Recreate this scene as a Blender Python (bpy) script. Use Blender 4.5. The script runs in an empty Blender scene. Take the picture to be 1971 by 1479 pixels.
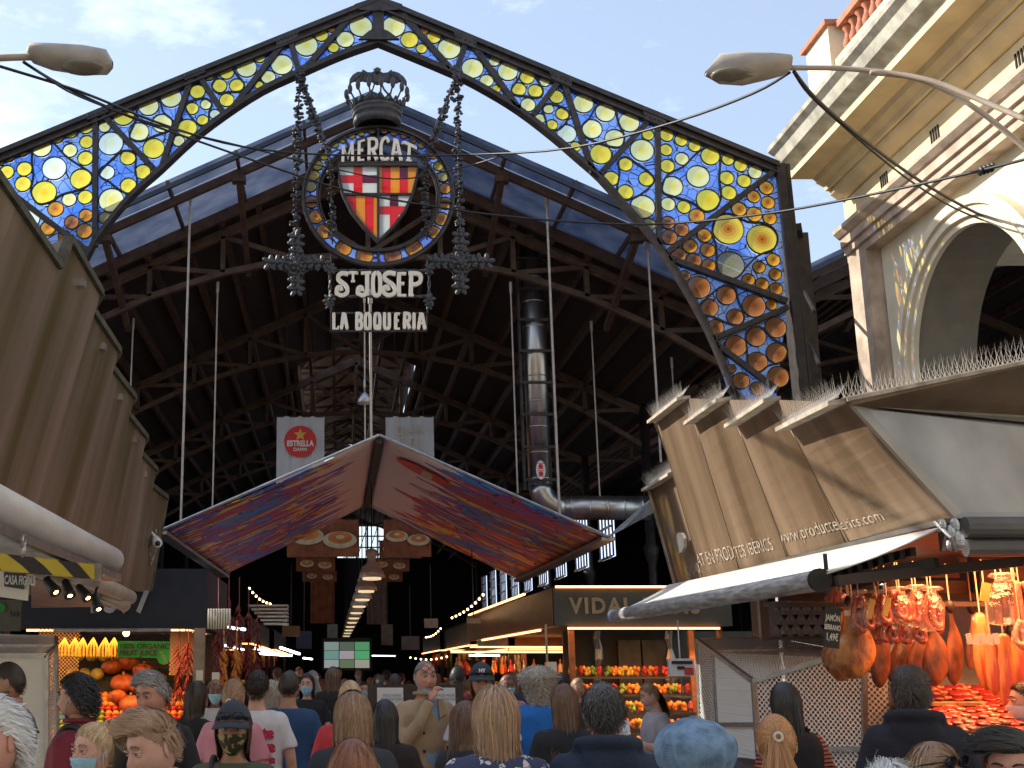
import bpy, bmesh, math, random
import numpy as np
from mathutils import Vector, Matrix, Quaternion
from mathutils import noise as mnoise
R = math.radians
random.seed(7)
scene = bpy.context.scene
C = scene.collection
# ------------------------------------------------------------------ camera
F, CX, CY, PITCH, HC = 2370.0, 650.0, 722.0, R(13.47), 1.75
cp, sp = math.cos(PITCH), math.sin(PITCH)
cam_d = bpy.data.cameras.new("camera")
cam = bpy.data.objects.new("camera", cam_d); C.objects.link(cam)
cam.location = (0, 0, HC); cam.rotation_euler = (R(90) + PITCH, 0, 0)
cam_d.sensor_width = 36; cam_d.lens = 36 * F / 1971
cam_d.shift_x = (985.5 - CX) / 1971; cam_d.shift_y = -(739.5 - CY) / 1971
cam_d.clip_end = 3000; cam_d.clip_start = 0.05
scene.camera = cam
# ------------------------------------------------------------------ sky and sun
SUN_EL = R(33); SUN_DIR = Vector((-0.91, 0.41, 0)).normalized()      # where the sun stands
w = bpy.data.worlds.new("World"); scene.world = w; w.use_nodes = True
nt = w.node_tree; nt.nodes.clear()
N = nt.nodes.new; L = nt.links.new
wo = N('ShaderNodeOutputWorld'); bg = N('ShaderNodeBackground'); bg.inputs[1].default_value = 0.115
sky = N('ShaderNodeTexSky'); sky.sky_type = 'NISHITA'; sky.sun_disc = False
sky.sun_elevation = SUN_EL; sky.sun_rotation = math.atan2(SUN_DIR.x, SUN_DIR.y)
sky.air_density = 1.0; sky.dust_density = 1.0; sky.ozone_density = 1.0; sky.altitude = 10
tc = N('ShaderNodeTexCoord'); mp = N('ShaderNodeMapping'); mp.inputs['Scale'].default_value = (1, 1, 2.2)
mp.inputs['Location'].default_value = (3.1, .4, .25)
nz = N('ShaderNodeTexNoise'); nz.inputs['Scale'].default_value = 3.4; nz.inputs['Detail'].default_value = 9
nz.inputs['Roughness'].default_value = .62
cr = N('ShaderNodeValToRGB'); cr.color_ramp.elements[0].position = .50; cr.color_ramp.elements[1].position = .66
cr.color_ramp.elements[0].color = (.24, .24, .24, 1); cr.color_ramp.elements[1].color = (1, 1, 1, 1)
mx = N('ShaderNodeMix'); mx.data_type = 'RGBA'; mx.inputs[7].default_value = (5.9, 6.6, 7.6, 1)
L(tc.outputs['Generated'], mp.inputs[0]); L(mp.outputs[0], nz.inputs[0]); L(nz.outputs[0], cr.inputs[0])
L(cr.outputs[0], mx.inputs[0]); L(sky.outputs[0], mx.inputs[6]); L(mx.outputs[2], bg.inputs[0]); L(bg.outputs[0], wo.inputs[0])
sd = bpy.data.lights.new("sun", 'SUN'); sd.energy = 4.0; sd.angle = R(.5); sd.color = (1, .93, .80)
so = bpy.data.objects.new("sun", sd); C.objects.link(so)
sv = Vector((SUN_DIR.x * math.cos(SUN_EL), SUN_DIR.y * math.cos(SUN_EL), math.sin(SUN_EL)))
so.rotation_euler = sv.to_track_quat('Z', 'Y').to_euler(); so.location = sv * 40
scene.view_settings.view_transform = 'Standard'; scene.view_settings.look = 'None'
scene.view_settings.gamma = 1; scene.view_settings.exposure = 0.95
scene.render.engine = 'CYCLES'
scene.cycles.use_denoising = True
scene.cycles.max_bounces = 8; scene.cycles.diffuse_bounces = 3; scene.cycles.glossy_bounces = 3
scene.cycles.transmission_bounces = 4; scene.cycles.transparent_max_bounces = 12
# ------------------------------------------------------------------ pixel of the photograph -> point of the place
def P(px, py, Y):
    u = (px - CX) / F; v = (CY - py) / F
    t = Y / (cp - v * sp)
    return Vector((u * t, Y, HC + t * (sp + v * cp)))
def PX(px, py, X):
    u = (px - CX) / F; v = (CY - py) / F; t = X / u
    return Vector((X, t * (cp - v * sp), HC + t * (sp + v * cp)))
def lerp(a, b, t): return a + (b - a) * t
# ------------------------------------------------------------------ mesh helpers
class MB:
    def __init__(s): s.v = []; s.f = []; s.m = []; s.uv = None
    def add(s, vs, fs, mi=0):
        b = len(s.v); s.v += [tuple(x) for x in vs]
        for f in fs: s.f.append([i + b for i in f]); s.m.append(mi)
    def box(s, lo, hi, mi=0):
        x0, y0, z0 = lo; x1, y1, z1 = hi
        s.add([(x0,y0,z0),(x1,y0,z0),(x1,y1,z0),(x0,y1,z0),(x0,y0,z1),(x1,y0,z1),(x1,y1,z1),(x0,y1,z1)],
              [(0,3,2,1),(4,5,6,7),(0,1,5,4),(1,2,6,5),(2,3,7,6),(3,0,4,7)], mi)
    def hexa(s, p, mi=0):   # 8 points, bottom loop then top loop
        s.add(p, [(0,3,2,1),(4,5,6,7),(0,1,5,4),(1,2,6,5),(2,3,7,6),(3,0,4,7)], mi)
    def beam(s, a, b, w, h, up=Vector((0,0,1)), mi=0):
        a = Vector(a); b = Vector(b); d = (b - a).normalized()
        sd = d.cross(up)
        if sd.length < 1e-4: sd = d.cross(Vector((0,1,0)))
        sd.normalize(); u = sd.cross(d).normalized(); sd *= w / 2; u *= h / 2
        s.hexa([a-sd-u, a+sd-u, b+sd-u, b-sd-u, a-sd+u, a+sd+u, b+sd+u, b-sd+u], mi)
    def tube(s, pts, r, n=8, mi=0, cap=True, ry=None):
        pts = [Vector(p) for p in pts]; k = len(pts); rings = []
        d0 = (pts[1] - pts[0]).normalized(); a = d0.orthogonal().normalized()
        for i, p in enumerate(pts):
            d = (pts[min(i+1,k-1)] - pts[max(i-1,0)]).normalized()
            a = (a - d * a.dot(d))
            if a.length < 1e-5: a = d.orthogonal()
            a.normalize(); b = d.cross(a)
            rr = r[i] if isinstance(r, (list, tuple)) else r
            rings.append([p + a*rr*math.cos(2*math.pi*j/n) + b*rr*math.sin(2*math.pi*j/n) for j in range(n)])
        vs = [v for q in rings for v in q]; fs = []
        for i in range(k-1):
            for j in range(n):
                fs.append((i*n+j, i*n+(j+1)%n, (i+1)*n+(j+1)%n, (i+1)*n+j))
        if cap: fs.append(tuple(range(n))[::-1]); fs.append(tuple((k-1)*n+j for j in range(n)))
        s.add(vs, fs, mi)
    def lathe(s, prof, c, n=16, mi=0, axis='Z', sx=1, sy=1):
        c = Vector(c); vs = []; fs = []
        for (r, h) in prof:
            for j in range(n):
                a = 2*math.pi*j/n; x = r*math.cos(a)*sx; y = r*math.sin(a)*sy
                vs.append(c + (Vector((x, y, h)) if axis == 'Z' else Vector((x, h, y)) if axis == 'Y' else Vector((h, x, y))))
        for i in range(len(prof)-1):
            for j in range(n): fs.append((i*n+j, i*n+(j+1)%n, (i+1)*n+(j+1)%n, (i+1)*n+j))
        fs.append(tuple(range(n))[::-1]); fs.append(tuple((len(prof)-1)*n+j for j in range(n)))
        s.add(vs, fs, mi)
    def ball(s, c, r, n=10, m=7, mi=0, sc=(1,1,1), rot=None):
        vs = []; fs = []; c = Vector(c)
        for i in range(m+1):
            th = math.pi*i/m
            for j in range(n):
                a = 2*math.pi*j/n
                q = Vector((r*math.sin(th)*math.cos(a)*sc[0], r*math.sin(th)*math.sin(a)*sc[1], r*math.cos(th)*sc[2]))
                if rot is not None: q = rot @ q
                vs.append(c + q)
        for i in range(m):
            for j in range(n): fs.append((i*n+j, (i+1)*n+j, (i+1)*n+(j+1)%n, i*n+(j+1)%n))
        s.add(vs, fs, mi)
    def prism(s, poly, dy, mi=0, edge=None):      # polygon of world points in a plane of equal Y, thickened backwards
        n = len(poly); d = Vector((0, dy, 0))
        s.add([Vector(p) for p in poly] + [Vector(p) + d for p in poly],
              [tuple(range(n)), tuple(range(n, 2*n))[::-1]], mi)
        s.add([Vector(p) for p in poly] + [Vector(p) + d for p in poly],
              [(i, n+i, n+(i+1)%n, (i+1)%n) for i in range(n)], mi if edge is None else edge)
    def ribbon(s, pts, wd, Y, dy, mi=0, closed=False, fn=None):   # stroke of a given pixel width on the plane Y
        n = len(pts); q = [Vector((p[0], p[1])) for p in pts]; Ls = []; Rs = []
        for i in range(n):
            if closed: a = q[(i-1)%n]; b = q[(i+1)%n]
            else: a = q[max(i-1,0)]; b = q[min(i+1,n-1)]
            d = (b - a); d = d.normalized() if d.length > 0 else Vector((1,0)); nn = Vector((-d.y, d.x))
            w_ = (wd[i] if isinstance(wd, (list, tuple)) else wd) / 2
            Ls.append(q[i] + nn*w_); Rs.append(q[i] - nn*w_)
        s.k = getattr(s, 'k', 0) + 1; off = Vector((0, -.0015*(s.k % 9), 0))
        fn = fn or (lambda x, y: P(x, y, Y)); vs = []
        for l, r in zip(Ls, Rs):
            A = fn(l.x, l.y)+off; B = fn(r.x, r.y)+off; dd = Vector((0, dy+.0007*(s.k % 7), 0)); vs += [A, B, B+dd, A+dd]
        fs = []
        for i in range(n if closed else n-1):
            a = 4*i; b = 4*((i+1)%n)
            fs += [(a,a+1,b+1,b),(a+1,a+2,b+2,b+1),(a+2,a+3,b+3,b+2),(a+3,a,b,b+3)]
        if not closed: fs += [(0,3,2,1),(4*n-4,4*n-3,4*n-2,4*n-1)]
        s.add(vs, fs, mi)
def smoothpts(pts, closed=False, k=4):
    n = len(pts); out = []
    for i in range(n if closed else n-1):
        if closed: p = [pts[(i+j-1)%n] for j in range(4)]
        else: p = [pts[max(i-1,0)], pts[i], pts[i+1], pts[min(i+2,n-1)]]
        for a in range(k):
            t = a/k; t2 = t*t; t3 = t2*t
            out.append(tuple(.5*((2*p[1][c]) + (-p[0][c]+p[2][c])*t + (2*p[0][c]-5*p[1][c]+4*p[2][c]-p[3][c])*t2
                       + (-p[0][c]+3*p[1][c]-3*p[2][c]+p[3][c])*t3) for c in range(len(pts[0]))))
    if not closed: out.append(tuple(pts[-1]))
    return out
def tag(o, label=None, cat=None, group=None, kind=None):
    if label: o['label'] = label
    if cat: o['category'] = cat
    if group: o['group'] = group
    if kind: o['kind'] = kind
    return o
def wloc(o):
    v = Vector(o.location)
    while o.parent: o = o.parent; v += Vector(o.location)
    return v
def obj(name, mb, mats, parent=None, smooth=False, label=None, cat=None, group=None, kind=None, origin=None):
    if not isinstance(mats, (list, tuple)): mats = [mats]
    if origin is None:
        if parent is not None: origin = wloc(parent)
        else:
            a = np.array([tuple(x) for x in mb.v]); lo = a.min(0); hi = a.max(0)
            origin = Vector(((lo[0]+hi[0])/2, (lo[1]+hi[1])/2, lo[2]))
            if kind == 'structure': origin = Vector((0,0,0))
    origin = Vector(origin)
    me = bpy.data.meshes.new(name)
    me.from_pydata([tuple(Vector(p) - origin) for p in mb.v], [], mb.f)
    for m in mats: me.materials.append(m)
    me.polygons.foreach_set('material_index', mb.m)
    if smooth: me.polygons.foreach_set('use_smooth', [True]*len(me.polygons))
    me.update()
    o = bpy.data.objects.new(name, me); C.objects.link(o)
    if parent is not None: o.parent = parent; o.location = origin - wloc(parent)
    else: o.location = origin
    return tag(o, label, cat, group, kind)
def thing(name, label, cat, loc, group=None):
    o = bpy.data.objects.new(name, None); C.objects.link(o); o.location = loc; o.empty_display_size = .2
    return tag(o, label, cat, group)
def bevel(o, w_=.01, seg=2):
    m = o.modifiers.new('bevel', 'BEVEL'); m.width = w_; m.segments = seg; m.limit_method = 'ANGLE'; m.angle_limit = R(40)
    return o
_fc = {}
def text_mb(s, size=1, extrude=.01, bold=0.0, sx=1.0, track=1.0, align='CENTER'):
    cu = bpy.data.curves.new('t', 'FONT'); cu.body = s; cu.size = size; cu.extrude = extrude; cu.offset = bold
    cu.align_x = align; cu.space_character = track; cu.resolution_u = 3
    o = bpy.data.objects.new('t', cu); C.objects.link(o)
    dg = bpy.context.evaluated_depsgraph_get(); me = bpy.data.meshes.new_from_object(o.evaluated_get(dg))
    vs = [(v.co.x*sx, v.co.y, v.co.z) for v in me.vertices]; fs = [tuple(p.vertices) for p in me.polygons]
    bpy.data.objects.remove(o); bpy.data.curves.remove(cu); bpy.data.meshes.remove(me)
    return vs, fs
def text_on(mb, s, o, ux, uy, size, mi=0, **k):     # lettering laid on a face: origin o, baseline direction ux, up uy
    vs, fs = text_mb(s, size, **k); ux = Vector(ux).normalized(); uy = Vector(uy).normalized(); n = ux.cross(uy)
    mb.add([Vector(o) + ux*v[0] + uy*v[1] + n*v[2] for v in vs], fs, mi)
# ------------------------------------------------------------------ materials
def new_mat(name):
    m = bpy.data.materials.new(name); m.use_nodes = True; t = m.node_tree
    return m, t, t.nodes['Principled BSDF'], t.nodes['Material Output']
def pm(name, col, rough=.6, metal=0, var=.18, scale=6, bump=0.0, bscale=40, col2=None, thr=(.35,.65), stretch=(1,1,1), spec=.5, coat=0, sheen=0, det=6):
    m, t, b, o = new_mat(name); n = t.nodes; l = t.links
    c = n.new('ShaderNodeTexCoord'); mpp = n.new('ShaderNodeMapping'); mpp.inputs['Scale'].default_value = stretch
    z = n.new('ShaderNodeTexNoise'); z.inputs['Scale'].default_value = scale; z.inputs['Detail'].default_value = det
    rp = n.new('ShaderNodeValToRGB'); rp.color_ramp.elements[0].position = thr[0]; rp.color_ramp.elements[1].position = thr[1]
    c2 = col2 or tuple(min(1, x*(1+var)) for x in col); c1 = tuple(x*(1-var) for x in col) if not col2 else col
    rp.color_ramp.elements[0].color = (*c1, 1); rp.color_ramp.elements[1].color = (*c2, 1)
    l.new(c.outputs['Object'], mpp.inputs[0]); l.new(mpp.outputs[0], z.inputs[0]); l.new(z.outputs[0], rp.inputs[0]); l.new(rp.outputs[0], b.inputs['Base Color'])
    b.inputs['Roughness'].default_value = rough; b.inputs['Metallic'].default_value = metal
    b.inputs['Specular IOR Level'].default_value = spec; b.inputs['Coat Weight'].default_value = coat
    b.inputs['Sheen Weight'].default_value = sheen
    if bump:
        z2 = n.new('ShaderNodeTexNoise'); z2.inputs['Scale'].default_value = bscale; z2.inputs['Detail'].default_value = 5
        bp = n.new('ShaderNodeBump'); bp.inputs['Strength'].default_value = bump; bp.inputs['Distance'].default_value = .02
        l.new(mpp.outputs[0], z2.inputs[0]); l.new(z2.outputs[0], bp.inputs['Height']); l.new(bp.outputs[0], b.inputs['Normal'])
    return m
def emat(name, col, strength):
    m, t, b, o = new_mat(name); b.inputs['Base Color'].default_value = (*col, 1)
    b.inputs['Emission Color'].default_value = (*col, 1); b.inputs['Emission Strength'].default_value = strength; return m
def glass_mat(name, c1, c2, tr=.55, blue=False, c3=None):
    """stained glass: coloured see-through body plus a cloudy, light-scattering share"""
    m, t, b, o = new_mat(name); n = t.nodes; l = t.links; n.remove(b)
    tcn = n.new('ShaderNodeTexCoord')
    rp = n.new('ShaderNodeValToRGB'); e = rp.color_ramp.elements
    if blue:
        z = n.new('ShaderNodeTexNoise'); z.inputs['Scale'].default_value = 1.6; z.inputs['Detail'].default_value = 4
        l.new(tcn.outputs['Object'], z.inputs[0]); fac = z.outputs[0]
        e[0].position = .35; e[1].position = .66; e[0].color = (*c1, 1); e[1].color = (*c2, 1)
    else:
        # rings round the centre of each roundel (uv centred on .5,.5)
        mp_ = n.new('ShaderNodeMapping'); mp_.inputs['Location'].default_value = (-.5, -.5, 0); l.new(tcn.outputs['UV'], mp_.inputs[0])
        nn = n.new('ShaderNodeTexNoise'); nn.inputs['Scale'].default_value = 5; l.new(tcn.outputs['Object'], nn.inputs[0])
        vm = n.new('ShaderNodeVectorMath'); vm.operation = 'LENGTH'; l.new(mp_.outputs[0], vm.inputs[0])
        ad = n.new('ShaderNodeMath'); ad.operation = 'MULTIPLY_ADD'; ad.inputs[1].default_value = .10; l.new(nn.outputs[0], ad.inputs[0]); l.new(vm.outputs['Value'], ad.inputs[2])
        sn = n.new('ShaderNodeMath'); sn.operation = 'SINE'; ml = n.new('ShaderNodeMath'); ml.operation = 'MULTIPLY'; ml.inputs[1].default_value = 62
        l.new(ad.outputs[0], ml.inputs[0]); l.new(ml.outputs[0], sn.inputs[0])
        a2 = n.new('ShaderNodeMath'); a2.operation = 'MULTIPLY_ADD'; a2.inputs[1].default_value = .035; l.new(sn.outputs[0], a2.inputs[0]); l.new(ad.outputs[0], a2.inputs[2])
        fac = a2.outputs[0]
        e[0].position = .06; e[1].position = .50; e[0].color = (*c1, 1); e[1].color = (*c2, 1)
        if c3: x = e.new(.56); x.color = (*c3, 1)
        else: x = e.new(.30); x.color = tuple(.5*(c1[i]*.6+c2[i]*1.4) for i in range(3)) + (1,)
    l.new(fac, rp.inputs[0]); colr = rp.outputs[0]
    tb = n.new('ShaderNodeBsdfTransparent'); tl = n.new('ShaderNodeBsdfTranslucent'); df = n.new('ShaderNodeBsdfDiffuse'); gl = n.new('ShaderNodeBsdfGlossy')
    gl.inputs['Roughness'].default_value = .12
    if blue:
        vo = n.new('ShaderNodeTexVoronoi'); vo.feature = 'DISTANCE_TO_EDGE'; vo.inputs['Scale'].default_value = 7.5
        mpv = n.new('ShaderNodeMapping'); mpv.inputs['Scale'].default_value = (1, 0, 1); l.new(tcn.outputs['Object'], mpv.inputs[0]); l.new(mpv.outputs[0], vo.inputs[0])
        gt = n.new('ShaderNodeMath'); gt.operation = 'GREATER_THAN'; gt.inputs[1].default_value = .028; l.new(vo.outputs['Distance'], gt.inputs[0])
        mm = n.new('ShaderNodeMix'); mm.data_type = 'RGBA'; mm.inputs[6].default_value = (.015, .015, .03, 1); l.new(gt.outputs[0], mm.inputs[0]); l.new(colr, mm.inputs[7]); colr = mm.outputs[2]
    for s_ in (tb, tl, df): l.new(colr, s_.inputs['Color'])
    m1 = n.new('ShaderNodeMixShader'); m1.inputs[0].default_value = .28; l.new(tl.outputs[0], m1.inputs[1]); l.new(df.outputs[0], m1.inputs[2])
    m2 = n.new('ShaderNodeMixShader'); m2.inputs[0].default_value = tr; l.new(m1.outputs[0], m2.inputs[1]); l.new(tb.outputs[0], m2.inputs[2])
    m3 = n.new('ShaderNodeMixShader'); m3.inputs[0].default_value = .05; l.new(m2.outputs[0], m3.inputs[1]); l.new(gl.outputs[0], m3.inputs[2])
    l.new(m3.outputs[0], o.inputs[0]); return m
M = {}
M['iron'] = pm('dark painted iron', (.040,.034,.034), .5, .3, .3, 9, .2, 60)
M['iron2'] = pm('wrought iron', (.05,.05,.056), .5, .2, .3, 14, .3, 50)
M['rust'] = pm('brown painted truss iron', (.085,.047,.031), .65, .0, .3, 5, .15, 60)
M['lead'] = pm('lead came', (.02,.02,.028), .6, .3)
M['blue'] = glass_mat('blue glass', (.07,.24,.96), (.33,.53,1.0), .48, True)
M['W'] = glass_mat('clear glass roundel', (.80,.84,.40), (.86,.93,.80), .75)
M['Lg'] = glass_mat('lemon glass roundel', (1,.80,.06), (1,.97,.50), .72)
M['Y'] = glass_mat('yellow glass roundel', (1,.60,.01), (1,.86,.08), .68)
M['A'] = glass_mat('amber glass roundel', (.55,.07,.005), (1.0,.48,.04), .48)
M['B'] = glass_mat('brown glass roundel', (.20,.04,.01), (.66,.25,.07), .38, c3=(.85,.50,.25))
M['Z'] = glass_mat('yellow glass roundel with red heart', (.45,.05,.005), (.95,.76,.10), .5, c3=(.95,.70,.08))
M['cream'] = pm('cream letter enamel', (.80,.74,.64), .45, 0, .05)
M['cable'] = pm('black cable rubber', (.012,.012,.014), .5)
M['galv'] = pm('galvanised steel', (.42,.42,.42), .35, .85, .15, 12, .1, 80)
M['steel'] = pm('brushed steel duct', (.50,.48,.45), .28, .95, .15, 9, .1, 90, stretch=(1,1,.2))
M['rod'] = pm('pale steel rod', (.50,.43,.38), .45, .2)
# =================================================================== SIGN ARCH
YA = 16.0
Q = lambda x, y: P(x, y, YA)
top_r = [(728,10),(1497,330)]
def mirr(l): return [(1456-x, y) for x, y in l]
arc_r = [(728,80),(868,138),(935,172),(997,210),(1060,258),(1109,300),(1154,340),(1205,398),(1245,442),(1281,492),(1323,561),(1359,627),(1388,693),(1410,751),(1428,810),(1440,870)]
arc_l = [(728,80),(659,104),(588,135),(507,172),(433,220),(372,267),(311,324),(270,360),(237,394),(189,455),(169,492),(133,561),(97,627),(68,693),(46,751),(28,810)]
bars_r = [((728,16),(728,80)),((775,30),(868,135)),((897,84),(877,140)),((911,90),(999,212)),((1074,160),(1023,226)),((1085,162),(1141,333)),((1247,234),(1154,337)),
          ((1265,241),(1268,474)),((1487,332),(1281,488)),((1285,497),(1514,581)),((1516,592),(1372,653)),((1376,662),(1496,752)),((1400,745),(1500,840))]
bars_l = [((728,16),(728,80)),((678,30),(588,133)),((559,80),(575,137)),((547,83),(443,216)),((382,146),(430,218)),((369,150),(311,324)),((198,222),(302,332)),((184,226),(183,475)),((-31,332),(172,486)),((165,497),(-58,581)),((-60,592),(84,653))]
base = Vector((P(728,100,YA).x, YA, 0))
arch = thing('sign_arch', 'great gabled market arch of dark iron filled with blue and yellow stained glass', 'arch', base)
f = MB()
def chord(mb, pts, wpx, y0, dy): mb.ribbon(pts, wpx, YA, dy, fn=lambda x, y: P(x, y, YA) + Vector((0, y0, 0)))
# top chords, with flange and gutter lip
for s_, pts in ((1, [(728,12),(1112,172),(1499,330)]), (-1, [(728,12),(364,158),(-45,325)])):
    chord(f, pts, 13, -.02, .10); chord(f, [(x, y-8) for x, y in pts], 5, -.08, .24); chord(f, [(x, y-14) for x, y in pts], 6, -.04, .20)
    chord(f, [(x, y+6) for x, y in pts], 3, -.06, .15)
o = obj('top_chord', f, M['iron'], arch)
f = MB()
for pts in (arc_r, arc_l):
    chord(f, smoothpts(pts, False, 3), 9, -.05, .12); chord(f, smoothpts([(x, y+5) for x, y in pts], False, 3), 3, -.08, .18)
obj('arched_chord', f, M['iron'], arch)
for side, px, pxb in ((1, 1500, 1548), (-1, -46, -110)):
    f = MB(); n = [(px, 318), (px+(pxb-px)*.5, 530), (pxb, 775)]
    chord(f, n, 17, -.06, .3); b_ = P(pxb, 775, YA)
    f.box((b_.x-.07, YA-.06, 0), (b_.x+.07, YA+.24, b_.z+.02))
    a0 = P(px+14*side, 318, YA)
    f.beam((a0.x, YA+.12, a0.z), (b_.x+.1*side, YA+.12, b_.z), .05, .34, up=Vector((0,1,0)))
    f.box((b_.x+.1*side-.04, YA-.05, 0), (b_.x+.1*side+.04, YA+.3, b_.z))
    obj('post', f, M['iron'], arch)
for bars in (bars_r, bars_l[1:]):
    for i, (a, b) in enumerate(bars):
        f = MB(); wd = 22 if (a[0] == 728) else 10
        chord(f, [a, b], wd, -.05, .10)
        for q, d in ((a, b), (b, a)):
            for k in (.06, .14): f.ball(P(lerp(q[0], d[0], k), lerp(q[1], d[1], k), YA) + Vector((0,-.055,0)), .013, 5, 4)
        obj('web_bar', f, M['iron'], arch)
for (x, y) in [(728,26),(895,84),(1078,158),(1258,236),(553,80),(376,146),(190,222)]:
    f = MB(); sl = .41 if x > 728 else -.40
    if x == 728: poly = [(682,14),(728,-2),(774,14),(768,24),(738,26),(718,26),(690,24)]
    else: poly = [(x-22,y-22*sl-8),(x+22,y+22*sl-8),(x+20,y+20*sl+6),(x-20,y-20*sl+6)]
    f.prism([P(a, b, YA) + Vector((0,-.08,0)) for a, b in poly], .05)
    for k in range(5):
        xx = x-18+9*k; c = P(xx, y+(xx-x)*(sl if x != 728 else (.25 if xx > x else -.25))-2, YA) + Vector((0,-.085,0)); f.ball(c, .016, 6, 4)
    obj('gusset_plate', f, M['iron'], arch)
f = MB()
f.prism([P(a, b, YA) + Vector((0,-.13,0)) for a, b in [(728,62),(746,68),(768,84),(728,84),(690,84),(710,68)]], .05)
obj('gusset_plate', f, M['iron'], arch)
# glass bays
def bay(bars, arc, i):
    a, b = bars[i], bars[i+1]
    return a, b
def chordpts(arc, p, q):
    lo, hi = sorted((p[0], q[0])); xs = [c for c in arc if lo+4 < c[0] < hi-4]
    return sorted(xs, key=lambda c: abs(c[0]-p[0]))
bays = []
for bars, arc, sg in ((bars_r, arc_r, 1), (bars_l, arc_l, -1)):
    for i in range(len(bars)-1):
        (t0, b0), (t1, b1) = bars[i], bars[i+1]
        if i < 7: poly = [t0, t1, b1] + chordpts(arc, b1, b0) + [b0]
        elif i == 7: poly = [t0, t1, b1, b0]
        elif i == 8: poly = [t0, t1 if False else (t0[0]+11*sg, t0[1]+6), b1, b0]
        elif i == 9: poly = [b0, t1, b1] + [c for c in arc[::-1] if 500 < c[1] < 648] + [t0]
        elif i == 10: poly = [t0, b1, t1, b0]
        else: poly = [t0, b0, b1, t1]
        bays.append(poly)
bays_px = bays
def dedup(p):
    out = []
    for q in p:
        if not out or (abs(q[0]-out[-1][0]) + abs(q[1]-out[-1][1])) > 1: out.append(q)
    return out
panel_objs = []
# roundels: x, y, radius, colour (read off three enlargements)
RA = """50,885,38,Y 128,857,35,Y 4,925,20,Y 38,980,40,Y 138,962,42,Y 130,1047,45,Y 237,840,55,L 308,958,68,W 250,1097,70,Y 325,780,37,Y 402,748,40,Y 489,723,40,Y 492,808,38,Y 398,857,40,L 485,901,42,Y 460,1020,60,Y 393,1135,40,L 484,1122,41,Y 0,1070,24,A 72,1140,36,A 163,1245,62,W 316,1189,44,A 407,1265,40,B 488,1227,38,A 273,1298,42,A 480,1315,44,A 366,1345,34,A 433,1413,36,A 595,722,33,L 630,817,69,W 703,657,60,Y 728,897,44,Y 608,982,43,W 812,978,43,Y 730,1056,44,Y 633,1140,70,L 596,1240,34,L 790,752,56,L 846,605,56,L 922,702,55,L 974,556,58,L 874,845,60,Y 1017,802,32,L 1066,730,54,Y 1124,522,42,Y 1093,618,36,Y 1172,594,31,L 1222,650,29,W 1153,684,32,Y 1190,433,28,Y 1290,413,40,Y 1248,489,42,Y 1347,487,40,Y 1290,569,40,Y 1403,386,57,L 1478,328,31,Y 1474,484,24,Y 1527,439,40,L 1605,368,61,L 1744,260,64,L 1829,200,38,Y 1884,163,23,A"""
RB = """802,262,112,L 646,393,87,L 528,475,54,Y 1130,265,113,L 1286,398,86,Y 1407,485,52,Y 1435,304,41,A 1530,370,68,Y 1683,485,112,L"""
RC = """190,360,56,L 265,425,35,L 315,468,22,Y 305,323,28,L 376,376,52,L 478,407,38,Y 571,430,28,L 434,471,37,Y 521,480,37,Y 483,552,38,L 633,510,37,Y 590,573,28,L 664,600,34,Y 609,658,29,Y 547,625,27,L 687,705,50,W 733,772,27,Y 773,545,53,L 890,593,51,L 1016,645,53,L 819,680,53,L 940,732,52,L 866,812,55,Y 1115,710,30,Y 1084,792,61,L 995,865,38,Y 922,940,39,Y 1106,943,39,Y 997,1012,40,Y 1088,1090,63,L 1122,1183,33,L 1213,712,35,Y 1290,739,33,Y 1361,769,32,Y 1210,790,32,Y 1294,837,35,L 1217,875,37,Y 1443,823,48,Y 1379,930,60,L 1243,983,55,L 1432,1056,61,Y 1221,1076,37,L 1304,1091,35,Y 1372,1139,40,A 1221,1173,34,B 1291,1209,37,B 1228,1250,39,B 1536,841,31,Y 1603,872,34,Y 1679,908,36,L 1530,938,37,Y 1621,954,36,Y 1541,1016,39,Y 1738,990,37,A 1672,1036,34,A 1747,1068,35,A 1595,1102,38,A 1675,1130,40,A 1757,1150,35,A 1537,1208,82,Z 1716,1262,80,Z 1412,1240,37,A 1337,1297,38,A 1429,1318,38,A 1276,1344,38,B 1357,1372,38,B 1434,1400,36,A 1548,1396,73,W 1776,1370,35,A 1700,1408,32,A"""
RD = """487,797,28,B 562,857,60,B 706,900,50,B 615,965,48,B 752,1014,43,B 651,1068,41,B 852,955,60,B 944,950,28,A 823,818,33,A 895,841,34,A 964,789,32,A 968,866,34,A 967,1070,54,B 862,1117,52,B 757,1167,55,B 972,1204,54,B 870,1252,53,B 980,1329,55,B 736,1287,22,B 784,1350,43,B 868,1392,36,B"""
rl = []
for txt, k, ox, oy in ((RA,2.957,0,0),(RB,5.187,540,0),(RC,2.7375,840,0),(RD,2.738,1140,240)):
    for q in txt.split():
        x, y, r, c = q.split(','); rl.append((float(x)/k+ox, float(y)/k+oy, float(r)/k, c))
rl.sort(key=lambda q: -q[2])
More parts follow.
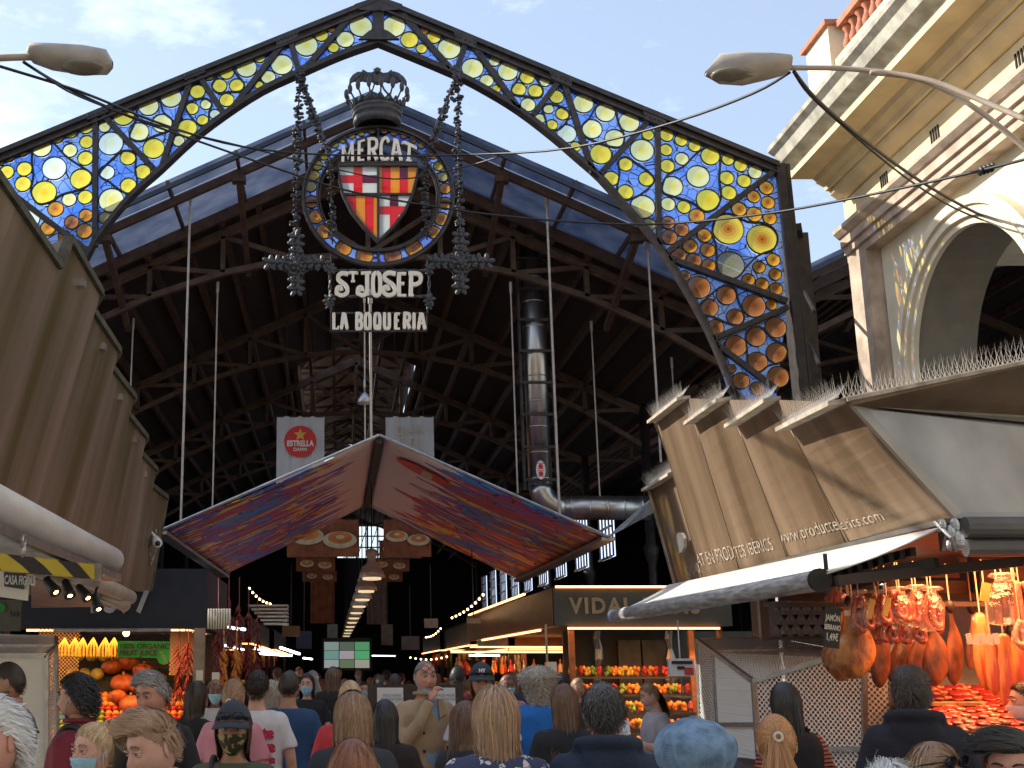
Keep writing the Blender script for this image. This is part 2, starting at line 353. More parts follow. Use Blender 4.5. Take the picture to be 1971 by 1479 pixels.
def disc(mb, cx, cy, r, Y, mi, fn=None, n=24, rr=None):
    """slightly domed glass disc with uv, and a lead ring"""
    c = P(cx, cy, Y); e = P(cx+r, cy, Y); rad = (e-c).length; b = len(mb.v)
    vs = [c + Vector((0,-.010,0))]; uv = [(.5,.5)]
    for k, fr, dy in ((0,.5,-.008),(1,.98,0)):
        for j in range(n):
            a = 2*math.pi*j/n; vs.append(c + Vector((rad*fr*math.cos(a), dy, rad*fr*math.sin(a)))); uv.append((.5+.5*fr*math.cos(a), .5+.5*fr*math.sin(a)))
    fs = [(0, 1+(j+1)%n, 1+j) for j in range(n)] + [(1+j, 1+(j+1)%n, 1+n+(j+1)%n, 1+n+j) for j in range(n)]
    if mb.uv is None: mb.uv = {}
    for i, q in enumerate(uv): mb.uv[b+i] = q
    mb.add(vs, fs, mi)
    b = len(mb.v); vs = []; lw = min(.010, .12*rad)
    for (fr, dy) in ((rad-.002,-.006),(rad+lw,-.006),(rad+lw,.02),(rad-.002,.02)):
        for j in range(n): a = 2*math.pi*j/n; vs.append(c + Vector((fr*math.cos(a), dy, fr*math.sin(a))))
    fs = []
    for k in range(4):
        for j in range(n): fs.append((k*n+j, k*n+(j+1)%n, ((k+1)%4)*n+(j+1)%n, ((k+1)%4)*n+j))
    mb.add(vs, fs, 7)
def set_uv(o, mb):
    if not mb.uv: return
    me = o.data; uvl = me.uv_layers.new(name='UVMap')
    for lp in me.loops: uvl.data[lp.index].uv = mb.uv.get(lp.vertex_index, (.5,.5))
GM = [M['W'], M['Lg'], M['Y'], M['A'], M['B'], M['Z'], M['blue'], M['lead']]
GI = {'W':0,'L':1,'Y':2,'A':3,'B':4,'Z':5}
def inside(p, poly):
    x, y = p; c = False; n = len(poly)
    for i in range(n):
        x1, y1 = poly[i]; x2, y2 = poly[(i+1)%n]
        if (y1 > y) != (y2 > y) and x < (x2-x1)*(y-y1)/(y2-y1)+x1: c = not c
    return c
from mathutils.geometry import delaunay_2d_cdt
def holed(mb, poly, circles, Y, dy, inner=None):
    """flat sheet of glass with round openings for the roundels"""
    vs = []; ed = []
    def loop(pts):
        b = len(vs); n_ = len(pts); vs.extend(Vector(p) for p in pts); ed.extend((b+i, b+(i+1)%n_) for i in range(n_))
    loop(poly)
    if inner: loop(inner)
    for x, y, r in circles: loop([(x+r*math.cos(2*math.pi*i/20), y+r*math.sin(2*math.pi*i/20)) for i in range(20)])
    v2, e2, f2, _, _, _ = delaunay_2d_cdt(vs, ed, [], 0, 1e-4); keep = []
    for t in f2:
        c = sum((v2[k] for k in t), Vector((0,0)))/3
        if inside((c.x, c.y), poly) and not (inner and inside((c.x, c.y), inner)) and all((c.x-x)**2+(c.y-y)**2 > r*r for x, y, r in circles): keep.append(tuple(t))
    mb.add([P(v.x, v.y, Y)+Vector((0,dy,0)) for v in v2], keep)
for poly in bays:
    f = MB(); pl = dedup(poly); xs = [p[0] for p in pl]; ys = [p[1] for p in pl]
    cs = [(x, y, r+.3) for x, y, r, c in rl if min(xs)-r < x < max(xs)+r and min(ys)-r < y < max(ys)+r]
    holed(f, pl, cs, YA, .03); panel_objs.append((pl, obj('glass_panel', f, M['blue'], arch)))
small = MB()
for i, (x, y, r, c) in enumerate(rl):
    if i < 98:
        f = MB(); disc(f, x, y, r, YA, GI[c]); par = next((o for pl, o in panel_objs if inside((x, y), pl)), arch)
        set_uv(obj('glass_roundel', f, GM, par, True), f)
    else: disc(small, x, y, r, YA, GI[c], n=18)
o = obj('small_roundels', small, GM, arch, True, kind='stuff'); set_uv(o, small)
WL = [(2.957,0,0,"200,800 180,900 190,1000 175,1090 215,1160 290,1150 350,1110 440,1085 510,1050 520,990 440,935 370,885 300,810 240,785"),
(2.957,0,0,"570,980 620,925 700,860 770,880 770,960 780,1050 740,1105 680,1080 620,1035 575,1010"),
(2.957,0,0,"740,760 770,690 790,590 850,550 910,580 930,640 985,690 970,740 880,775 800,805 745,790"),
(2.957,0,0,"1055,610 1080,580 1160,560 1205,590 1190,640 1185,700 1140,715 1090,670"),
(2.957,0,0,"1205,490 1240,430 1260,385 1310,380 1350,430 1390,480 1370,520 1300,525 1240,530"),
(2.7375,840,0,"395,470 430,420 450,380 500,372 530,420 562,480 540,515 470,508 410,500"),
(2.7375,840,0,"560,575 590,548 660,565 700,600 680,650 640,685 590,680 575,630"),
(2.7375,840,0,"768,665 810,620 840,565 890,545 940,575 960,650 990,720 970,775 900,770 820,740 775,710"),
(2.7375,840,0,"960,850 1000,828 1050,860 1110,900 1148,950 1110,1000 1040,1045 980,1050 950,1010 965,920"),
(2.7375,840,0,"1190,985 1220,920 1300,880 1370,810 1430,775 1490,790 1495,870 1490,950 1500,1040 1470,1100 1410,1115 1350,1070 1260,1040 1200,1020"),
(2.7375,840,0,"1460,1190 1490,1135 1560,1130 1640,1170 1740,1180 1795,1240 1780,1310 1700,1345 1640,1400 1590,1460 1530,1475 1480,1420 1475,1300 1455,1240"),
(2.738,1140,240,"568,960 620,900 690,850 750,860 770,930 800,1010 780,1055 720,1050 640,1015 580,1000"),
(2.738,1140,240,"810,1110 850,1068 900,1075 950,1130 1010,1160 1028,1200 1000,1250 930,1270 880,1305 825,1280 815,1190")]
for k, ox, oy, t_ in WL:
    pts = [(float(a)/k+ox, float(b)/k+oy) for a, b in (q.split(',') for q in t_.split())]
    f = MB(); f.ribbon(smoothpts(pts, True, 3), 3.6, YA, .03, closed=True, fn=lambda x, y: P(x, y, YA) + Vector((0,-.01,0)))
    obj('wavy_lead_line', f, M['lead'], arch)
for x_, y_ in ((1440,870),(28,810)):
    f = MB(); q = P(x_, y_, YA); f.box((q.x-.06, YA-.08, 0), (q.x+.06, YA+.2, q.z+.05)); obj('arch_foot', f, M['iron'], arch)
# rear post of the arch
f = MB(); a = P(1540, 452, 16.9); f.box((a.x-.1, 16.8, 0), (a.x+.08, 17.05, a.z)); f.beam((a.x-.25, 16.3, a.z-.1), (a.x, 16.9, a.z-.02), .08, .1)
for k in range(3):
    z = 5+.75*k; f.beam((a.x-.2, 16.15, z), (a.x-.05, 16.85, z+.55), .03, .05)
obj('rear_post', f, M['iron'], arch)

# =================================================================== LETTERING STROKES (unit box, y up)
GLY = {
'M': [[(.08,0),(.14,1)],[(.14,1),(.5,.15),(.86,1)],[(.86,1),(.92,0)],[(-.02,0),(.2,0)],[(.8,0),(1.02,0)]],
'E': [[(.25,0),(.25,1)],[(.1,1),(.92,1)],[(.1,0),(.92,0)],[(.25,.55),(.75,.55)]],
'R': [[(.2,0),(.2,1)],[(.05,1),(.6,1),(.9,.88),(.88,.62),(.6,.5),(.25,.5)],[(.5,.5),(.7,.3),(.95,0)]],
'C': [[(.92,.82),(.75,1),(.4,.97),(.16,.75),(.13,.3),(.35,.03),(.7,0),(.95,.1)]],
'A': [[(.12,0),(.38,1)],[(.2,1),(.62,1)],[(.55,1),(.88,0)],[(.2,.36),(.78,.36)],[(0,0),(.26,0)],[(.74,0),(1,0)]],
'T': [[(0,.88),(.08,1),(.92,1),(1,.88)],[(.5,1),(.5,0)],[(.25,0),(.75,0)]],
'S': [[(.95,.93),(.5,1),(.22,.92),(.2,.76),(.42,.62),(.75,.46),(.9,.26),(.78,.06),(.4,0),(.12,.12),(.14,.34),(.36,.38),(.45,.24)]],
'J': [[(.3,1),(1,1)],[(.72,1),(.72,.25),(.62,.05),(.35,0),(.1,.12),(.12,.32),(.32,.36),(.4,.22)]],
'O': [[(.5,1),(.2,.92),(.12,.5),(.2,.08),(.5,0),(.8,.08),(.88,.5),(.8,.92),(.5,1)]],
'P': [[(.25,0),(.25,1)],[(.05,1),(.6,1),(.92,.9),(.92,.62),(.6,.5),(.3,.5)],[(.08,0),(.5,0)]],
'L': [[(.25,0),(.25,1)],[(.05,1),(.45,1)],[(.05,0),(.95,0),(.95,.18)]],
'B': [[(.22,0),(.22,1)],[(.05,1),(.6,1),(.88,.88),(.8,.6),(.5,.54),(.25,.54)],[(.5,.54),(.85,.42),(.92,.15),(.65,0),(.05,0)]],
'Q': [[(.5,1),(.2,.92),(.12,.5),(.2,.08),(.5,0),(.8,.08),(.88,.5),(.8,.92),(.5,1)],[(.45,.25),(.7,.05),(1,-.04)]],
'U': [[(.18,1),(.16,.25),(.3,.04),(.5,0),(.72,.04),(.84,.25),(.82,1)],[(.02,1),(.34,1)],[(.66,1),(.98,1)]],
'I': [[(.5,0),(.5,1)],[(.1,1),(.9,1)],[(.1,0),(.9,0)]]}
def glyph(mb, ch, quad, wd, Y, dy=.05, mi=0):
    (tlx,tly),(trx,try_),(brx,bry),(blx,bly) = quad; m_ = wd*.5
    for st in GLY[ch]:
        pts = smoothpts(st, False, 3) if len(st) > 3 else st
        out = []
        for (u, v) in pts:
            t = (lerp(tlx,trx,u), lerp(tly,try_,u)); b = (lerp(blx,brx,u), lerp(bly,bry,u))
            x, y = lerp(b[0],t[0],v), lerp(b[1],t[1],v)
            out.append((x, y))
        horiz = abs(out[0][1]-out[-1][1]) < abs(out[0][0]-out[-1][0])*.5 and len(st) < 4
        mb.ribbon(out, wd*(.62 if horiz else 1), Y, dy, mi)
# =================================================================== HANGING EMBLEM
YM = 15.8
Z2 = lambda x, y: (x/2.642+480, y/2.642+100)
emb = thing('market_emblem', 'hanging oval market emblem with stained glass shield, crown and bat', 'sign', Vector((P(728,640,YM).x, YM, P(728,640,YM).z)))
ecx, ecy = 728, 379
def oval(rx, ry, n=56): return [(ecx+rx*math.cos(2*math.pi*i/n), ecy+ry*math.sin(2*math.pi*i/n)) for i in range(n)]
f = MB()
for rx, ry, wd, yy, dy in ((145,133,4.5,-.05,.09),(140,128,2.5,-.02,.05),(118,106,3.5,-.05,.09),(113,102,2.5,-.03,.05)):
    f.ribbon(oval(rx, ry), wd, YM, dy, closed=True, fn=lambda x, y, yy=yy: P(x, y, YM) + Vector((0, yy, 0)))
for a in (90, 270, 185, -5, 62, 118):
    c, s_ = math.cos(R(a)), math.sin(R(a)); f.ribbon([(ecx+117*c, ecy-105*s_), (ecx+142*c, ecy-130*s_)], 4, YM, .06, fn=lambda x, y: P(x, y, YM) + Vector((0,-.03,0)))
obj('oval_frame', f, M['iron'], emb)
M['blueM'] = glass_mat('deep blue glass', (.06,.14,1), (.30,.50,1), .16, True)
M['blueM'].node_tree.nodes['Voronoi Texture'].inputs['Scale'].default_value = 3.2
RR = [(435,470,20,'Y'),(476,445,21,'Y'),(520,425,19,'Y'),(568,411,19,'Y'),(622,401,17,'A'),(684,401,17,'A'),(736,411,17,'A'),(785,425,17,'A'),(831,447,18,'A'),(873,474,18,'Y'),
    (380,527,24,'Y'),(347,577,26,'Y'),(327,628,27,'Y'),(311,685,28,'L'),(317,762,32,'B'),(340,838,36,'A'),(378,912,39,'A'),(478,998,42,'A'),(585,1037,43,'A'),(729,1038,43,'B'),(836,999,43,'A'),
    (938,917,33,'A'),(976,849,35,'A'),(997,770,32,'A'),(995,695,28,'A'),(983,633,27,'L'),(961,580,25,'Y'),(934,528,18,'A')]
f = MB(); holed(f, oval(141,129), [(*Z2(x, y), r/2.642+.3) for x, y, r, c in RR], YM, .02, oval(119,107))
obj('glass_ring', f, M['blueM'], emb)
for x, y, r, c in RR:
    px, py = Z2(x, y); f = MB(); disc(f, px, py, r/2.642, YM, GI[c], n=20); set_uv(obj('ring_roundel', f, GM, emb, True), f)
# inner black disc panel behind MERCAT, letters
f = MB(); W_ = 9.5
for ch, q in (('M',((470,480),(530,455),(530,552),(470,556))),('E',((548,462),(590,448),(588,550),(546,553))),('R',((598,446),(652,438),(652,546),(598,549))),
              ('C',((664,438),(712,440),(710,546),(664,546))),('A',((722,444),(772,452),(780,549),(718,548))),('T',((782,458),(845,486),(840,556),(782,550)))):
    glyph(f, ch, [Z2(*p) for p in q], W_*.60, YM-.06)
obj('mercat_lettering', f, M['cream'], emb)
f = MB(); f.ribbon([Z2(452,560), Z2(856,560)], 3, YM, .06, fn=lambda x, y: P(x, y, YM-.05)); obj('lettering_bar', f, M['iron'], emb)
# shield
ML = {}
for nm, c in (('white',(.86,.90,.88)),('red',(.90,.02,.03)),('gold',(.95,.55,.03)),('violet',(.30,.01,.10)),('orange',(.95,.16,.02))):
    ML[nm] = glass_mat('shield glass ' + nm, tuple(x*.9 for x in c), c, .10, True)
    ML[nm].node_tree.nodes['Voronoi Texture'].inputs['Scale'].default_value = .01
SH = [(452,572),(857,572),(850,640),(830,720),(790,810),(730,890),(655,962),(585,890),(520,810),(475,720),(458,640)]
sh = obj('shield_frame', (lambda f: (f.ribbon([Z2(*p) for p in SH], 5, YM, .10, closed=True, fn=lambda x, y: P(x, y, YM-.09)),
     f.ribbon([Z2(655,572), Z2(655,962)], 4.5, YM, .06, fn=lambda x, y: P(x, y, YM-.07)), f.ribbon([Z2(472,723), Z2(832,723)], 4, YM, .06, fn=lambda x, y: P(x, y, YM-.07)), f)[-1])(MB()), M['iron'], emb)
def clip(poly, shape):   # Sutherland-Hodgman against a convex shape (pixel coordinates, y down)
    out = list(poly); n = len(shape)
    for i in range(n):
        a, b = shape[i], shape[(i+1)%n]; inp, out = out, []
        if not inp: return []
        side = lambda p: (b[0]-a[0])*(p[1]-a[1])-(b[1]-a[1])*(p[0]-a[0])
        for j in range(len(inp)):
            p, q = inp[j], inp[(j+1)%len(inp)]; sp_, sq = side(p), side(q)
            if sp_ >= 0: out.append(p)
            if (sp_ >= 0) != (sq >= 0): t = sp_/(sp_-sq); out.append((lerp(p[0],q[0],t), lerp(p[1],q[1],t)))
    return out
f = MB(); names = ['white','red','gold','violet','orange']
def pane(x0, y0, x1, y1, nm):
    pl = clip([(x0,y0),(x1,y0),(x1,y1),(x0,y1)], SH)
    if len(pl) > 2: f.prism([P(*Z2(*p), YM-.05) for p in pl], .012, names.index(nm))
for x0,y0,x1,y1,nm in [(450,572,530,628,'white'),(530,572,575,628,'orange'),(575,572,652,628,'white'),(450,628,530,668,'red'),(530,628,575,668,'red'),(575,628,652,668,'violet'),(450,668,530,722,'white'),(530,668,575,722,'red'),(575,668,652,722,'white'),
    (658,572,674,722,'gold'),(674,572,718,722,'red'),(718,572,764,722,'gold'),(764,572,806,640,'violet'),(764,640,806,722,'red'),(806,572,860,722,'gold'),
    (470,724,543,965,'red'),(543,724,588,965,'gold'),(588,724,632,965,'red'),(632,724,652,965,'gold'),
    (658,724,714,786,'white'),(714,724,758,786,'violet'),(758,724,850,786,'white'),(658,786,714,828,'red'),(714,786,758,828,'red'),(758,786,850,828,'red'),(658,828,714,965,'white'),(714,828,758,965,'red'),(758,828,850,965,'white')]:
    pane(x0,y0,x1,y1,nm)
obj('shield_glass', f, [ML[k] for k in names], sh)
# crown
Z4 = lambda x, y: (x/9.861+640, y/9.861+110)
cc = P(*Z4(850, 1300), YM); rr = (P(*Z4(1310,1300), YM)-cc).x; cw = thing('crown', None, None, (0,0,0)); C.objects.unlink(cw); bpy.data.objects.remove(cw)
f = MB(); zs = lambda y: P(*Z4(850, y), YM).z - cc.z
prof = [(rr*.85,zs(1325)),(rr*.97,zs(1290)),(rr*1.0,zs(1240)),(rr*.96,zs(1190)),(rr*.90,zs(1170)),(rr*1.0,zs(1150)),(rr*1.03,zs(1120)),(rr*.97,zs(1095)),(rr*1.03,zs(1070)),(rr*1.06,zs(1045)),(rr*1.02,zs(1010)),(rr*.98,zs(985)),(rr*.93,zs(985)),(rr*.8,zs(1325))]
f.lathe(prof, cc, 32); 
for k in range(16):
    a = 2*math.pi*k/16+.1; d = Vector((math.cos(a), math.sin(a), 0)); b0 = cc + d*rr*.97 + Vector((0,0,zs(1000))); h = zs(790)-zs(1000)
    pts = [b0, b0+d*rr*.07+Vector((0,0,h*.35)), b0+d*rr*.18+Vector((0,0,h*.7)), b0+d*rr*.28+Vector((0,0,h))]
    f.tube(pts, [.028,.014,.012,.012], 6); e = pts[-1]+d*.01
    f.ball(e+Vector((0,0,.045)), .034, 8, 6, sc=(1,1,2.3))
    a2 = a+math.pi/16; nb = cc+Vector((math.cos(a2), math.sin(a2), 0))*rr*.99+Vector((0,0,zs(1000)))
    f.tube([b0+Vector((0,0,.1)), nb+Vector((0,0,.0))], .018, 5); a3 = a+2*math.pi/16; f.tube([nb, cc+Vector((math.cos(a3), math.sin(a3), 0))*rr*.98+Vector((0,0,zs(1000)+.1))], .018, 5)
crown = obj('crown', f, M['iron2'], emb, True)
f = MB(); BT = [(850,235),(775,215),(800,262),(740,290),(660,285),(600,245),(565,240),(560,255),(600,275),(470,280),(380,340),(325,420),(312,530),(345,480),(420,448),(510,465),(560,445),(640,462),(690,445),(760,465),(800,500),(850,500),(900,500),(945,455),(1010,462),(1072,485),(1130,455),(1205,490),(1270,460),(1340,470),(1395,540),(1412,560),(1410,460),(1350,370),(1260,300),(1170,270),(1110,270),(1135,250),(1100,245),(1050,290),(960,300),(890,262),(925,215)]
f.prism([P(*Z4(x, y), YM+.1) for x, y in BT][::-1], .04)
c = P(*Z4(850,380), YM+.1); f.ball(c, .085, 10, 8, sc=(.8,.7,1.5)); f.ball(P(*Z4(850,262), YM+.05), .05, 8, 6)
for s_ in (1,-1):
    for tx, ty in ((510,465),(640,462),(320,520)):
        f.tube([P(*Z4(850-s_*250, 262), YM+.09), P(*Z4(850+(tx-850)*s_, ty), YM+.09)], .012, 5)
f.tube([P(*Z4(800,490), YM+.1), P(*Z4(760,620), YM+.15), P(*Z4(450,900), YM+.2)], .014, 6); f.tube([P(*Z4(920,490), YM+.1), P(*Z4(980,620), YM+.15), P(*Z4(1140,800), YM+.2)], .014, 6)
obj('bat', f, M['iron2'], emb)
# name boards
def rosette(mb, c, r, pet=6, seed=0, yy=0):
    rnd = random.Random(seed)
    for k in range(pet):
        a = 2*math.pi*k/pet+rnd.random()*.4; d = Vector((math.cos(a), -.35, math.sin(a)))
        q = Quaternion((0,1,0), -a+math.pi/2)
        mb.ball(Vector(c)+Vector((math.cos(a)*r*.58, -.02-rnd.random()*.01, math.sin(a)*r*.58)), r*.5, 6, 4, sc=(.62,.38,1), rot=q.to_matrix())
    mb.ball(Vector(c)+Vector((0,-.045,0)), r*.22, 6, 4)
f = MB()
TW = [(635,521),(826,521),(826,571),(635,571)]
def twist(mb, a, b, Y, wpx=3):
    A, B = P(*a, Y), P(*b, Y); n_ = max(4, int((B-A).length/.055)); ax = (B-A).normalized(); s1 = ax.orthogonal().normalized(); s2 = ax.cross(s1)
    for ph in (0, math.pi):
        mb.tube([A.lerp(B, i/n_)+(s1*math.cos(i*1.3+ph)+s2*math.sin(i*1.3+ph))*.012 for i in range(n_+1)], .013, 5)
for i in range(4): twist(f, TW[i], TW[(i+1)%4], YM)
for x, y in ((636,519),(826,519),(634,578),(826,578)): rosette(f, P(x, y, YM-.04), .085, 6, x)
for x, y in ((634,590),(826,590)): rosette(f, P(x, y, YM-.04), .06, 5, x+1)
for x in (637, 823): f.tube([P(x, 490, YM), P(x, 520, YM)], .012, 5); f.tube([P(x, 575, YM), P(x, 603, YM)], .012, 5)
obj('rope_frame', f, M['iron2'], emb)
f = MB()
for ch, q in (('S',((440,1128),(506,1120),(506,1238),(436,1238))),('T',((506,1122),(548,1122),(548,1165),(506,1165))),('J',((545,1125),(620,1122),(620,1238),(545,1238))),('O',((622,1124),(672,1124),(672,1238),(622,1238))),
              ('S',((672,1126),(748,1120),(748,1238),(676,1238))),('E',((748,1126),(802,1126),(802,1238),(748,1238))),('P',((806,1126),(878,1126),(866,1238),(806,1238)))):
    glyph(f, ch, [Z2(*p) for p in q], 4.6 if q[2][1] < 1200 else 7.6, YM-.03)
obj('st_josep_lettering', f, M['cream'], emb)
f = MB()
for a, b in (((636,602),(822,602)),((822,602),(822,637)),((822,637),(636,637)),((636,637),(636,602))): f.ribbon([a, b], 1.8, YM, .05)
obj('lower_frame', f, M['iron'], emb)
f = MB()
for ch, x0, x1 in (('L',416,458),('A',458,506),('B',534,578),('O',580,622),('Q',628,672),('U',676,722),('E',732,772),('R',778,822),('I',826,848),('A',850,902)):
    glyph(f, ch, [Z2(*p) for p in ((x0+5,1331),(x1-4,1331),(x1-4,1408),(x0+5,1408))], 6.2, YM-.02)
obj('la_boqueria_lettering', f, M['cream'], emb)
# flower garlands and crosses
def garland(name, pts, label, r0=.072, dens=.062, group='iron flower garlands hanging from the arch'):
    f = MB(); P3 = [P(x, y, Y) for x, y, Y in pts]; rnd = random.Random(len(label))
    seg = []
    for a, b in zip(P3, P3[1:]):
        n_ = max(1, int((b-a).length/dens))
        for i in range(n_): seg.append(a.lerp(b, i/n_))
    f.tube(P3, .012, 5)
    for i, c in enumerate(seg):
        r = r0*(.75+.5*rnd.random()); c = c+Vector((rnd.uniform(-.02,.02), rnd.uniform(-.03,.03), 0))
        for k in range(5):
            a = rnd.random()*6.28; d = Vector((math.cos(a), math.sin(a), rnd.uniform(-.5,.5))).normalized()
            q = Vector((0,0,1)).rotation_difference(d).to_matrix()
            f.ball(c+d*r*.55, r*.5, 5, 3, sc=(.75,.45,1), rot=q)
    return obj(name, f, M['iron2'], None, False, label, 'garland', group)
garland('flower_garland', [(577,150,15.9),(574,220,15.9),(573,300,15.9),(570,380,15.9),(569,455,15.9)], 'iron flower chain dropping straight down to the left hand cross')
garland('flower_garland', [(578,150,15.9),(592,195,15.8),(612,250,15.7),(628,290,15.6)], 'iron flower chain slanting from the arch to the left rim of the oval', .075)
garland('flower_garland', [(634,292,15.6),(637,340,15.6),(637,400,15.6),(640,470,15.6)], 'iron flower chain hanging down over the left side of the oval ring', .065)
garland('flower_garland', [(882,150,15.9),(881,220,15.9),(882,300,15.9),(884,380,15.9),(886,450,15.9)], 'iron flower chain dropping straight down to the right hand cross')
garland('flower_garland', [(880,150,15.9),(860,195,15.8),(848,240,15.7),(832,285,15.6)], 'iron flower chain slanting from the arch to the right rim of the oval', .075)
garland('flower_garland', [(822,290,15.6),(817,340,15.6),(818,400,15.6),(822,462,15.6)], 'iron flower chain hanging down over the right side of the oval ring', .065)
for a, b in (((580,150,15.9),(624,270,15.6)),((878,150,15.9),(828,270,15.6))):
    f = MB(); f.tube([P(*a), P(*b)], .02, 6); x, y = a[0], 142
    for k in range(5): rosette(f, P(x+random.uniform(-7,7), y+random.uniform(-10,8), YA-.2), .06, 6, k)
    obj('hanger_bar', f, M['iron2'], emb)
for cx_, cy_, lab in ((570,508,'left of the two black iron flower crosses beside the emblem'),(886,505,'right of the two black iron flower crosses beside the emblem')):
    f = MB(); Yc = 15.8
    out = []
    for k in range(4):
        a0 = k*90
        for aa, rad in ((a0-9,50),(a0+9,50),(a0+16,35),(a0+30,27),(a0+45,24),(a0+60,27),(a0+74,35)):
            out.append((cx_+rad*math.cos(R(aa)), cy_+rad*1.02*math.sin(R(aa))))
    f.prism([P(x, y, Yc) for x, y in out][::-1], .03)
    for k in range(4):
        for rd in (22, 36, 50):
            rosette(f, P(cx_+rd*math.cos(R(90*k)), cy_+rd*math.sin(R(90*k)), Yc-.02), .115 if rd > 22 else .10, 5, k*7+rd)
        rosette(f, P(cx_+14*math.cos(R(90*k+45)), cy_+14*math.sin(R(90*k+45)), Yc-.03), .06, 6, k)
    rosette(f, P(cx_, cy_, Yc-.06), .1, 8, 3); f.ball(P(cx_, cy_, Yc-.1), .045, 8, 6)
    obj('iron_cross', f, M['iron2'], None, False, lab, 'cross', 'iron flower crosses')
# =================================================================== GROUND
AX = .576
M['ground'] = pm('worn stone paving', (.27,.25,.23), .7, 0, .25, 1.5, .2, 30)
f = MB(); f.add([(-900,-900,0),(900,-900,0),(900,900,0),(-900,900,0)], [(0,1,2,3)]); obj('ground', f, M['ground'], kind='structure')
# =================================================================== MARKET HALL
M['plank'] = pm('dark roof boards', (.030,.022,.018), .8, 0, .5, 3, .5, 8, stretch=(.4,6,6))
M['panel'] = glass_mat('dusty canopy glazing', (.030,.042,.078), (.072,.086,.13), .04, True)
M['panel'].node_tree.nodes['Voronoi Texture'].inputs['Scale'].default_value = .01
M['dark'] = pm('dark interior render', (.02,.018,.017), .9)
M['lanternwood'] = pm('weathered lantern boards', (.42,.33,.25), .8, 0, .45, 5, .3, 20, stretch=(1,8,8))
hall = thing('market_hall', 'huge dark gabled iron market hall behind the glass arch', 'hall', (AX, 22, 0))
APX, SL, HW = 11.5, .478, 6.95
zr = lambda dx: APX - SL*abs(dx)
def truss(cx, Y, front=False):
    f = MB(); z_up = lambda dx: 11.02 - .44*abs(dx); z_lo = lambda dx: 9.46 - .050*dx*dx
    nd = [i*6.9/5 for i in range(-5, 6)]
    for a, b in zip(nd, nd[1:]):
        f.beam((cx+a, Y, z_up(a)), (cx+b, Y, z_up(b)), .12, .10); f.beam((cx+a, Y, z_lo(a)), (cx+b, Y, z_lo(b)), .12, .11)
        if a < 0: f.beam((cx+b, Y, z_lo(b)), (cx+a, Y, z_up(a)), .07, .09)
        else: f.beam((cx+a, Y, z_lo(a)), (cx+b, Y, z_up(b)), .07, .09)
    for a in nd: f.beam((cx+a, Y, z_lo(a)), (cx+a, Y, z_up(a)), .09, .12, up=Vector((0,1,0)))
    for s_ in (-1, 1):
        f.beam((cx+s_*6.95, Y, 7.9), (cx+s_*.1, Y, 11.1), .05, .2)
    obj('truss', f, M['rust'], hall)
def nave(cx, ys, gapped):
    def slab(y0, y1, d0, d1, mt, nm='roof', up=0):
        for s_ in (-1, 1):
            f = MB(); A = [(cx+s_*d0, y0, zr(d0)+up), (cx+s_*d1, y0, zr(d1)+up), (cx+s_*d1, y1, zr(d1)+up), (cx+s_*d0, y1, zr(d0)+up)]
            f.hexa([Vector(p) for p in A] + [Vector(p)+Vector((0,0,.08)) for p in A]); obj(nm, f, mt, hall)
    slab(21.9, 36, 0, HW, M['plank'])
    if gapped: slab(36, 64, 1.85, HW, M['plank']); slab(64, 78, 0, HW, M['plank'])
    else: slab(36, 78, 0, HW, M['plank'])
    # glazed front bay in panels
    for s_ in (-1, 1):
        for (y0, y1) in ((19.57, 20.29), (20.30, 21.89)):
            for k in range(6):
                a = k*HW/6+.02; b = (k+1)*HW/6-.02; f = MB()
                q = [(cx+s_*a, y0, zr(a)), (cx+s_*b, y0, zr(b)), (cx+s_*b, y1, zr(b)), (cx+s_*a, y1, zr(a))]
                f.add(q, [(0,1,2,3)]); obj('glazing_panel', f, M['panel'], hall)
        for Y, w_, h_ in ((19.6,.05,.08),(20.3,.10,.13),(21.88,.10,.20)):
            f = MB(); f.beam((cx, Y, zr(0)-.12), (cx+s_*HW, Y, zr(HW)-.12), w_, h_); obj('rafter', f, M['rust'] if Y > 20 else M['panel'], hall)
        for k in range(0, 7):
            a = k*HW/6; f = MB(); f.beam((cx+s_*a, 19.6, zr(a)-.03), (cx+s_*a, 21.9, zr(a)-.03), .05, .09)
            if k in (2, 4, 6): f.beam((cx+s_*a, 20.3, zr(a)-.22), (cx+s_*a, 23.0, zr(a)-1.1), .10, .14); f.box((cx+s_*a-.12, 20.2, zr(a)-.30), (cx+s_*a+.12, 20.4, zr(a)-.18))
            obj('glazing_bar', f, M['rust'], hall)
    for Y in ys: truss(cx, Y)
    f = MB()
    for k in range(1, 10):
        a = k*HW/10
        for s_ in (-1, 1): f.beam((cx+s_*a, 22, zr(a)-.14), (cx+s_*a, 76, zr(a)-.14), .1, .2)
    obj('purlins', f, M['rust'], hall)
nave(AX, (22.3, 29.7, 37.1, 44.5, 51.9, 59.3, 66.7), True)
nave(AX+13.9, (22.3, 29.7, 37.1), False); nave(AX-13.9, (22.3, 29.7), False)
for x in (AX-20.9, AX-6.95, AX+6.95, AX+20.9):
    for Y in (22.3, 29.7, 37.1, 44.5, 51.9, 59.3, 66.7):
        f = MB(); f.lathe([(.2,0),(.2,.4),(.12,.5),(.1,4.2),(.16,4.4),(.2,4.6),(.12,4.7),(.12,8.1)], (x, Y, 0), 10); obj('column', f, M['iron'], hall, True)
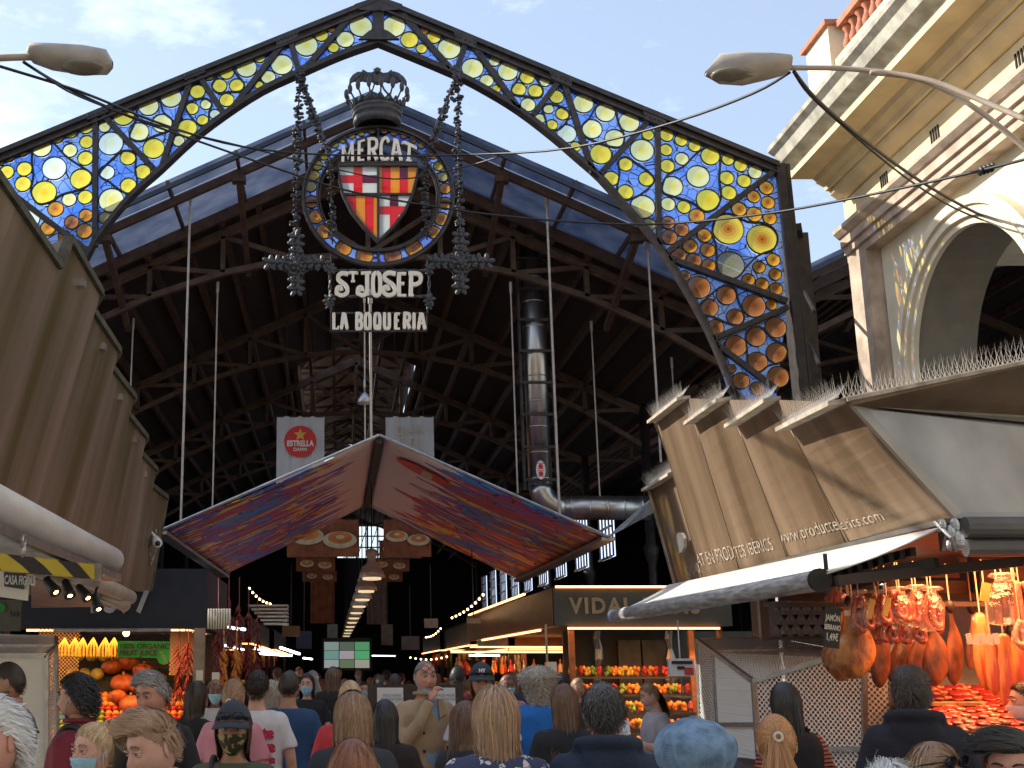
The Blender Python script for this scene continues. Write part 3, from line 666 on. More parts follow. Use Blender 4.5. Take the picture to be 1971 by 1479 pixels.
# ridge lantern
for s_ in (-1, 1):
    f = MB(); f.hexa([Vector(p) for p in ((AX+s_*0, 36, 13.35),(AX+s_*2.2, 36, 12.45),(AX+s_*2.2, 64, 12.45),(AX+s_*0, 64, 13.35),(AX+s_*0, 36, 13.42),(AX+s_*2.2, 36, 12.52),(AX+s_*2.2, 64, 12.52),(AX+s_*0, 64, 13.42))])
    obj('lantern_roof', f, M['lanternwood'], hall)
    f = MB()
    for k in range(9):
        Y = 36+3.5*k; f.beam((AX+s_*1.85, Y, zr(1.85)), (AX+s_*1.95, Y, 12.5), .1, .1, up=Vector((0,1,0)))
        f.beam((AX+s_*1.9, Y, 12.35), (AX, Y, 13.25), .1, .12); f.beam((AX, Y, 12.1), (AX+s_*1.9, Y, 12.1), .08, .1)
        if k < 8: f.beam((AX+s_*1.85, Y, 12.3), (AX, Y+3.5, 13.2), .07, .1); f.beam((AX, Y, 13.1), (AX+s_*1.8, Y+3.5, 12.3), .07, .1)
    f.beam((AX+s_*1.85, 36, zr(1.85)-.05), (AX+s_*1.85, 64, zr(1.85)-.05), .15, .25)
    obj('lantern_frame', f, M['rust'], hall)
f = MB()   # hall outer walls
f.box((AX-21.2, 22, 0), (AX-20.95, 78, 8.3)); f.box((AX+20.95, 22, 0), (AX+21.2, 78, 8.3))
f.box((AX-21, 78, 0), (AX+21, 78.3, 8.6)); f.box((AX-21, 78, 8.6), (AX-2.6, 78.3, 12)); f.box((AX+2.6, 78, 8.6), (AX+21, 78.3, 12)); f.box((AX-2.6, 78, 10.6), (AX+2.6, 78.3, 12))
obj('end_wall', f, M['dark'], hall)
f = MB()
for k in range(9): x = AX-2.6+.65*k; f.box((x-.05, 77.9, 8.6), (x+.05, 78, 10.6)); f.beam((x, 77.95, 8.6), (x+.65, 77.95, 10.6), .05, .08, up=Vector((0,1,0)))
for z in (9.2, 9.9): f.box((AX-2.6, 77.8, z), (AX+2.6, 77.9, z+.08))
obj('gable_window_bars', f, M['iron'], hall)
M['daywin'] = emat('window pane glowing for daylight', (.62,.72,.95), .9)  # panes emit a glow that stands in for daylight from outside
for side, x, n_ in ((1, AX+6.8, 9),):
    for k in range(n_):
        Y = 33+k*3.6; f = MB(); f.box((x, Y, 4.7), (x+.03, Y+1.7, 6.3)); wv = obj('side_window', f, M['daywin'], hall)
        f = MB()
        for j in range(5): f.box((x-.05, Y+j*.42-.03, 4.7), (x-.01, Y+j*.42+.03, 6.3))
        for j in range(5): f.box((x-.09, Y, 4.7+.4*j-.03), (x-.055, Y+1.7, 4.7+.4*j+.03))
        obj('glazing_bars', f, M['iron'], wv)
# hanging rods
RODS = [(365,368,350,1002,20.6,.022),(421,545,407,980,22.5,.016),(257,615,249,800,23,.016),(1052,378,1077,1002,20.6,.022),(1137,620,1157,990,23.5,.016),(983,545,996,950,22.5,.016),(1246,468,1272,890,20.6,.02),(1292,690,1297,760,24,.015),(712,560,715,842,17.5,.020),(702,560,702,870,19,.012)]
rl2 = ['on the left running down to the canopy corner','left, thinner and just right of the stout one','far left beside the metal awning','on the right running down in front of the duct','right, between duct and right awning','immediately left of the steel duct','far right beside the peak of the right awning','stub behind the right awning spikes','in the middle holding the canopy ridge','thin one in the middle carrying the small bell']
for (a, b, c, d, Y, r), lb in zip(RODS, rl2):
    A, B = P(a, b, Y), P(c, d, Y); x = (A.x+B.x)/2; f = MB(); f.tube([(x, Y, A.z), (x, Y, B.z)], r, 6); f.tube([(x, Y, A.z+.02), (x, Y, A.z-.2)], r*1.8, 6)
    obj('hanging_rod', f, M['rod'], None, False, 'pale steel hanging rod ' + lb, 'rod', 'steel hanging rods under the hall roof')
f = MB(); c = P(702, 766, 19); f.lathe([(.02,.1),(.06,.05),(.11,-.02),(.13,-.08),(.11,-.1)], c, 12); f.tube([c+Vector((0,0,.1)), c+Vector((0,0,.3))], .02, 6)
obj('bell', f, M['galv'], None, True, 'small round metal bell hanging on a thin cord', 'bell')
# =================================================================== DUCT
duct = thing('ventilation_duct', 'shiny steel ventilation duct dropping and turning right beside its ladder frame', 'duct', P(1040, 1000, 23))
f = MB(); a = P(1037, 560, 23); b = P(1040, 935, 23); X = b.x; r = .225
f.tube([(X, 23, a.z+1.5), (X, 23, b.z)], r, 28); obj('pipe', f, M['steel'], duct, True)
f = MB(); cz = P(1080, 978, 23).z; rad = b.z-cz
f.tube([(X+rad-rad*math.cos(t), 23, b.z-rad*math.sin(t)) for t in [math.pi/2*i/6 for i in range(7)]], r, 28); obj('elbow', f, M['steel'], duct, True)
f = MB(); f.tube([(X+rad, 23, cz), (X+rad+1.6, 23, cz)], r, 28)
for k in range(5): f.lathe([(r*1.0, 0), (r*1.05, .02), (r*1.0, .04)], (X+rad+.1+.33*k, 23, cz), 28, axis='X')
obj('horizontal_pipe', f, M['steel'], duct, True)
f = MB()
for k in range(9): f.lathe([(r, 0), (r*1.05, .015), (r, .03)], (X, 23, b.z+.1+.9*k*.55), 28)
obj('joint_rings', f, M['steel'], duct, True)
f = MB()
for s_ in (-1, 1):
    f.box((X+s_*.31-.025, 22.85, b.z-.1), (X+s_*.31+.025, 22.95, a.z+1.5))
for k in range(9): z = b.z+.05+.62*k; f.box((X-.33, 22.74, z), (X+.33, 22.78, z+.05))
obj('ladder_frame', f, M['iron'], duct)
M['white'] = pm('white enamel', (.72,.72,.70), .5, 0, .05); M['red'] = pm('red print', (.62,.02,.02), .5, 0, .1); M['black'] = pm('black print', (.015,.015,.015), .5)
f = MB(); c = P(1041, 905, 22.7)
f.lathe([(.005,0),(.09,0),(.09,.004),(.005,.004)], c, 20, axis='Y', sy=2.0); 
st = obj('sticker', f, M['white'], duct); f = MB()
for dz in (.07, -.07): f.lathe([(.004,0),(.045,0),(.045,.003),(.004,.003)], c+Vector((0,-.006,dz)), 12, axis='Y')
for dz in (-.12,-.02,.02,.12): f.box((c.x-.06, c.y-.005, c.z+dz), (c.x+.06, c.y-.002, c.z+dz+.012))
obj('sticker_print', f, M['red'], st)
# =================================================================== BANNERS
M['banner'] = pm('grey white banner cloth', (.55,.57,.62), .8, 0, .06, 2)
def banner(x0, x1, y0, y1, Y, label, nm='hanging_banner', m=None):
    A = P(x0, y0, Y); B = P(x1, y1, Y); f = MB(); n_ = 12; vs = []; fs = []
    for i in range(n_+1):
        x = lerp(A.x, B.x, i/n_); yy = Y+.03*math.sin(i*1.9)
        vs += [(x, yy, A.z), (x, yy, B.z), (x, yy+.012, A.z), (x, yy+.012, B.z)]
    for i in range(n_): a = 4*i; fs += [(a, a+1, a+5, a+4), (a+2, a+6, a+7, a+3), (a, a+4, a+6, a+2), (a+1, a+3, a+7, a+5)]
    f.add(vs, fs); root = thing(nm, label, 'banner', ((A.x+B.x)/2, Y, B.z)); obj('cloth', f, m or M['banner'], root)
    f = MB(); f.tube([(A.x-.03, Y, A.z), (B.x+.03, Y, A.z)], .02, 6); f.tube([((A.x+B.x)/2-.3, Y, A.z), ((A.x+B.x)/2-.3, Y, A.z+2.5)], .006, 4); f.tube([((A.x+B.x)/2+.3, Y, A.z), ((A.x+B.x)/2+.3, Y, A.z+2.5)], .006, 4); obj('top_bar', f, M['iron'], root)
    return root
YB = 26.0
b1 = banner(533, 624, 802, 935, YB, 'grey white banner with a red disc and gold star left of the canopy peak')
c = P(578, 850, YB-.06); rd = (P(609, 850, YB)-P(578, 850, YB)).x
f = MB(); f.lathe([(.01,0),(rd,0),(rd,.008),(.01,.008)], c, 32, axis='Y'); dsc = obj('red_disc', f, M['red'], b1)
M['gold'] = pm('gold print', (.75,.42,.06), .5); f = MB(); pts = []
for k in range(10): a = math.pi/2+k*math.pi/5; r_ = rd*(.42 if k % 2 == 0 else .18); pts.append(c+Vector((r_*math.cos(a), -.012, rd*.42+r_*math.sin(a))))
f.add(pts+[c+Vector((0,-.012,rd*.42))], [(i, (i+1)%10, 10) for i in range(10)]); obj('star', f, M['gold'], dsc)
f = MB(); text_on(f, 'ESTRELLA', c+Vector((0,-.014,-.10*1)), (1,0,0), (0,0,1), .165, bold=.008, sx=.8, extrude=.002)
text_on(f, 'DAMM', c+Vector((0,-.014,-.21)), (1,0,0), (0,0,1), .10, bold=.003, extrude=.002); obj('lettering', f, M['white'], dsc)
b2 = banner(742, 836, 802, 900, YB, 'grey white banner lettered in hand painted capitals right of the canopy peak')
M['palegold'] = pm('pale gold brush print', (.55,.48,.36), .6)
f = MB(); c = P(789, 826, YB-.06)
for i, t_ in enumerate(('BAR', 'CEL', 'ONA')): text_on(f, t_, c+Vector((0,-.0,-.12-.26*i)), (1,0,.03*(-1)**i), (0,0,1), .27, bold=.004, track=1.35, extrude=.002)
obj('lettering', f, M['palegold'], b2)
# coffee cup banners
def cupmat():
    m = pm('brown orange printed cloth', (.22,.07,.03), .8, 0, .3, 3); return m
M['cupcloth'] = cupmat(); M['cupcream'] = pm('cream print', (.50,.42,.30), .8); M['cuporange'] = pm('orange print', (.50,.18,.05), .8, 0, .3, 4)
k = 0
for side in (-1, 1):
    for i, (x0, x1, y0, y1, Y) in enumerate([(553,690,1000,1072,28) if side < 0 else (738,830,1000,1072,28), (553,640,1040,1073,31) if side < 0 else (730,812,1042,1075,31), (570,645,1073,1100,35) if side < 0 else (714,788,1076,1100,35), (582,648,1100,1120,39) if side < 0 else (712,775,1100,1120,39)]):
        side_n = 'left' if side < 0 else 'right'
        bn = banner(x0, x1, y0, y1, Y, f'{["nearest","second","third","farthest"][i]} orange banner printed with coffee cups, {side_n} of the lamps', 'cup_banner', M['cupcloth']); bn['group'] = 'orange coffee cup banners'
        f = MB(); g = MB(); A = P(x0, y0, Y-.07); B = P(x1, y1, Y-.07); w_ = B.x-A.x; h_ = A.z-B.z
        for j in range(2):
            cx_ = lerp(A.x, B.x, .28+.46*j); cz_ = lerp(A.z, B.z, .45+.1*j); rr_ = min(w_*.2, h_*.42)
            f.lathe([(rr_*.95,0),(rr_*1.2,0),(rr_*1.2,.004),(rr_*.95,.004)], (cx_, Y-.06, cz_), 20, axis='Y', sy=.5)
            g.lathe([(.01,0),(rr_*.85,0),(rr_*.85,.004),(.01,.004)], (cx_, Y-.062, cz_+rr_*.15), 20, axis='Y', sy=.5)
            f.lathe([(.01,0),(rr_*.3,0),(rr_*.3,.004),(.01,.004)], (cx_, Y-.07, cz_+rr_*.2), 12, axis='Y', sy=.5)
        obj('cup_rims', f, M['cupcream'], bn); obj('cups', g, M['cuporange'], bn)
for i, (x0, x1, y0, y1, Y) in enumerate([(598,644,1118,1200,44), (706,746,1118,1202,44)]):
    banner(x0, x1, y0, y1, Y, ['faint dark long banner left of the row of lamps','faint long banner right of the row of lamps'][i], 'long_banner', M['cupcloth'] if i == 0 else pm('dim grey print', (.16,.11,.09), .8))
# =================================================================== PAINTED CANOPY
def canopy_mat():
    m, t, b, o = new_mat('painted canopy cloth'); n = t.nodes; l = t.links
    tcn = n.new('ShaderNodeTexCoord'); mp_ = n.new('ShaderNodeMapping'); l.new(tcn.outputs['UV'], mp_.inputs[0]); mp_.inputs['Rotation'].default_value = (0,0,.35); mp_.inputs['Scale'].default_value = (.8, 3.2, 1)
    z = n.new('ShaderNodeTexNoise'); z.inputs['Scale'].default_value = 1.7; z.inputs['Detail'].default_value = 4; z.inputs['Distortion'].default_value = 1.0; l.new(mp_.outputs[0], z.inputs[0])
    rp = n.new('ShaderNodeValToRGB'); rp.color_ramp.interpolation = 'CONSTANT'; e = rp.color_ramp.elements
    cols = [(.0,(.05,.12,.50)),(.37,(.08,.26,.60)),(.42,(.20,.08,.36)),(.455,(.50,.06,.08)),(.50,(.06,.16,.55)),(.53,(.80,.55,.06)),(.555,(.62,.07,.04)),(.60,(.10,.07,.34)),(.66,(.55,.30,.35))]
    e[0].position, e[0].color = cols[0][0], (*cols[0][1], 1); e[1].position, e[1].color = cols[1][0], (*cols[1][1], 1)
    for p_, c_ in cols[2:]: x = e.new(p_); x.color = (*c_, 1)
    l.new(z.outputs[0], rp.inputs[0])
    # second palette towards the eaves: orange and brown
    r2 = n.new('ShaderNodeValToRGB'); r2.color_ramp.interpolation = 'CONSTANT'; e = r2.color_ramp.elements
    cols = [(.0,(.36,.10,.05)),(.42,(.70,.26,.05)),(.48,(.25,.06,.16)),(.52,(.75,.50,.30)),(.57,(.50,.08,.04)),(.62,(.14,.10,.34))]
    e[0].position, e[0].color = cols[0][0], (*cols[0][1], 1); e[1].position, e[1].color = cols[1][0], (*cols[1][1], 1)
    for p_, c_ in cols[2:]: x = e.new(p_); x.color = (*c_, 1)
    l.new(z.outputs[0], r2.inputs[0])
    sx = n.new('ShaderNodeSeparateXYZ'); l.new(tcn.outputs['UV'], sx.inputs[0])
    z2 = n.new('ShaderNodeTexNoise'); z2.inputs['Scale'].default_value = 3.5; z2.inputs['Detail'].default_value = 6; mp2 = n.new('ShaderNodeMapping'); mp2.inputs['Scale'].default_value = (.8, 3.5, 1); mp2.inputs['Rotation'].default_value = (0,0,.2); l.new(tcn.outputs['UV'], mp2.inputs[0]); l.new(mp2.outputs[0], z2.inputs[0])
    def thr(k0, amp):
        a = n.new('ShaderNodeMath'); a.operation = 'MULTIPLY_ADD'; a.inputs[1].default_value = amp; l.new(z2.outputs[0], a.inputs[0]); l.new(sx.outputs[0], a.inputs[2])
        g = n.new('ShaderNodeMath'); g.operation = 'GREATER_THAN'; g.inputs[1].default_value = k0; l.new(a.outputs[0], g.inputs[0]); return g.outputs[0]
    m1 = n.new('ShaderNodeMix'); m1.data_type = 'RGBA'; l.new(thr(1.30, .8), m1.inputs[0]); l.new(rp.outputs[0], m1.inputs[6]); l.new(r2.outputs[0], m1.inputs[7])
    m2 = n.new('ShaderNodeMix'); m2.data_type = 'RGBA'; l.new(thr(.80, 1.05), m2.inputs[0]); m2.inputs[6].default_value = (.72,.56,.55,1); l.new(m1.outputs[2], m2.inputs[7])
    # dark drawn contour lines
    vo = n.new('ShaderNodeTexVoronoi'); vo.feature = 'DISTANCE_TO_EDGE'; vo.inputs['Scale'].default_value = 7; l.new(mp2.outputs[0], vo.inputs[0])
    gt = n.new('ShaderNodeMath'); gt.operation = 'LESS_THAN'; gt.inputs[1].default_value = .025; l.new(vo.outputs['Distance'], gt.inputs[0])
    mu = n.new('ShaderNodeMath'); mu.operation = 'MULTIPLY'; l.new(gt.outputs[0], mu.inputs[0]); l.new(thr(.9, 1.05), mu.inputs[1])
    m3 = n.new('ShaderNodeMix'); m3.data_type = 'RGBA'; l.new(mu.outputs[0], m3.inputs[0]); l.new(m2.outputs[2], m3.inputs[6]); m3.inputs[7].default_value = (.08,.04,.05,1)
    l.new(m3.outputs[2], b.inputs['Base Color']); b.inputs['Roughness'].default_value = .75
    return m
M['canopy'] = canopy_mat()
can = thing('painted_canopy', 'tent shaped canopy painted with bright brush strokes, hung above the aisle', 'canopy', (AX, 17, 3.5))
RF, RB_ = P(729, 838, 16.8), P(707, 970, 24.7); RF.x = RB_.x = AX
for s_, ef, eb in ((-1, P(308, 1022, 16.8), None), (1, P(1172, 1034, 16.8), None)):
    eb = Vector((ef.x*(.93 if s_ < 0 else .97), 24.7, ef.z+.02)); f = MB(); vs = []; fs = []; nu, nv = 16, 12; f.uv = {}
    for i in range(nu+1):
        for j in range(nv+1):
            u, v = i/nu, j/nv; a = RF.lerp(RB_, v); b = ef.lerp(eb, v); p = a.lerp(b, u); p.z -= .05*math.sin(math.pi*u)
            f.uv[len(vs)] = (u + (0 if s_ > 0 else .013), v*1.6 + (0 if s_ > 0 else 3.7)); vs.append(p)
    for i in range(nu):
        for j in range(nv): fs.append((i*(nv+1)+j, (i+1)*(nv+1)+j, (i+1)*(nv+1)+j+1, i*(nv+1)+j+1))
    f.add(vs, fs); o = obj('painted_cloth', f, M['canopy'], can, True); set_uv(o, f)
    sm = o.modifiers.new('thick', 'SOLIDIFY'); sm.thickness = .01; sm.offset = 1
    f = MB(); f.tube([RF, ef], .022, 6); f.tube([RB_, eb], .03, 6); f.tube([ef, eb], .03, 6); f.beam(ef+Vector((0,.02,-.02)), eb+Vector((0,0,-.06)), .18, .05)
    obj('edge_rail', f, M['galv'], can)
f = MB(); f.beam(RF+Vector((0,.05,-.06)), RB_+Vector((0,0,-.06)), .09, .09); obj('ridge_beam', f, M['iron'], can)
f = MB(); ef = P(1172, 1034, 16.8); A = ef+Vector((0,0,0))
f.add([A, P(1200, 1018, 16.9), P(1262, 955, 18), P(1262, 985, 18)], [(0,1,2,3)]); f.tube([A, P(1262, 955, 18)], .02, 6)
obj('tie_flap', f, pm('grey canvas', (.22,.23,.25), .8), can)
# painted red board on the right slope
ef = P(1172,1034,16.8)
def cp3(u, v): 
    eb = Vector((ef.x*.97, 24.7, ef.z+.02)); p = RF.lerp(RB_, v).lerp(ef.lerp(eb, v), u); p.z -= .05*math.sin(math.pi*u)+.03; return p
f = MB(); n_ = 28; f.add([cp3(.215+.125*math.cos(2*math.pi*i/n_), .13+.045*math.sin(2*math.pi*i/n_)) for i in range(n_)], [tuple(range(n_))])
sb = obj('painted_board', f, M['red'], can)
f = MB(); f.add([cp3(.21,.10)+Vector((0,0,-.01)), cp3(.26,.10)+Vector((0,0,-.01)), cp3(.26,.16)+Vector((0,0,-.01)), cp3(.21,.16)+Vector((0,0,-.01))], [(0,1,2,3)]); obj('board_label', f, M['cupcream'], sb)

# =================================================================== STONE BUILDINGS WITH PORCHES
M['stucco'] = pm('cream painted stucco', (.70,.57,.34), .8, 0, .10, 2.5, .12, 40)
M['stucco2'] = pm('pale cream wall plaster', (.70,.63,.48), .85, 0, .10, 2, .12, 30)
M['stone'] = pm('tan sandstone', (.50,.39,.30), .8, 0, .28, 3, .3, 35)
M['soffit'] = pm('arch lining in painted shade', (.20,.18,.14), .85, 0, .1, 3)  # darker than the wall plaster: shade inside the arch put into the colour
M['terra'] = pm('terracotta', (.42,.15,.08), .75, 0, .15, 6)
M['lichen'] = pm('weathered cornice lead', (.52,.50,.42), .8, 0, .25, 5, .2, 20)
def building(s_, label, nm, full):
    b = thing(nm, label, 'building', (s_*7.3, 8, 0)); Y0, Y1 = -4.0, 16.3
    def ext(prof, mt, name, y0=Y0, y1=Y1, mi=None):
        f = MB(); n_ = len(prof)
        f.add([(s_*x, y0, z) for x, z in prof] + [(s_*x, y1, z) for x, z in prof], [(i, (i+1)%n_, n_+(i+1)%n_, n_+i) for i in range(n_)] + [tuple(range(n_))[::-1], tuple(range(n_, 2*n_))])
        return obj(name, f, mt, b)
    ext([(7.6,8.98),(6.10,8.95),(6.12,8.90),(6.2,8.84),(6.26,8.72),(6.42,8.64),(6.42,8.60),(7.6,8.60)], M['lichen'], 'gutter_moulding')
    ext([(7.6,8.59),(6.40,8.59),(6.40,8.50),(6.72,8.50),(6.76,8.44),(6.86,8.38),(6.88,8.32),(7.6,8.32)], M['stucco'], 'cornice')
    ext([(7.6,8.31),(6.93,8.31),(6.95,8.26),(7.05,8.18),(7.08,8.16),(7.6,8.16)], M['stucco'], 'bed_moulding')
    ext([(11,8.15),(7.12,8.15),(7.12,7.72),(11,7.72)], M['stucco'], 'frieze')
    ext([(7.6,7.715),(6.93,7.715),(6.93,7.66),(6.99,7.60),(7.02,7.58),(7.02,7.47),(7.06,7.46),(7.06,7.36),(7.10,7.35),(7.10,7.25),(7.6,7.25)], M['stone'], 'architrave')
    f = MB(); f.box((min(s_*7.6,s_*11.5), Y0, 7.2), (max(s_*7.6,s_*11.5), Y1-.05, 7.6)); f.box((min(s_*7.2,s_*11.5), Y0, 8.2), (max(s_*7.2,s_*11.5), Y1-.03, 9.0)); obj('ceiling', f, M['stucco2'], b)
    for Y in (14.9, 13.5, 11.6, 9.6) if full else ():
        f = MB()
        for j in range(4): f.box((s_*7.113 if s_ > 0 else s_*7.12, Y+.06*j, 7.86), (s_*7.13, Y+.06*j+.025, 8.04))
        for j in range(4): pass
        f.v = [(x - .006*s_, y, z) for x, y, z in f.v]; obj('vent_slots', f, M['dark'], b)
    # wall with arches
    for c in (13.58, 9.1, 4.6, .1):
        y0, y1 = c-2.24, c+2.24; y1 = min(y1, 15.7) if c > 13 else y1; zc, r = 5.3, 1.47; ztop = 7.25; n_ = 20
        f = MB(); X0, X1 = s_*7.3, s_*8.05
        arc = [(c+r*math.cos(math.pi*i/n_), zc+r*math.sin(math.pi*i/n_)) for i in range(n_+1)]
        tops = [(lerp(y1, y0, i/n_), ztop) for i in range(n_+1)]
        for X in (X0, X1): f.add([(X, *p) for p in arc] + [(X, *p) for p in tops], [(i, i+1, n_+2+i, n_+1+i) for i in range(n_)])
        for X in (X0, X1):
            f.add([(X,y1,0),(X,c+r,0),(X,c+r,zc),(X,y1,ztop)], [(0,1,2,3)]); f.add([(X,y0,0),(X,c-r,0),(X,c-r,zc),(X,y0,ztop)], [(0,3,2,1)])
        obj('arched_wall', f, M['stucco2'], b)
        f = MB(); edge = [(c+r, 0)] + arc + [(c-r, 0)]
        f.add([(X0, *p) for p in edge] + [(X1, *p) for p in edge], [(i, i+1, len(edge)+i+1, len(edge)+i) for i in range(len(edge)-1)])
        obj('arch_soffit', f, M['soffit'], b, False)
        f = MB()
        for (ra, rb, pr) in ((1.77,1.66,.13),(1.66,1.60,.09),(1.60,1.53,.11),(1.53,1.44,.06)):
            oa = [(c+ra, 0)] + [(c+ra*math.cos(math.pi*i/32), zc+ra*math.sin(math.pi*i/32)) for i in range(33)] + [(c-ra, 0)]
            ob = [(c+rb, 0)] + [(c+rb*math.cos(math.pi*i/32), zc+rb*math.sin(math.pi*i/32)) for i in range(33)] + [(c-rb, 0)]
            n2 = len(oa); xa = s_*(7.3-pr); xb = s_*7.305
            f.add([(xa, *p) for p in oa]+[(xa, *p) for p in ob]+[(xb, *p) for p in oa]+[(xb, *p) for p in ob],
                  [q for i in range(n2-1) for q in ((i,i+1,n2+i+1,n2+i),(i,i+1,2*n2+i+1,2*n2+i),(n2+i,n2+i+1,3*n2+i+1,3*n2+i))])
        obj('archivolt', f, M['stucco2'], b)
    def bxs(x0, x1, y0, y1, z0, z1): 
        f = MB(); f.box((min(s_*x0,s_*x1), y0, z0), (max(s_*x0,s_*x1), y1, z1)); return f
    obj('corner_pier', bxs(7.10, 8.0, 15.72, 16.28, 0, 7.25), M['stone'], b)
    for c in (11.34, 6.85, 2.35): obj('pilaster', bxs(7.18, 7.31, c-.2, c+.2, 0, 7.25), M['stone'], b)
    # parapet
    if not full: return b
    obj('parapet_plinth', bxs(6.85, 7.25, Y0, 15.5, 8.99, 9.92), M['stucco'], b)
    obj('corner_pedestal', bxs(6.80, 7.30, 15.5, 16.3, 8.985, 10.45), M['stucco2'], b)
    obj('pedestal_cap', bxs(6.74, 7.36, 15.44, 16.36, 10.45, 10.52), M['terra'], b)
    obj('handrail', bxs(6.88, 7.22, Y0, 15.44, 10.36, 10.46), M['terra'], b)
    for k in range(30 if full else 0):
        f = MB(); f.lathe([(.07,9.92),(.07,9.96),(.04,9.98),(.075,10.05),(.08,10.11),(.045,10.20),(.04,10.27),(.07,10.31),(.07,10.36)], (s_*7.0, 15.33-.21*k, 0), 12); obj('baluster', f, M['terra'], b, True)
    return b
# town houses across the street behind the photographer, unseen, added to cut sky light
th = thing('town_house', 'plain ochre town houses across the street behind the camera, unseen, added to cut sky light', 'building', (0,-16,0)); M['ochre'] = pm('ochre render', (.50,.42,.30), .85, 0, .1, .6)
f = MB(); f.box((-34,-26,0),(34,-16,14)); obj('wall', f, M['ochre'], th)
f = MB(); f.box((-34.4,-26.4,14),(34.4,-15.6,14.6)); obj('cornice', f, M['stone'], th)
for i in range(14):
    for j in range(3):
        f = MB(); f.box((-32+4.7*i,-16.05,3.6+3.6*j),(-30.8+4.7*i,-15.97,5.8+3.6*j)); obj('window', f, M['dark'], th)
building(1, 'cream stone porch building with arches and balustrade on the right', 'porch_building', True)
building(-1, 'cream stone porch building with arches on the left side of the passage', 'porch_building', False)
# =================================================================== METAL STALL AWNINGS
def metal_mat(name, c1, c2, streak, uv=True):
    m, t, b, o = new_mat(name); n = t.nodes; l = t.links
    tcn = n.new('ShaderNodeTexCoord'); mp_ = n.new('ShaderNodeMapping'); l.new(tcn.outputs['UV' if uv else 'Object'], mp_.inputs[0]); mp_.inputs['Scale'].default_value = (9, .22, 1) if uv else (1.5, 1.5, .8)
    z = n.new('ShaderNodeTexNoise'); z.inputs['Scale'].default_value = 1.6; z.inputs['Detail'].default_value = 8; l.new(mp_.outputs[0], z.inputs[0])
    rp = n.new('ShaderNodeValToRGB'); rp.color_ramp.elements[0].position = .36; rp.color_ramp.elements[1].position = .66
    rp.color_ramp.elements[0].color = (*c1, 1); rp.color_ramp.elements[1].color = (*c2, 1); l.new(z.outputs[0], rp.inputs[0])
    z2 = n.new('ShaderNodeTexNoise'); z2.inputs['Scale'].default_value = 22; z2.inputs['Detail'].default_value = 3; mp2 = n.new('ShaderNodeMapping'); mp2.inputs['Scale'].default_value = (5.5, .30, 1) if uv else (.6, .6, .25); l.new(tcn.outputs['UV' if uv else 'Object'], mp2.inputs[0]); l.new(mp2.outputs[0], z2.inputs[0])
    r2 = n.new('ShaderNodeValToRGB'); r2.color_ramp.elements[0].position = .72; r2.color_ramp.elements[1].position = .80; r2.color_ramp.elements[0].color = (0,0,0,1); l.new(z2.outputs[0], r2.inputs[0])
    mx_ = n.new('ShaderNodeMix'); mx_.data_type = 'RGBA'; mx_.inputs[7].default_value = (*streak, 1); l.new(r2.outputs[0], mx_.inputs[0]); l.new(rp.outputs[0], mx_.inputs[6]); l.new(mx_.outputs[2], b.inputs['Base Color'])
    bp = n.new('ShaderNodeBump'); bp.inputs['Strength'].default_value = .25; bp.inputs['Distance'].default_value = .02; l.new(z.outputs[0], bp.inputs['Height']); l.new(bp.outputs[0], b.inputs['Normal'])
    b.inputs['Roughness'].default_value = .42; b.inputs['Metallic'].default_value = .35; return m
M['bronze'] = metal_mat('weathered bronze sheet', (.135,.085,.046), (.31,.215,.14), (.50,.41,.32))
M['olive'] = metal_mat('weathered olive bronze sheet', (.12,.10,.045), (.30,.23,.20), (.55,.47,.40))
M['greysheet'] = metal_mat('grey weathered sheet', (.30,.29,.27), (.46,.45,.42), (.62,.61,.58), False)
M['bronze2'] = metal_mat('plain bronze sheet', (.16,.11,.075), (.25,.18,.125), (.4,.33,.27), False)
M['scratch'] = pm('worn pale lettering', (.34,.28,.22), .6, 0, .35, 30, thr=(.45,.55))
M['ledge'] = pm('pale ledge strip', (.40,.34,.27), .7, 0, .3, 12)
M['spike'] = pm('bird spike wire', (.62,.58,.54), .3, .6)
def spikes(name, a, b, label, n_, out, h=.13, parent=None):
    """double row of thin wires fanned over a ledge from a to b; out = outward direction"""
    f = MB(); a = Vector(a); b = Vector(b); rnd = random.Random(n_); o_ = Vector(out).normalized()
    for i in range(n_):
        p = a.lerp(b, (i+.5)/n_); ax_ = (b-a).normalized()
        for s_ in (-.8, .1, .8):
            d = (Vector((0,0,1)) + o_*s_*.9 + ax_*rnd.uniform(-.10,.10)).normalized()
            q = p+d*h*rnd.uniform(.85,1.1); r = .0022; u = ax_*r; v = d.cross(ax_).normalized()*r
            f.add([p+u, p-u*.5+v, p-u*.5-v, q], [(0,1,3),(1,2,3),(2,0,3)])
    f.beam(a+Vector((0,0,.006)), b+Vector((0,0,.006)), .02, .008)
    return obj(name, f, M['spike'], parent, False, label)
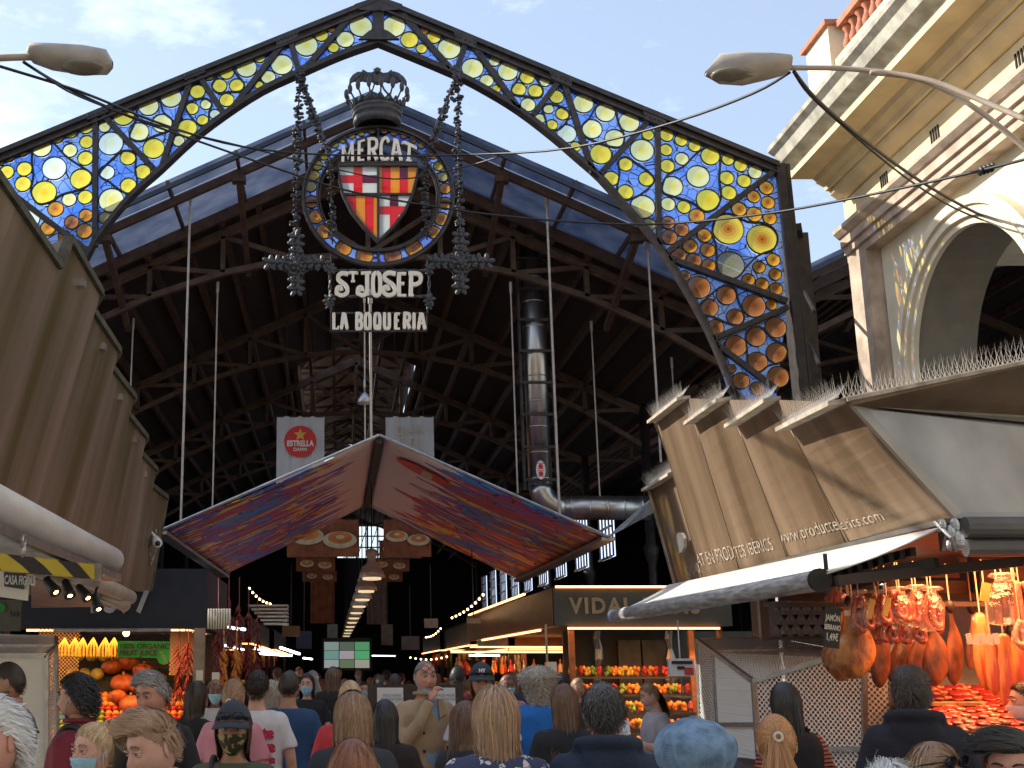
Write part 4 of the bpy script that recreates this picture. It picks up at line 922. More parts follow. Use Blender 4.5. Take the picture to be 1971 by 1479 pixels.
# ---- right awning
rs = thing('metal_stall_awning', 'pleated bronze sheet awning leaning over the street, topped with bird spikes, on the right', 'awning', (4.2, 9.5, 2.6))
XB, ZB = 3.49, 2.6
TOP = [(1254,943,13.1),(1306,912,12.3),(1266,812,12.1),(1325,767,11.1),(1338,815,10.9),(1403,770,9.85),(1420,820,9.6),(1498,770,8.7),(1522,826,8.45),(1628,775,7.4)]
BY = [12.75,11.95,11.85,10.95,10.75,9.75,9.55,8.6,8.4,7.1]
tp = [P(*q) for q in TOP]; bt = [Vector((XB+(.05 if k % 2 else -.015), y, ZB)) for k, y in enumerate(BY)]; f = MB(); NV = 8
cols_ = []
for t_, b_ in zip(tp, bt): cols_.append([b_.lerp(t_, i/NV) for i in range(NV+1)])
vs = [p for c_ in cols_ for p in c_]; fs = []
for i in range(len(tp)-1):
    for j in range(NV): a = i*(NV+1)+j; fs.append((a, a+NV+1, a+NV+2, a+1))
f.uv = {i*(NV+1)+j: ((12.75-BY[i])/5.6, j/NV) for i in range(len(tp)) for j in range(NV+1)}; f.add(vs, fs); o = obj('pleated_facade', f, M['bronze'], rs); set_uv(o, f); sm = o.modifiers.new('t', 'SOLIDIFY'); sm.thickness = .02; sm.offset = -1
for i in range(1, len(tp)-1):
    f = MB(); f.tube([bt[i].lerp(tp[i], k/6)+Vector((-.004,0,0)) for k in range(7)], .0032, 5); obj('fold_seam', f, M['bronze2'], rs, True)
f = MB()
back = [Vector((6.4, p.y, 3.0)) for p in tp]
for i in (1,3,5,7):
    pass
for i in range(len(tp)-1): f.add([tp[i]-Vector((0,0,.01)), tp[i+1]-Vector((0,0,.01)), back[i+1], back[i]], [(0,1,2,3)])
for i in (3,5,7): f.add([tp[i], tp[i+1], tp[i+2], tp[i]+Vector((.25,.0,-.02))], [(0,1,2),(0,2,3)])
obj('roof_sheet', f, M['bronze2'], rs)
f = MB(); f.add([tp[0], tp[0]+Vector((.12,.12,0)), bt[0]+Vector((.12,.1,0)), bt[0]], [(0,1,2,3)]); f.beam(tp[0], bt[0], .07, .05); f.beam(tp[1], tp[2], .07, .05); f.beam(tp[1]+Vector((.0,0,0)), bt[1], .02, .03); obj('end_edge', f, M['bronze2'], rs)
out = Vector((-1,0,.05))
for i, nm in zip((0,2,4,6,8), ('lowest, farthest','far','second','third','near')):
    a, b = tp[i], tp[i+1]; f = MB(); d = Vector((-.11,0,-.02))
    f.hexa([a+Vector((.02,0,0)), a+d, b+d, b+Vector((.02,0,0)), a+Vector((.02,0,.03)), a+d+Vector((0,0,.03)), b+d+Vector((0,0,.03)), b+Vector((.02,0,.03))]); lg = obj('ledge', f, M['ledge'], rs)
    spikes('bird_spikes', a+Vector((-.05,0,.03)), b+Vector((-.05,0,.03)), None, 34, out, .15, lg)
# front face to the right
c0 = tp[-1]; c1 = P(1971,703,7.3); c1 = c0 + (c1-c0)*1.6; cm0 = c0+Vector((.02,.0,-.02)); cm1 = P(1971,800,7.7); cm1 = cm0 + (cm1-cm0)*1.6; bb0 = bt[-1]; bb1 = Vector((8.2, 6.95, 2.6))
f = MB(); f.hexa([cm0, cm1, cm1+Vector((0,.03,0)), cm0+Vector((0,.03,0)), c0, c1, c1+Vector((0,.03,0)), c0+Vector((0,.03,0))]); obj('upper_band', f, M['bronze2'], rs)
f = MB(); f.hexa([bb0, bb1, bb1+Vector((0,.03,0)), bb0+Vector((0,.03,0)), cm0, cm1, cm1+Vector((0,.03,0)), cm0+Vector((0,.03,0))]); obj('front_sheet', f, M['greysheet'], rs)
f = MB(); f.add([c0, c1, Vector((c1.x, 12.5, 3.2)), Vector((6.4, 12.5, 3.0))], [(0,1,2,3)]); obj('top_sheet', f, M['bronze2'], rs)
f = MB(); f.beam(c0+Vector((0,-.01,.01)), c1+Vector((0,-.01,.01)), .05, .02); lg = obj('ledge', f, M['ledge'], rs)
spikes('bird_spikes', c0+Vector((-.02,0,.02)), c1+Vector((0,0,.02)), None, 60, (0,1,0), .17, lg)
f = MB(); f.beam((XB+.02, 7.05, ZB-.02), (XB-.0, 12.7, ZB-.02), .06, .03); f.tube([(XB+.06, 6.98, 2.535), (8.2, 6.9, 2.535)], .06, 12); f.tube([(XB+.06, 7.0, 2.42), (8.2, 6.92, 2.42)], .05, 12); obj('roller_housing', f, pm('dark grey roller', (.10,.095,.09), .5), rs)
f = MB()   # hinge hardware at the corner
for k, (x, y) in enumerate(((1815,1010),(1830,1025),(1845,1040),(1828,1050),(1838,1012))): f.ball(P(x, y, 6.95), .02+.008*(k%3), 8, 6, sc=(1,.8,1.6))
f.tube([P(1800,1005,7), P(1830,1035,6.9), P(1840,1060,6.95)], .012, 6); obj('hinge', f, M['galv'], rs)
# worn lettering on the facade
def fac(u, v):   # u along bottom 0 far .. 1 near, v up
    yb = lerp(12.75, 7.1, u); k = 0
    for i in range(len(BY)-1):
        if BY[i] >= yb >= BY[i+1]: k = i
    s_ = (BY[k]-yb)/max(1e-6, BY[k]-BY[k+1]); return bt[k].lerp(bt[k+1], s_).lerp(tp[k].lerp(tp[k+1], s_), v)
def facade_text(f, s, u0, u1, v0, hgt, **kw):
    vs, fs = text_mb(s, 1, .0, sx=1, align='LEFT', **kw); xs = [v[0] for v in vs]; W_ = max(xs)
    q = []
    for v in vs:
        p = fac(lerp(u0, u1, v[0]/W_), v0+v[1]*hgt); q.append(p+Vector((-.006,-.002,-.003)))
    f.add(q, fs)
f = MB(); facade_text(f, 'QUALITAT EN PRODUCTES IB\u00c8RICS', .06, .50, .07, .11); facade_text(f, 'www.productesiberics.com', .56, .88, .10, .13)
obj('worn_lettering', f, M['scratch'], rs)
f = MB(); c = P(1323,1045,12.2)+Vector((-.05,0,0)); n_ = 24
f.add([c+Vector((-.03,.16*math.cos(2*math.pi*i/n_), .10*math.sin(2*math.pi*i/n_))) for i in range(n_)] + [c+Vector((0,.16*math.cos(2*math.pi*i/n_), .10*math.sin(2*math.pi*i/n_))) for i in range(n_)], [tuple(range(n_))]+[(i,n_+i,n_+(i+1)%n_,(i+1)%n_) for i in range(n_)])
obj('round_badge', f, M['galv'], rs)
# ---- folding cloth awning below it
M['canvas'] = pm('white awning canvas', (.80,.77,.70), .8, 0, .06, 3); M['alu'] = pm('scuffed aluminium', (.42,.42,.42), .5, .2, .35, 14, .2, 60, stretch=(1,.4,3))
ca = thing('folding_awning', 'white canvas folding awning with scuffed rounded front bar below the bronze sheets', 'awning', (3.1, 10, 2.3))
n0, n1 = P(1573,1108,7.75), P(1182,1180,12.8); i0, i1 = Vector((3.47, 7.12, 2.55)), Vector((3.40, 12.8, 2.60)); f = MB(); vs = []
for i in range(9):
    for j in range(5): p = i0.lerp(i1, i/8).lerp(n0.lerp(n1, i/8), j/4); p.z -= .02*math.sin(math.pi*j/4); vs.append(p)
f.add(vs, [(i*5+j, (i+1)*5+j, (i+1)*5+j+1, i*5+j+1) for i in range(8) for j in range(4)]); o = obj('canvas', f, M['canvas'], ca, True); sm = o.modifiers.new('t','SOLIDIFY'); sm.thickness = .012
f = MB(); f.tube([n0+Vector((0,-.02,-.03)), n1+Vector((0,.02,-.03))], .066, 16); obj('front_bar', f, M['alu'], ca, True)
f = MB(); f.tube([n0+Vector((0,-.05,-.03)), n0+Vector((0,-.015,-.03))], .072, 16); e = n0+Vector((.03,-.06,.03)); f.box((e.x, e.y, e.z), (e.x+.02, e.y+.02, e.z+.1)); obj('end_cap', f, M['black'], ca)
f = MB()
for i in range(9):
    a = (n0+Vector((.12,.1,-.0))).lerp(i0+Vector((0,.2,-.1)), i/9); f.beam(a, a+Vector((.05,.5,0)), .03, .05)
f.beam(n0+Vector((.05,.05,-.05)), i0+Vector((.1,.3,-.18)), .05, .06); f.beam(n0+Vector((.6,1.2,-.02)), i0+Vector((.1,.3,-.18)), .05, .06); obj('folding_arm', f, M['black'], ca)

# ---- left awning
ls = thing('metal_stall_awning', 'tall dark olive metal sheet awning with stepped top edge filling the left side', 'awning', (-2.6, 9, 2.6))
TL = [(-70,250,5.0),(6,371,5.55),(-10,330,5.4),(24,391,6.3),(108,512,7.3),(70,455,7.35),(127,458,7.4),(189,564,8.35),(170,594,8.4),(224,675,9.45),(207,704,9.5),(254,764,10.55),(238,793,10.6),(278,842,11.7),(263,869,11.75),(297,904,12.8),(283,931,12.85),(318,958,13.7)]
TL = [TL[0]] + TL[3:5] + TL[6:]
TL[0] = (-150,142,5.3)
tp = [P(*q) for q in TL]; n_ = len(tp); f = MB()
yb = [5.3,6.3,7.2] + [q[2]*1.0+.0 for q in TL[3:]]
bt = [Vector((-2.08-.10*(13.6-y)/8, y, 2.55)) for y in yb]
bt[-1] = P(286,1137,13.6)
cols_ = [[b_.lerp(t_, i/NV) for i in range(NV+1)] for t_, b_ in zip(tp, bt)]
vs = [p for c_ in cols_ for p in c_]; fs = []
for i in range(n_-1):
    for j in range(NV): a = i*(NV+1)+j; fs.append((a, a+1, a+NV+2, a+NV+1))
f.uv = {i*(NV+1)+j: ((yb[i]-5)/5.6, j/NV) for i in range(n_) for j in range(NV+1)}; f.add(vs, fs); o = obj('pleated_facade', f, M['olive'], ls); set_uv(o, f); sm = o.modifiers.new('t', 'SOLIDIFY'); sm.thickness = .02; sm.offset = -1
f = MB()
for i in range(n_-1): f.add([tp[i], tp[i+1], Vector((-4.6, tp[i+1].y, 3.2)), Vector((-4.6, tp[i].y, 3.2))], [(0,1,2,3)])
f.add([tp[-1], bt[-1], Vector((-4.6, 13.7, 2.5)), Vector((-4.6, 13.7, 3.2))], [(0,1,2,3)]); obj('roof_sheet', f, M['bronze2'], ls)
f = MB()
for i in range(n_-1): f.beam(tp[i]+Vector((.02,0,0)), tp[i+1]+Vector((.02,0,0)), .05, .05)
f.beam(tp[-1], bt[-1], .05, .07); obj('top_edge', f, pm('mossy rolled edge', (.06,.058,.035), .7, 0, .4, 10), ls)
for i in range(5, n_-1, 2):
    f = MB(); q = tp[i]; f.box((q.x-.05, q.y-.6, q.z-.02), (q.x+.09, q.y-.52, q.z+.03)); obj('bracket', f, M['galv'], ls)
def fac(u, v):
    yb_ = lerp(yb[0], yb[-1], u); k = 0
    for i in range(len(yb)-1):
        if yb[i] <= yb_ <= yb[i+1]: k = i
    s_ = (yb_-yb[k])/max(1e-6, yb[k+1]-yb[k]); return bt[k].lerp(bt[k+1], s_).lerp(tp[k].lerp(tp[k+1], s_), v)
def facade_text2(f, s, u0, u1, v0, hgt):
    vs, fs = text_mb(s, 1, .0, align='LEFT'); W_ = max(v[0] for v in vs)
    f.add([fac(lerp(u0, u1, v[0]/W_), v0+v[1]*hgt)+Vector((.008,-.002,-.004)) for v in vs], fs)
f = MB(); facade_text2(f, 'ESTABLECIMIENTOS', .45, .86, .15, .09); obj('worn_lettering', f, M['scratch'], ls)
f = MB(); f.ribbon([(283,1040),(283,1075),(268,1065)], 1.5, 13.1, .01); o = MB()
dm = [fac(.965, .25), fac(.985, .42), fac(.965, .62), fac(.945, .42)]
f = MB()
for i in range(4): f.beam(dm[i]+Vector((.03,-.01,0)), dm[(i+1)%4]+Vector((.03,-.01,0)), .012, .012)
obj('diamond_mark', f, M['scratch'], ls)
# cassettes, hazard beam and fittings under the left awning
M['casing'] = pm('off white awning casing', (.58,.56,.54), .45, 0, .1, 8, .1, 60, stretch=(1,.2,1)); M['beige'] = pm('beige awning casing', (.60,.50,.40), .5, 0, .1)
cz = thing('awning_cassette', 'long rounded off white awning cassette under the left metal sheets', 'awning', (-1.9, 8, 2.3))
a, b = P(-60,945,5.6), P(215,1078,9.5)
f = MB(); f.tube([a, b, b+Vector((-.005,.05,-.003))], [.095,.095,.05], 18); obj('casing', f, M['casing'], cz, True)
f = MB(); f.beam(a+Vector((-.02,0,-.13)), b+Vector((-.02,.1,-.13)), .16, .05); f.beam(a+Vector((-.25,0,-.1)), b+Vector((-.25,0,-.08)), .25, .04); obj('under_rail', f, M['galv'], cz)
f = MB(); q = P(46,1035,6.3)
for k in range(8): a_ = k*math.pi/4; f.tube([q+Vector((0, .03*math.cos(a_), .03*math.sin(a_)-.02)), q+Vector((0,.03*math.cos(a_+.8), .03*math.sin(a_+.8)-.02))], .008, 6)
f.ball(q+Vector((0,0,-.07)), .018, 8, 6, sc=(1,1,1.8)); f.ball(P(205,1073,9), .03, 6, 5); obj('hook', f, M['galv'], cz)
cz2 = thing('awning_roller', 'beige second awning roller behind the striped beam', 'awning', (-2.1, 10, 2.1))
f = MB(); f.tube([P(-40,1010,6.6), P(60,1050,7.0)], .05, 12); f.tube([P(55,1060,7.6), P(250,1150,11.4)], .065, 14); f.tube([P(60,1100,8.5), P(205,1150,10.8)], .03, 10); f.tube([P(190,1142,10.5), P(240,1165,11.2)], .06, 10); obj('casing', f, M['beige'], cz2, True)
f = MB(); f.hexa([P(60,1112,9), P(235,1168,11), P(235,1168,12), P(60,1170,12), P(60,1106,9), P(235,1160,11), P(235,1160,12), P(60,1164,12)]); obj('soffit_board', f, pm('pinkish soffit', (.42,.26,.20), .7), cz2)
def stripes(name, c1, c2, dens):
    m, t, b, o = new_mat(name); n = t.nodes; l = t.links; tcn = n.new('ShaderNodeTexCoord'); sx = n.new('ShaderNodeSeparateXYZ'); l.new(tcn.outputs['UV'], sx.inputs[0])
    ad = n.new('ShaderNodeMath'); ad.operation = 'MULTIPLY_ADD'; ad.inputs[1].default_value = dens; l.new(sx.outputs[0], ad.inputs[0]); l.new(sx.outputs[1], ad.inputs[2])
    fr = n.new('ShaderNodeMath'); fr.operation = 'FRACT'; l.new(ad.outputs[0], fr.inputs[0]); gt = n.new('ShaderNodeMath'); gt.operation = 'GREATER_THAN'; gt.inputs[1].default_value = .5; l.new(fr.outputs[0], gt.inputs[0])
    mm = n.new('ShaderNodeMix'); mm.data_type = 'RGBA'; mm.inputs[6].default_value = (*c1, 1); mm.inputs[7].default_value = (*c2, 1); l.new(gt.outputs[0], mm.inputs[0]); l.new(mm.outputs[2], b.inputs['Base Color']); b.inputs['Roughness'].default_value = .55; return m
hz = MB(); A, B = P(-60,1092,5.6), P(182,1115,8.4); A2, B2 = P(-60,1058,5.6), P(182,1087,8.4); hz.uv = {0:(0,0),1:(1,0),2:(1,-1),3:(0,-1)}
hz.hexa([A, B, B+Vector((-.06,0,0)), A+Vector((-.06,0,0)), A2, B2, B2+Vector((-.06,0,0)), A2+Vector((-.06,0,0))]); hz.uv = {0:(0,0),1:(1,0),2:(1,0),3:(0,0),4:(0,.42),5:(1,.42),6:(1,.42),7:(0,.42)}
o = obj('hazard_beam', hz, stripes('hazard stripes', (.02,.02,.02), (.55,.42,.03), 2.6), None, False, 'yellow and black striped warning beam under the left awning', 'warning beam'); set_uv(o, hz)
f = MB(); q = P(188,1102,8.5); f.box((q.x-.04, q.y-.03, q.z-.05), (q.x+.03, q.y+.05, q.z+.06)); bw = Vector(o.location); o2 = obj('end_bracket', f, M['galv'], o)
# small shop banner
cg = thing('shop_banner', 'small white cloth banner with a dark shop name panel at the left edge', 'banner', P(20,1155,7.6))
f = MB(); f.add([P(-50,1095,7.6), P(58,1100,7.6), P(54,1157,7.6), P(-50,1142,7.6), P(-50,1095,7.62), P(58,1100,7.62), P(54,1157,7.62), P(-50,1142,7.62)], [(0,1,2,3),(7,6,5,4),(0,4,5,1),(1,5,6,2),(2,6,7,3)]); obj('cloth', f, M['canvas'], cg)
f = MB(); f.prism([P(7,1100,7.58), P(50,1101,7.58), P(46,1135,7.58), P(8,1129,7.58)], .01); pn = obj('name_panel', f, pm('slate print', (.06,.065,.07), .6), cg)
f = MB(); a_ = P(8,1124,7.57); text_on(f, 'CASA FIGOLS', a_, P(48,1126,7.57)-a_, (0,0,1), .075, bold=.002, sx=.42, align='LEFT', extrude=.001); obj('lettering', f, M['white'], pn)
# spotlights
M['lampglow'] = emat('warm spotlight lens', (1.0,.50,.16), 9)
for i, (x, y, Y, lb) in enumerate([(98,1128,8.6,'nearest black spotlight under the striped beam'),(130,1133,8.9,'second black spotlight under the striped beam'),(160,1140,9.3,'lit black spotlight below the beam end'),(185,1160,9.6,'lowest lit black spotlight, in front of the white numerals')]):
    c = P(x, y, Y); t_ = thing('spotlight', lb, 'spotlight', c, 'spotlights under the left awning'); d = Vector((.55-.25*(i%2),-.35,-.6)).normalized(); f = MB()
    f.tube([c-d*.07, c+d*.04, c+d*.07], [.026,.040,.044], 14); f.tube([c-d*.05, c+Vector((0,.05,.16))], .012, 6); obj('housing', f, M['black'], t_, True)
    f = MB(); f.ball(c+d*.058, .024, 10, 6, sc=(1,1,.8)); obj('lens', f, M['lampglow'], t_, True)
for x, y, Y in ((110,1103,9),(130,1108,9.2)): pass
# ================================================================== STREET LAMPS
M['lampshell'] = pm('weathered lamp shell', (.36,.32,.28), .5, 0, .15, 5); M['lampglass'] = pm('dusty lamp glass', (.20,.18,.14), .2, 0, .2, 6); M['pole'] = pm('beige painted steel tube', (.42,.34,.26), .5, 0, .12)
def street_lamp(s_, prof, gl, arms, label, pole):
    root = thing('street_lamp', label, 'street lamp', pole)
    Yc = 9.6; top = [P(x, y, Yc) for x, y in prof[0]]; bot = [P(x, y, Yc) for x, y in prof[1]]; n_ = len(top); f = MB(); vs = []; K = 10
    for i in range(n_):
        c = (top[i]+bot[i])/2; h = (top[i]-bot[i]).length/2; w_ = [.03,.12,.15,.16,.14,.03][min(i,5)] if n_ == 6 else .13
        for j in range(K):
            a_ = 2*math.pi*j/K; vs.append(c+Vector((0, w_*math.cos(a_), h*math.sin(a_))))
    fs = [(i*K+j, i*K+(j+1)%K, (i+1)*K+(j+1)%K, (i+1)*K+j) for i in range(n_-1) for j in range(K)] + [tuple(range(K)), tuple((n_-1)*K+j for j in range(K))]
    f.add(vs, fs); obj('lamp_housing', f, M['lampshell'], root, True)
    f = MB(); c = P(*gl, Yc-.05); f.ball(c, .15, 16, 8, sc=(1.25,.85,.32)); obj('lamp_glass', f, M['lampglass'], root, True)
    for pts, r in arms: f = MB(); f.tube([P(*q) for q in smoothpts(pts, False, 4)], r, 10); obj('arm', f, M['pole'], root, True)
    f = MB(); f.tube([pole, Vector(pole)+Vector((0,0,7.6))], .07, 12); obj('pole', f, M['pole'], root, True)
    return root
street_lamp(1, ([(1358,138),(1385,106),(1430,104),(1480,107),(1515,112),(1522,122)], [(1358,146),(1385,160),(1430,162),(1480,150),(1515,140),(1522,134)]), (1410,145),
    [([(1515,131,9.6),(1620,132,9.5),(1720,142,9.3),(1800,158,9.1),(1880,190,8.9),(1985,235,8.6)], .022), ([(1675,140,9.35),(1760,150,9.3),(1830,180,9.2),(1900,225,9.1),(1990,300,9.0)], .022), ([(1985,235,8.6),(2060,290,8.5)], .03), ([(1990,300,9.0),(2060,330,8.5)], .03)],
    'beige street lamp on a long curved double arm at the upper right', (6.35, 8.5, 0))
street_lamp(-1, ([(217,118),(205,98),(160,90),(100,88),(60,88),(52,98)], [(217,132),(205,142),(160,142),(100,132),(65,118),(52,108)]), (160,130),
    [([(60,110,9.6),(0,112,9.6),(-80,120,9.6),(-200,150,9.6)], .03)], 'beige street lamp with dark underside at the upper left edge', (P(-200,150,9.6).x, 9.6, 0))
# ================================================================== CABLES
CB = [('two thin cables sagging from the left lamp across the emblem', [(0,128,9.5),(150,175,10.5),(300,235,12),(430,275,13.5),(560,294,14.6),(728,300,15.2),(900,298,14.6),(1100,285,13),(1300,235,11.5),(1450,180,10.3),(1520,140,9.7)], .010),
      ('lower dark cable passing over the shield to the stone building', [(45,120,9.5),(120,165,10.3),(250,225,11.5),(390,275,13),(520,320,14.2),(660,365,15),(800,392,15.2),(960,415,15),(1150,430,14.4),(1300,430,13.6),(1500,408,12.4),(1700,370,11.2),(1890,328,10),(2040,290,9)], .010),
      ('cable joining the lower one near the left lamp', [(45,118,9.5),(90,150,9.9),(150,185,10.5),(300,240,12),(480,285,14),(620,320,15),(760,345,15.3),(880,325,14.8),(960,302,14)], .007),
      ('dark cable running down from the right lamp to the stone arch', [(1528,138,9.6),(1570,190,10),(1650,260,10.8),(1750,335,11.8),(1840,390,12.6),(1925,433,13.4)], .012),
      ('second dark cable twisted beside the one from the right lamp', [(1528,140,9.6),(1560,185,10),(1640,258,10.8),(1740,340,11.8),(1835,400,12.6),(1925,436,13.4)], .008)]
for lb, pts, r in CB:
    f = MB(); f.tube([P(*q) for q in smoothpts(pts, False, 4)], r*1.4, 5); obj('cable', f, M['cable'], None, True, lb, 'cable')
f = MB(); c = P(1898,326,10)
for k in range(4): f.ball(c+Vector((.035*(k-1.5),0,.012*(k-1.5))), .045, 10, 6, sc=(.35,1,1))
obj('insulator', f, M['black'], None, True, 'dark ribbed insulator on the cable in front of the stone building', 'insulator')
f = MB(); c = P(306,1044,13.2); f.tube([c+Vector((-.06,.1,.04)), c+Vector((.0,-.08,-.02))], .05, 12); f.tube([c+Vector((-.02,.02,.03)), c+Vector((-.1,.05,.12))], .015, 6)
cc_ = obj('security_camera', f, M['white'], None, True, 'small white security camera at the far end of the left awning', 'camera'); f = MB(); f.ball(c+Vector((0,-.085,-.02)), .03, 8, 6); obj('lens', f, M['black'], cc_, True)
# =================================================================== MEAT STALL (right)
rnd = random.Random(11)
def bxm(lo, hi): f = MB(); f.box(lo, hi); return f
def area(name, loc, size, power, col, rot=(0,0,0), sy=None, parent=None):
    d = bpy.data.lights.new(name, 'AREA'); d.shape = 'RECTANGLE'; d.size = size; d.size_y = sy or size; d.energy = power; d.color = col
    o = bpy.data.objects.new(name, d); C.objects.link(o); o.location = loc; o.rotation_euler = rot
    d.spread = R(125)
    if parent: o.parent = parent; o.location = Vector(loc)-wloc(parent)
    return o
M['woodwarm'] = pm('varnished pale wood', (.42,.24,.11), .45, 0, .15, 3, .05, 30, stretch=(.3,4,4))
M['greywall'] = pm('grey tiled wall', (.36,.34,.32), .6, 0, .1, 8); M['counter'] = pm('brushed counter front', (.34,.33,.32), .4, .4, .1, 10)
M['ledw'] = emat('warm led strip', (1, .40, .15), 2.6); M['ledp'] = emat('pinkish tube light', (1,.70,.60), 6)
ms = thing('meat_stall', 'open cured meat stall with wood fascia and long display counter at the right', 'market stall', (5.5, 8.5, 0))
f = MB(); f.hexa([Vector(p) for p in ((3.46,7.35,0),(8.4,7.35,0),(8.4,9.0,0),(4.05,9.0,0),(3.46,7.35,1.30),(8.4,7.35,1.30),(8.4,9.0,1.30),(4.05,9.0,1.30))]); obj('counter_body', f, M['counter'], ms)
f = MB(); f.hexa([Vector(p) for p in ((3.40,7.25,1.30),(8.4,7.25,1.30),(8.4,9.0,1.52),(4.0,9.0,1.52),(3.40,7.25,1.34),(8.4,7.25,1.34),(8.4,9.0,1.60),(4.0,9.0,1.60))]); obj('display_tray', f, pm('dark tray', (.10,.03,.02), .4), ms)
obj('counter_edge', bxm((3.38, 7.15, 1.27), (8.4, 7.25, 1.38)), M['black'], ms)
f = MB(); f.add([P(1790,1140,9.6), P(2200,1140,9.6), P(2200,1345,9.6), P(1700,1345,9.6), P(1700,1180,9.6)], [(0,1,2,3,4)]); obj('back_panel', f, M['greywall'], ms)
f = MB(); 
for (x0, x1, y0, y1, Y) in ((1705,1868,1118,1152,8.9),(1880,2080,1098,1146,8.9),(1775,1845,1090,1112,9.2),(1850,2050,1070,1100,9.2)):
    a = P(x0, y1, Y); b = P(x1, y0, Y); f.box((a.x, Y, a.z), (b.x, Y+.03, b.z))
obj('wood_fascia', f, M['woodwarm'], ms)
f = MB(); f.beam(P(1500,1150,8.8), P(2150,1148,8.8), .06, .05); f.beam(P(1470,1165,8.3), P(2150,1162,8.3), .03, .03); f.beam(P(1873,1070,8.85), P(1876,1165,8.85), .07, .05); f.beam(P(1610,1118,7.5), P(2150,1062,7.4), .06, .06)
f.box((3.5, 7.1, 2.42), (8.3, 7.2, 2.56)); obj('ceiling_beams', f, pm('dark stained beam', (.05,.03,.022), .6), ms)
obj('stall_ceiling', bxm((3.52, 7.2, 2.56), (8.4, 12.8, 2.60)), pm('stall ceiling', (.16,.10,.06), .7), ms)
obj('stall_back', bxm((4.5, 12.75, 0), (8.4, 12.85, 2.55)), M['greywall'], ms); obj('stall_side', bxm((8.38, 7.2, 0), (8.45, 12.8, 2.55)), M['woodwarm'], ms)
f = MB(); a = P(1665,1122,9); b = P(1770,1121,9); f.box((a.x, 9, a.z-.012), (b.x, 9.03, a.z+.012)); obj('tube_light', f, M['ledp'], ms)
area('stall_lamp', (4.6, 7.9, 2.5), 2.0, 50, (1,.36,.13), (R(8),0,0), .7, ms)
area('stall_lamp', (6.4, 8.2, 2.5), 1.6, 30, (1,.38,.13), (R(8),0,0), .7, ms)
M['cloth_red'] = pm('red stall skirt', (.45,.05,.04), .8); f = MB(); A = P(1860,1400,7.1)
f.add([P(1840,1440,7.2), P(2100,1440,7.2), P(2100,1560,7.2), P(1810,1560,7.2)], [(0,1,2,3)]); obj('red_skirt', f, M['cloth_red'], ms)
# meats
M['ham'] = pm('amber cured ham skin', (.24,.07,.014), .40, 0, 0, 9, .6, 26, col2=(.66,.27,.06), thr=(.38,.58), stretch=(1,1,.6), coat=.4)
M['hamdark'] = pm('dark cured ham', (.06,.018,.010), .45, 0, 0, 9, .6, 22, col2=(.26,.085,.03), thr=(.40,.6), stretch=(1,1,.4), coat=.3)
M['bacon'] = pm('streaky cured belly', (.50,.24,.08), .4, 0, 0, 4, .3, 12, col2=(.36,.06,.03), stretch=(3,3,.4), thr=(.45,.55), coat=.3)
M['chorizo'] = pm('red chorizo', (.26,.025,.012), .3, 0, 0, 30, .3, 60, col2=(.50,.10,.05), coat=.5)
M['salami'] = pm('speckled salami', (.48,.20,.14), .5, 0, 0, 40, .3, 60, col2=(.62,.36,.28)); M['hoof'] = pm('black hoof', (.02,.015,.012), .5); M['rope'] = pm('white string', (.6,.5,.38), .8)
M['tagy'] = pm('yellow price tag', (.70,.48,.12), .6, 0, .05); M['tagw'] = pm('white price tag', (.72,.66,.52), .6, 0, .05)
def plastic():
    m, t, b, o = new_mat('clear crinkled plastic'); n = t.nodes; l = t.links; tb = n.new('ShaderNodeBsdfTransparent'); gl = n.new('ShaderNodeBsdfGlossy'); gl.inputs['Roughness'].default_value = .15; df = n.new('ShaderNodeBsdfTranslucent'); df.inputs[0].default_value = (.8,.7,.65,1)
    z = n.new('ShaderNodeTexNoise'); z.inputs['Scale'].default_value = 25; c_ = n.new('ShaderNodeTexCoord'); l.new(c_.outputs['Object'], z.inputs[0]); bp = n.new('ShaderNodeBump'); bp.inputs['Strength'].default_value = 1; bp.inputs['Distance'].default_value = .02; l.new(z.outputs[0], bp.inputs['Height']); l.new(bp.outputs[0], gl.inputs['Normal'])
    m1 = n.new('ShaderNodeMixShader'); m1.inputs[0].default_value = .13; l.new(tb.outputs[0], m1.inputs[1]); l.new(gl.outputs[0], m1.inputs[2]); m2 = n.new('ShaderNodeMixShader'); m2.inputs[0].default_value = .09; l.new(m1.outputs[0], m2.inputs[1]); l.new(df.outputs[0], m2.inputs[2]); l.new(m2.outputs[0], o.inputs[0]); n.remove(b); return m
M['plastic'] = plastic()
RAIL = 2.44
def blob_lathe(f, prof, top, bot, wx, wy, seed, n=16):
    r_ = random.Random(seed); top = Vector(top); bot = Vector(bot); vs = []; k = len(prof)
    for i, (t, r, off) in enumerate(prof):
        c = top.lerp(bot, t)+Vector((off*wx, 0, 0))
        for j in range(n):
            a = 2*math.pi*j/n; rr = r*(1+.16*mnoise.noise(Vector((math.cos(a)*1.5+seed, math.sin(a)*1.5, t*4)))+.05*mnoise.noise(Vector((math.cos(a)*5+seed, math.sin(a)*5, t*11)))); vs.append(c+Vector((rr*wx*math.cos(a), rr*wy*math.sin(a), 0)))
    fs = [(i*n+j, i*n+(j+1)%n, (i+1)*n+(j+1)%n, (i+1)*n+j) for i in range(k-1) for j in range(n)] + [tuple(range(n))[::-1], tuple((k-1)*n+j for j in range(n))]
    f.add(vs, fs)
HAMP = [(0,.20,0),(.05,.26,0),(.14,.24,0),(.24,.34,.10),(.34,.56,.18),(.45,.78,.15),(.57,.92,.05),(.69,.97,-.08),(.80,.90,-.20),(.89,.72,-.28),(.95,.50,-.32),(1,.18,-.34)]
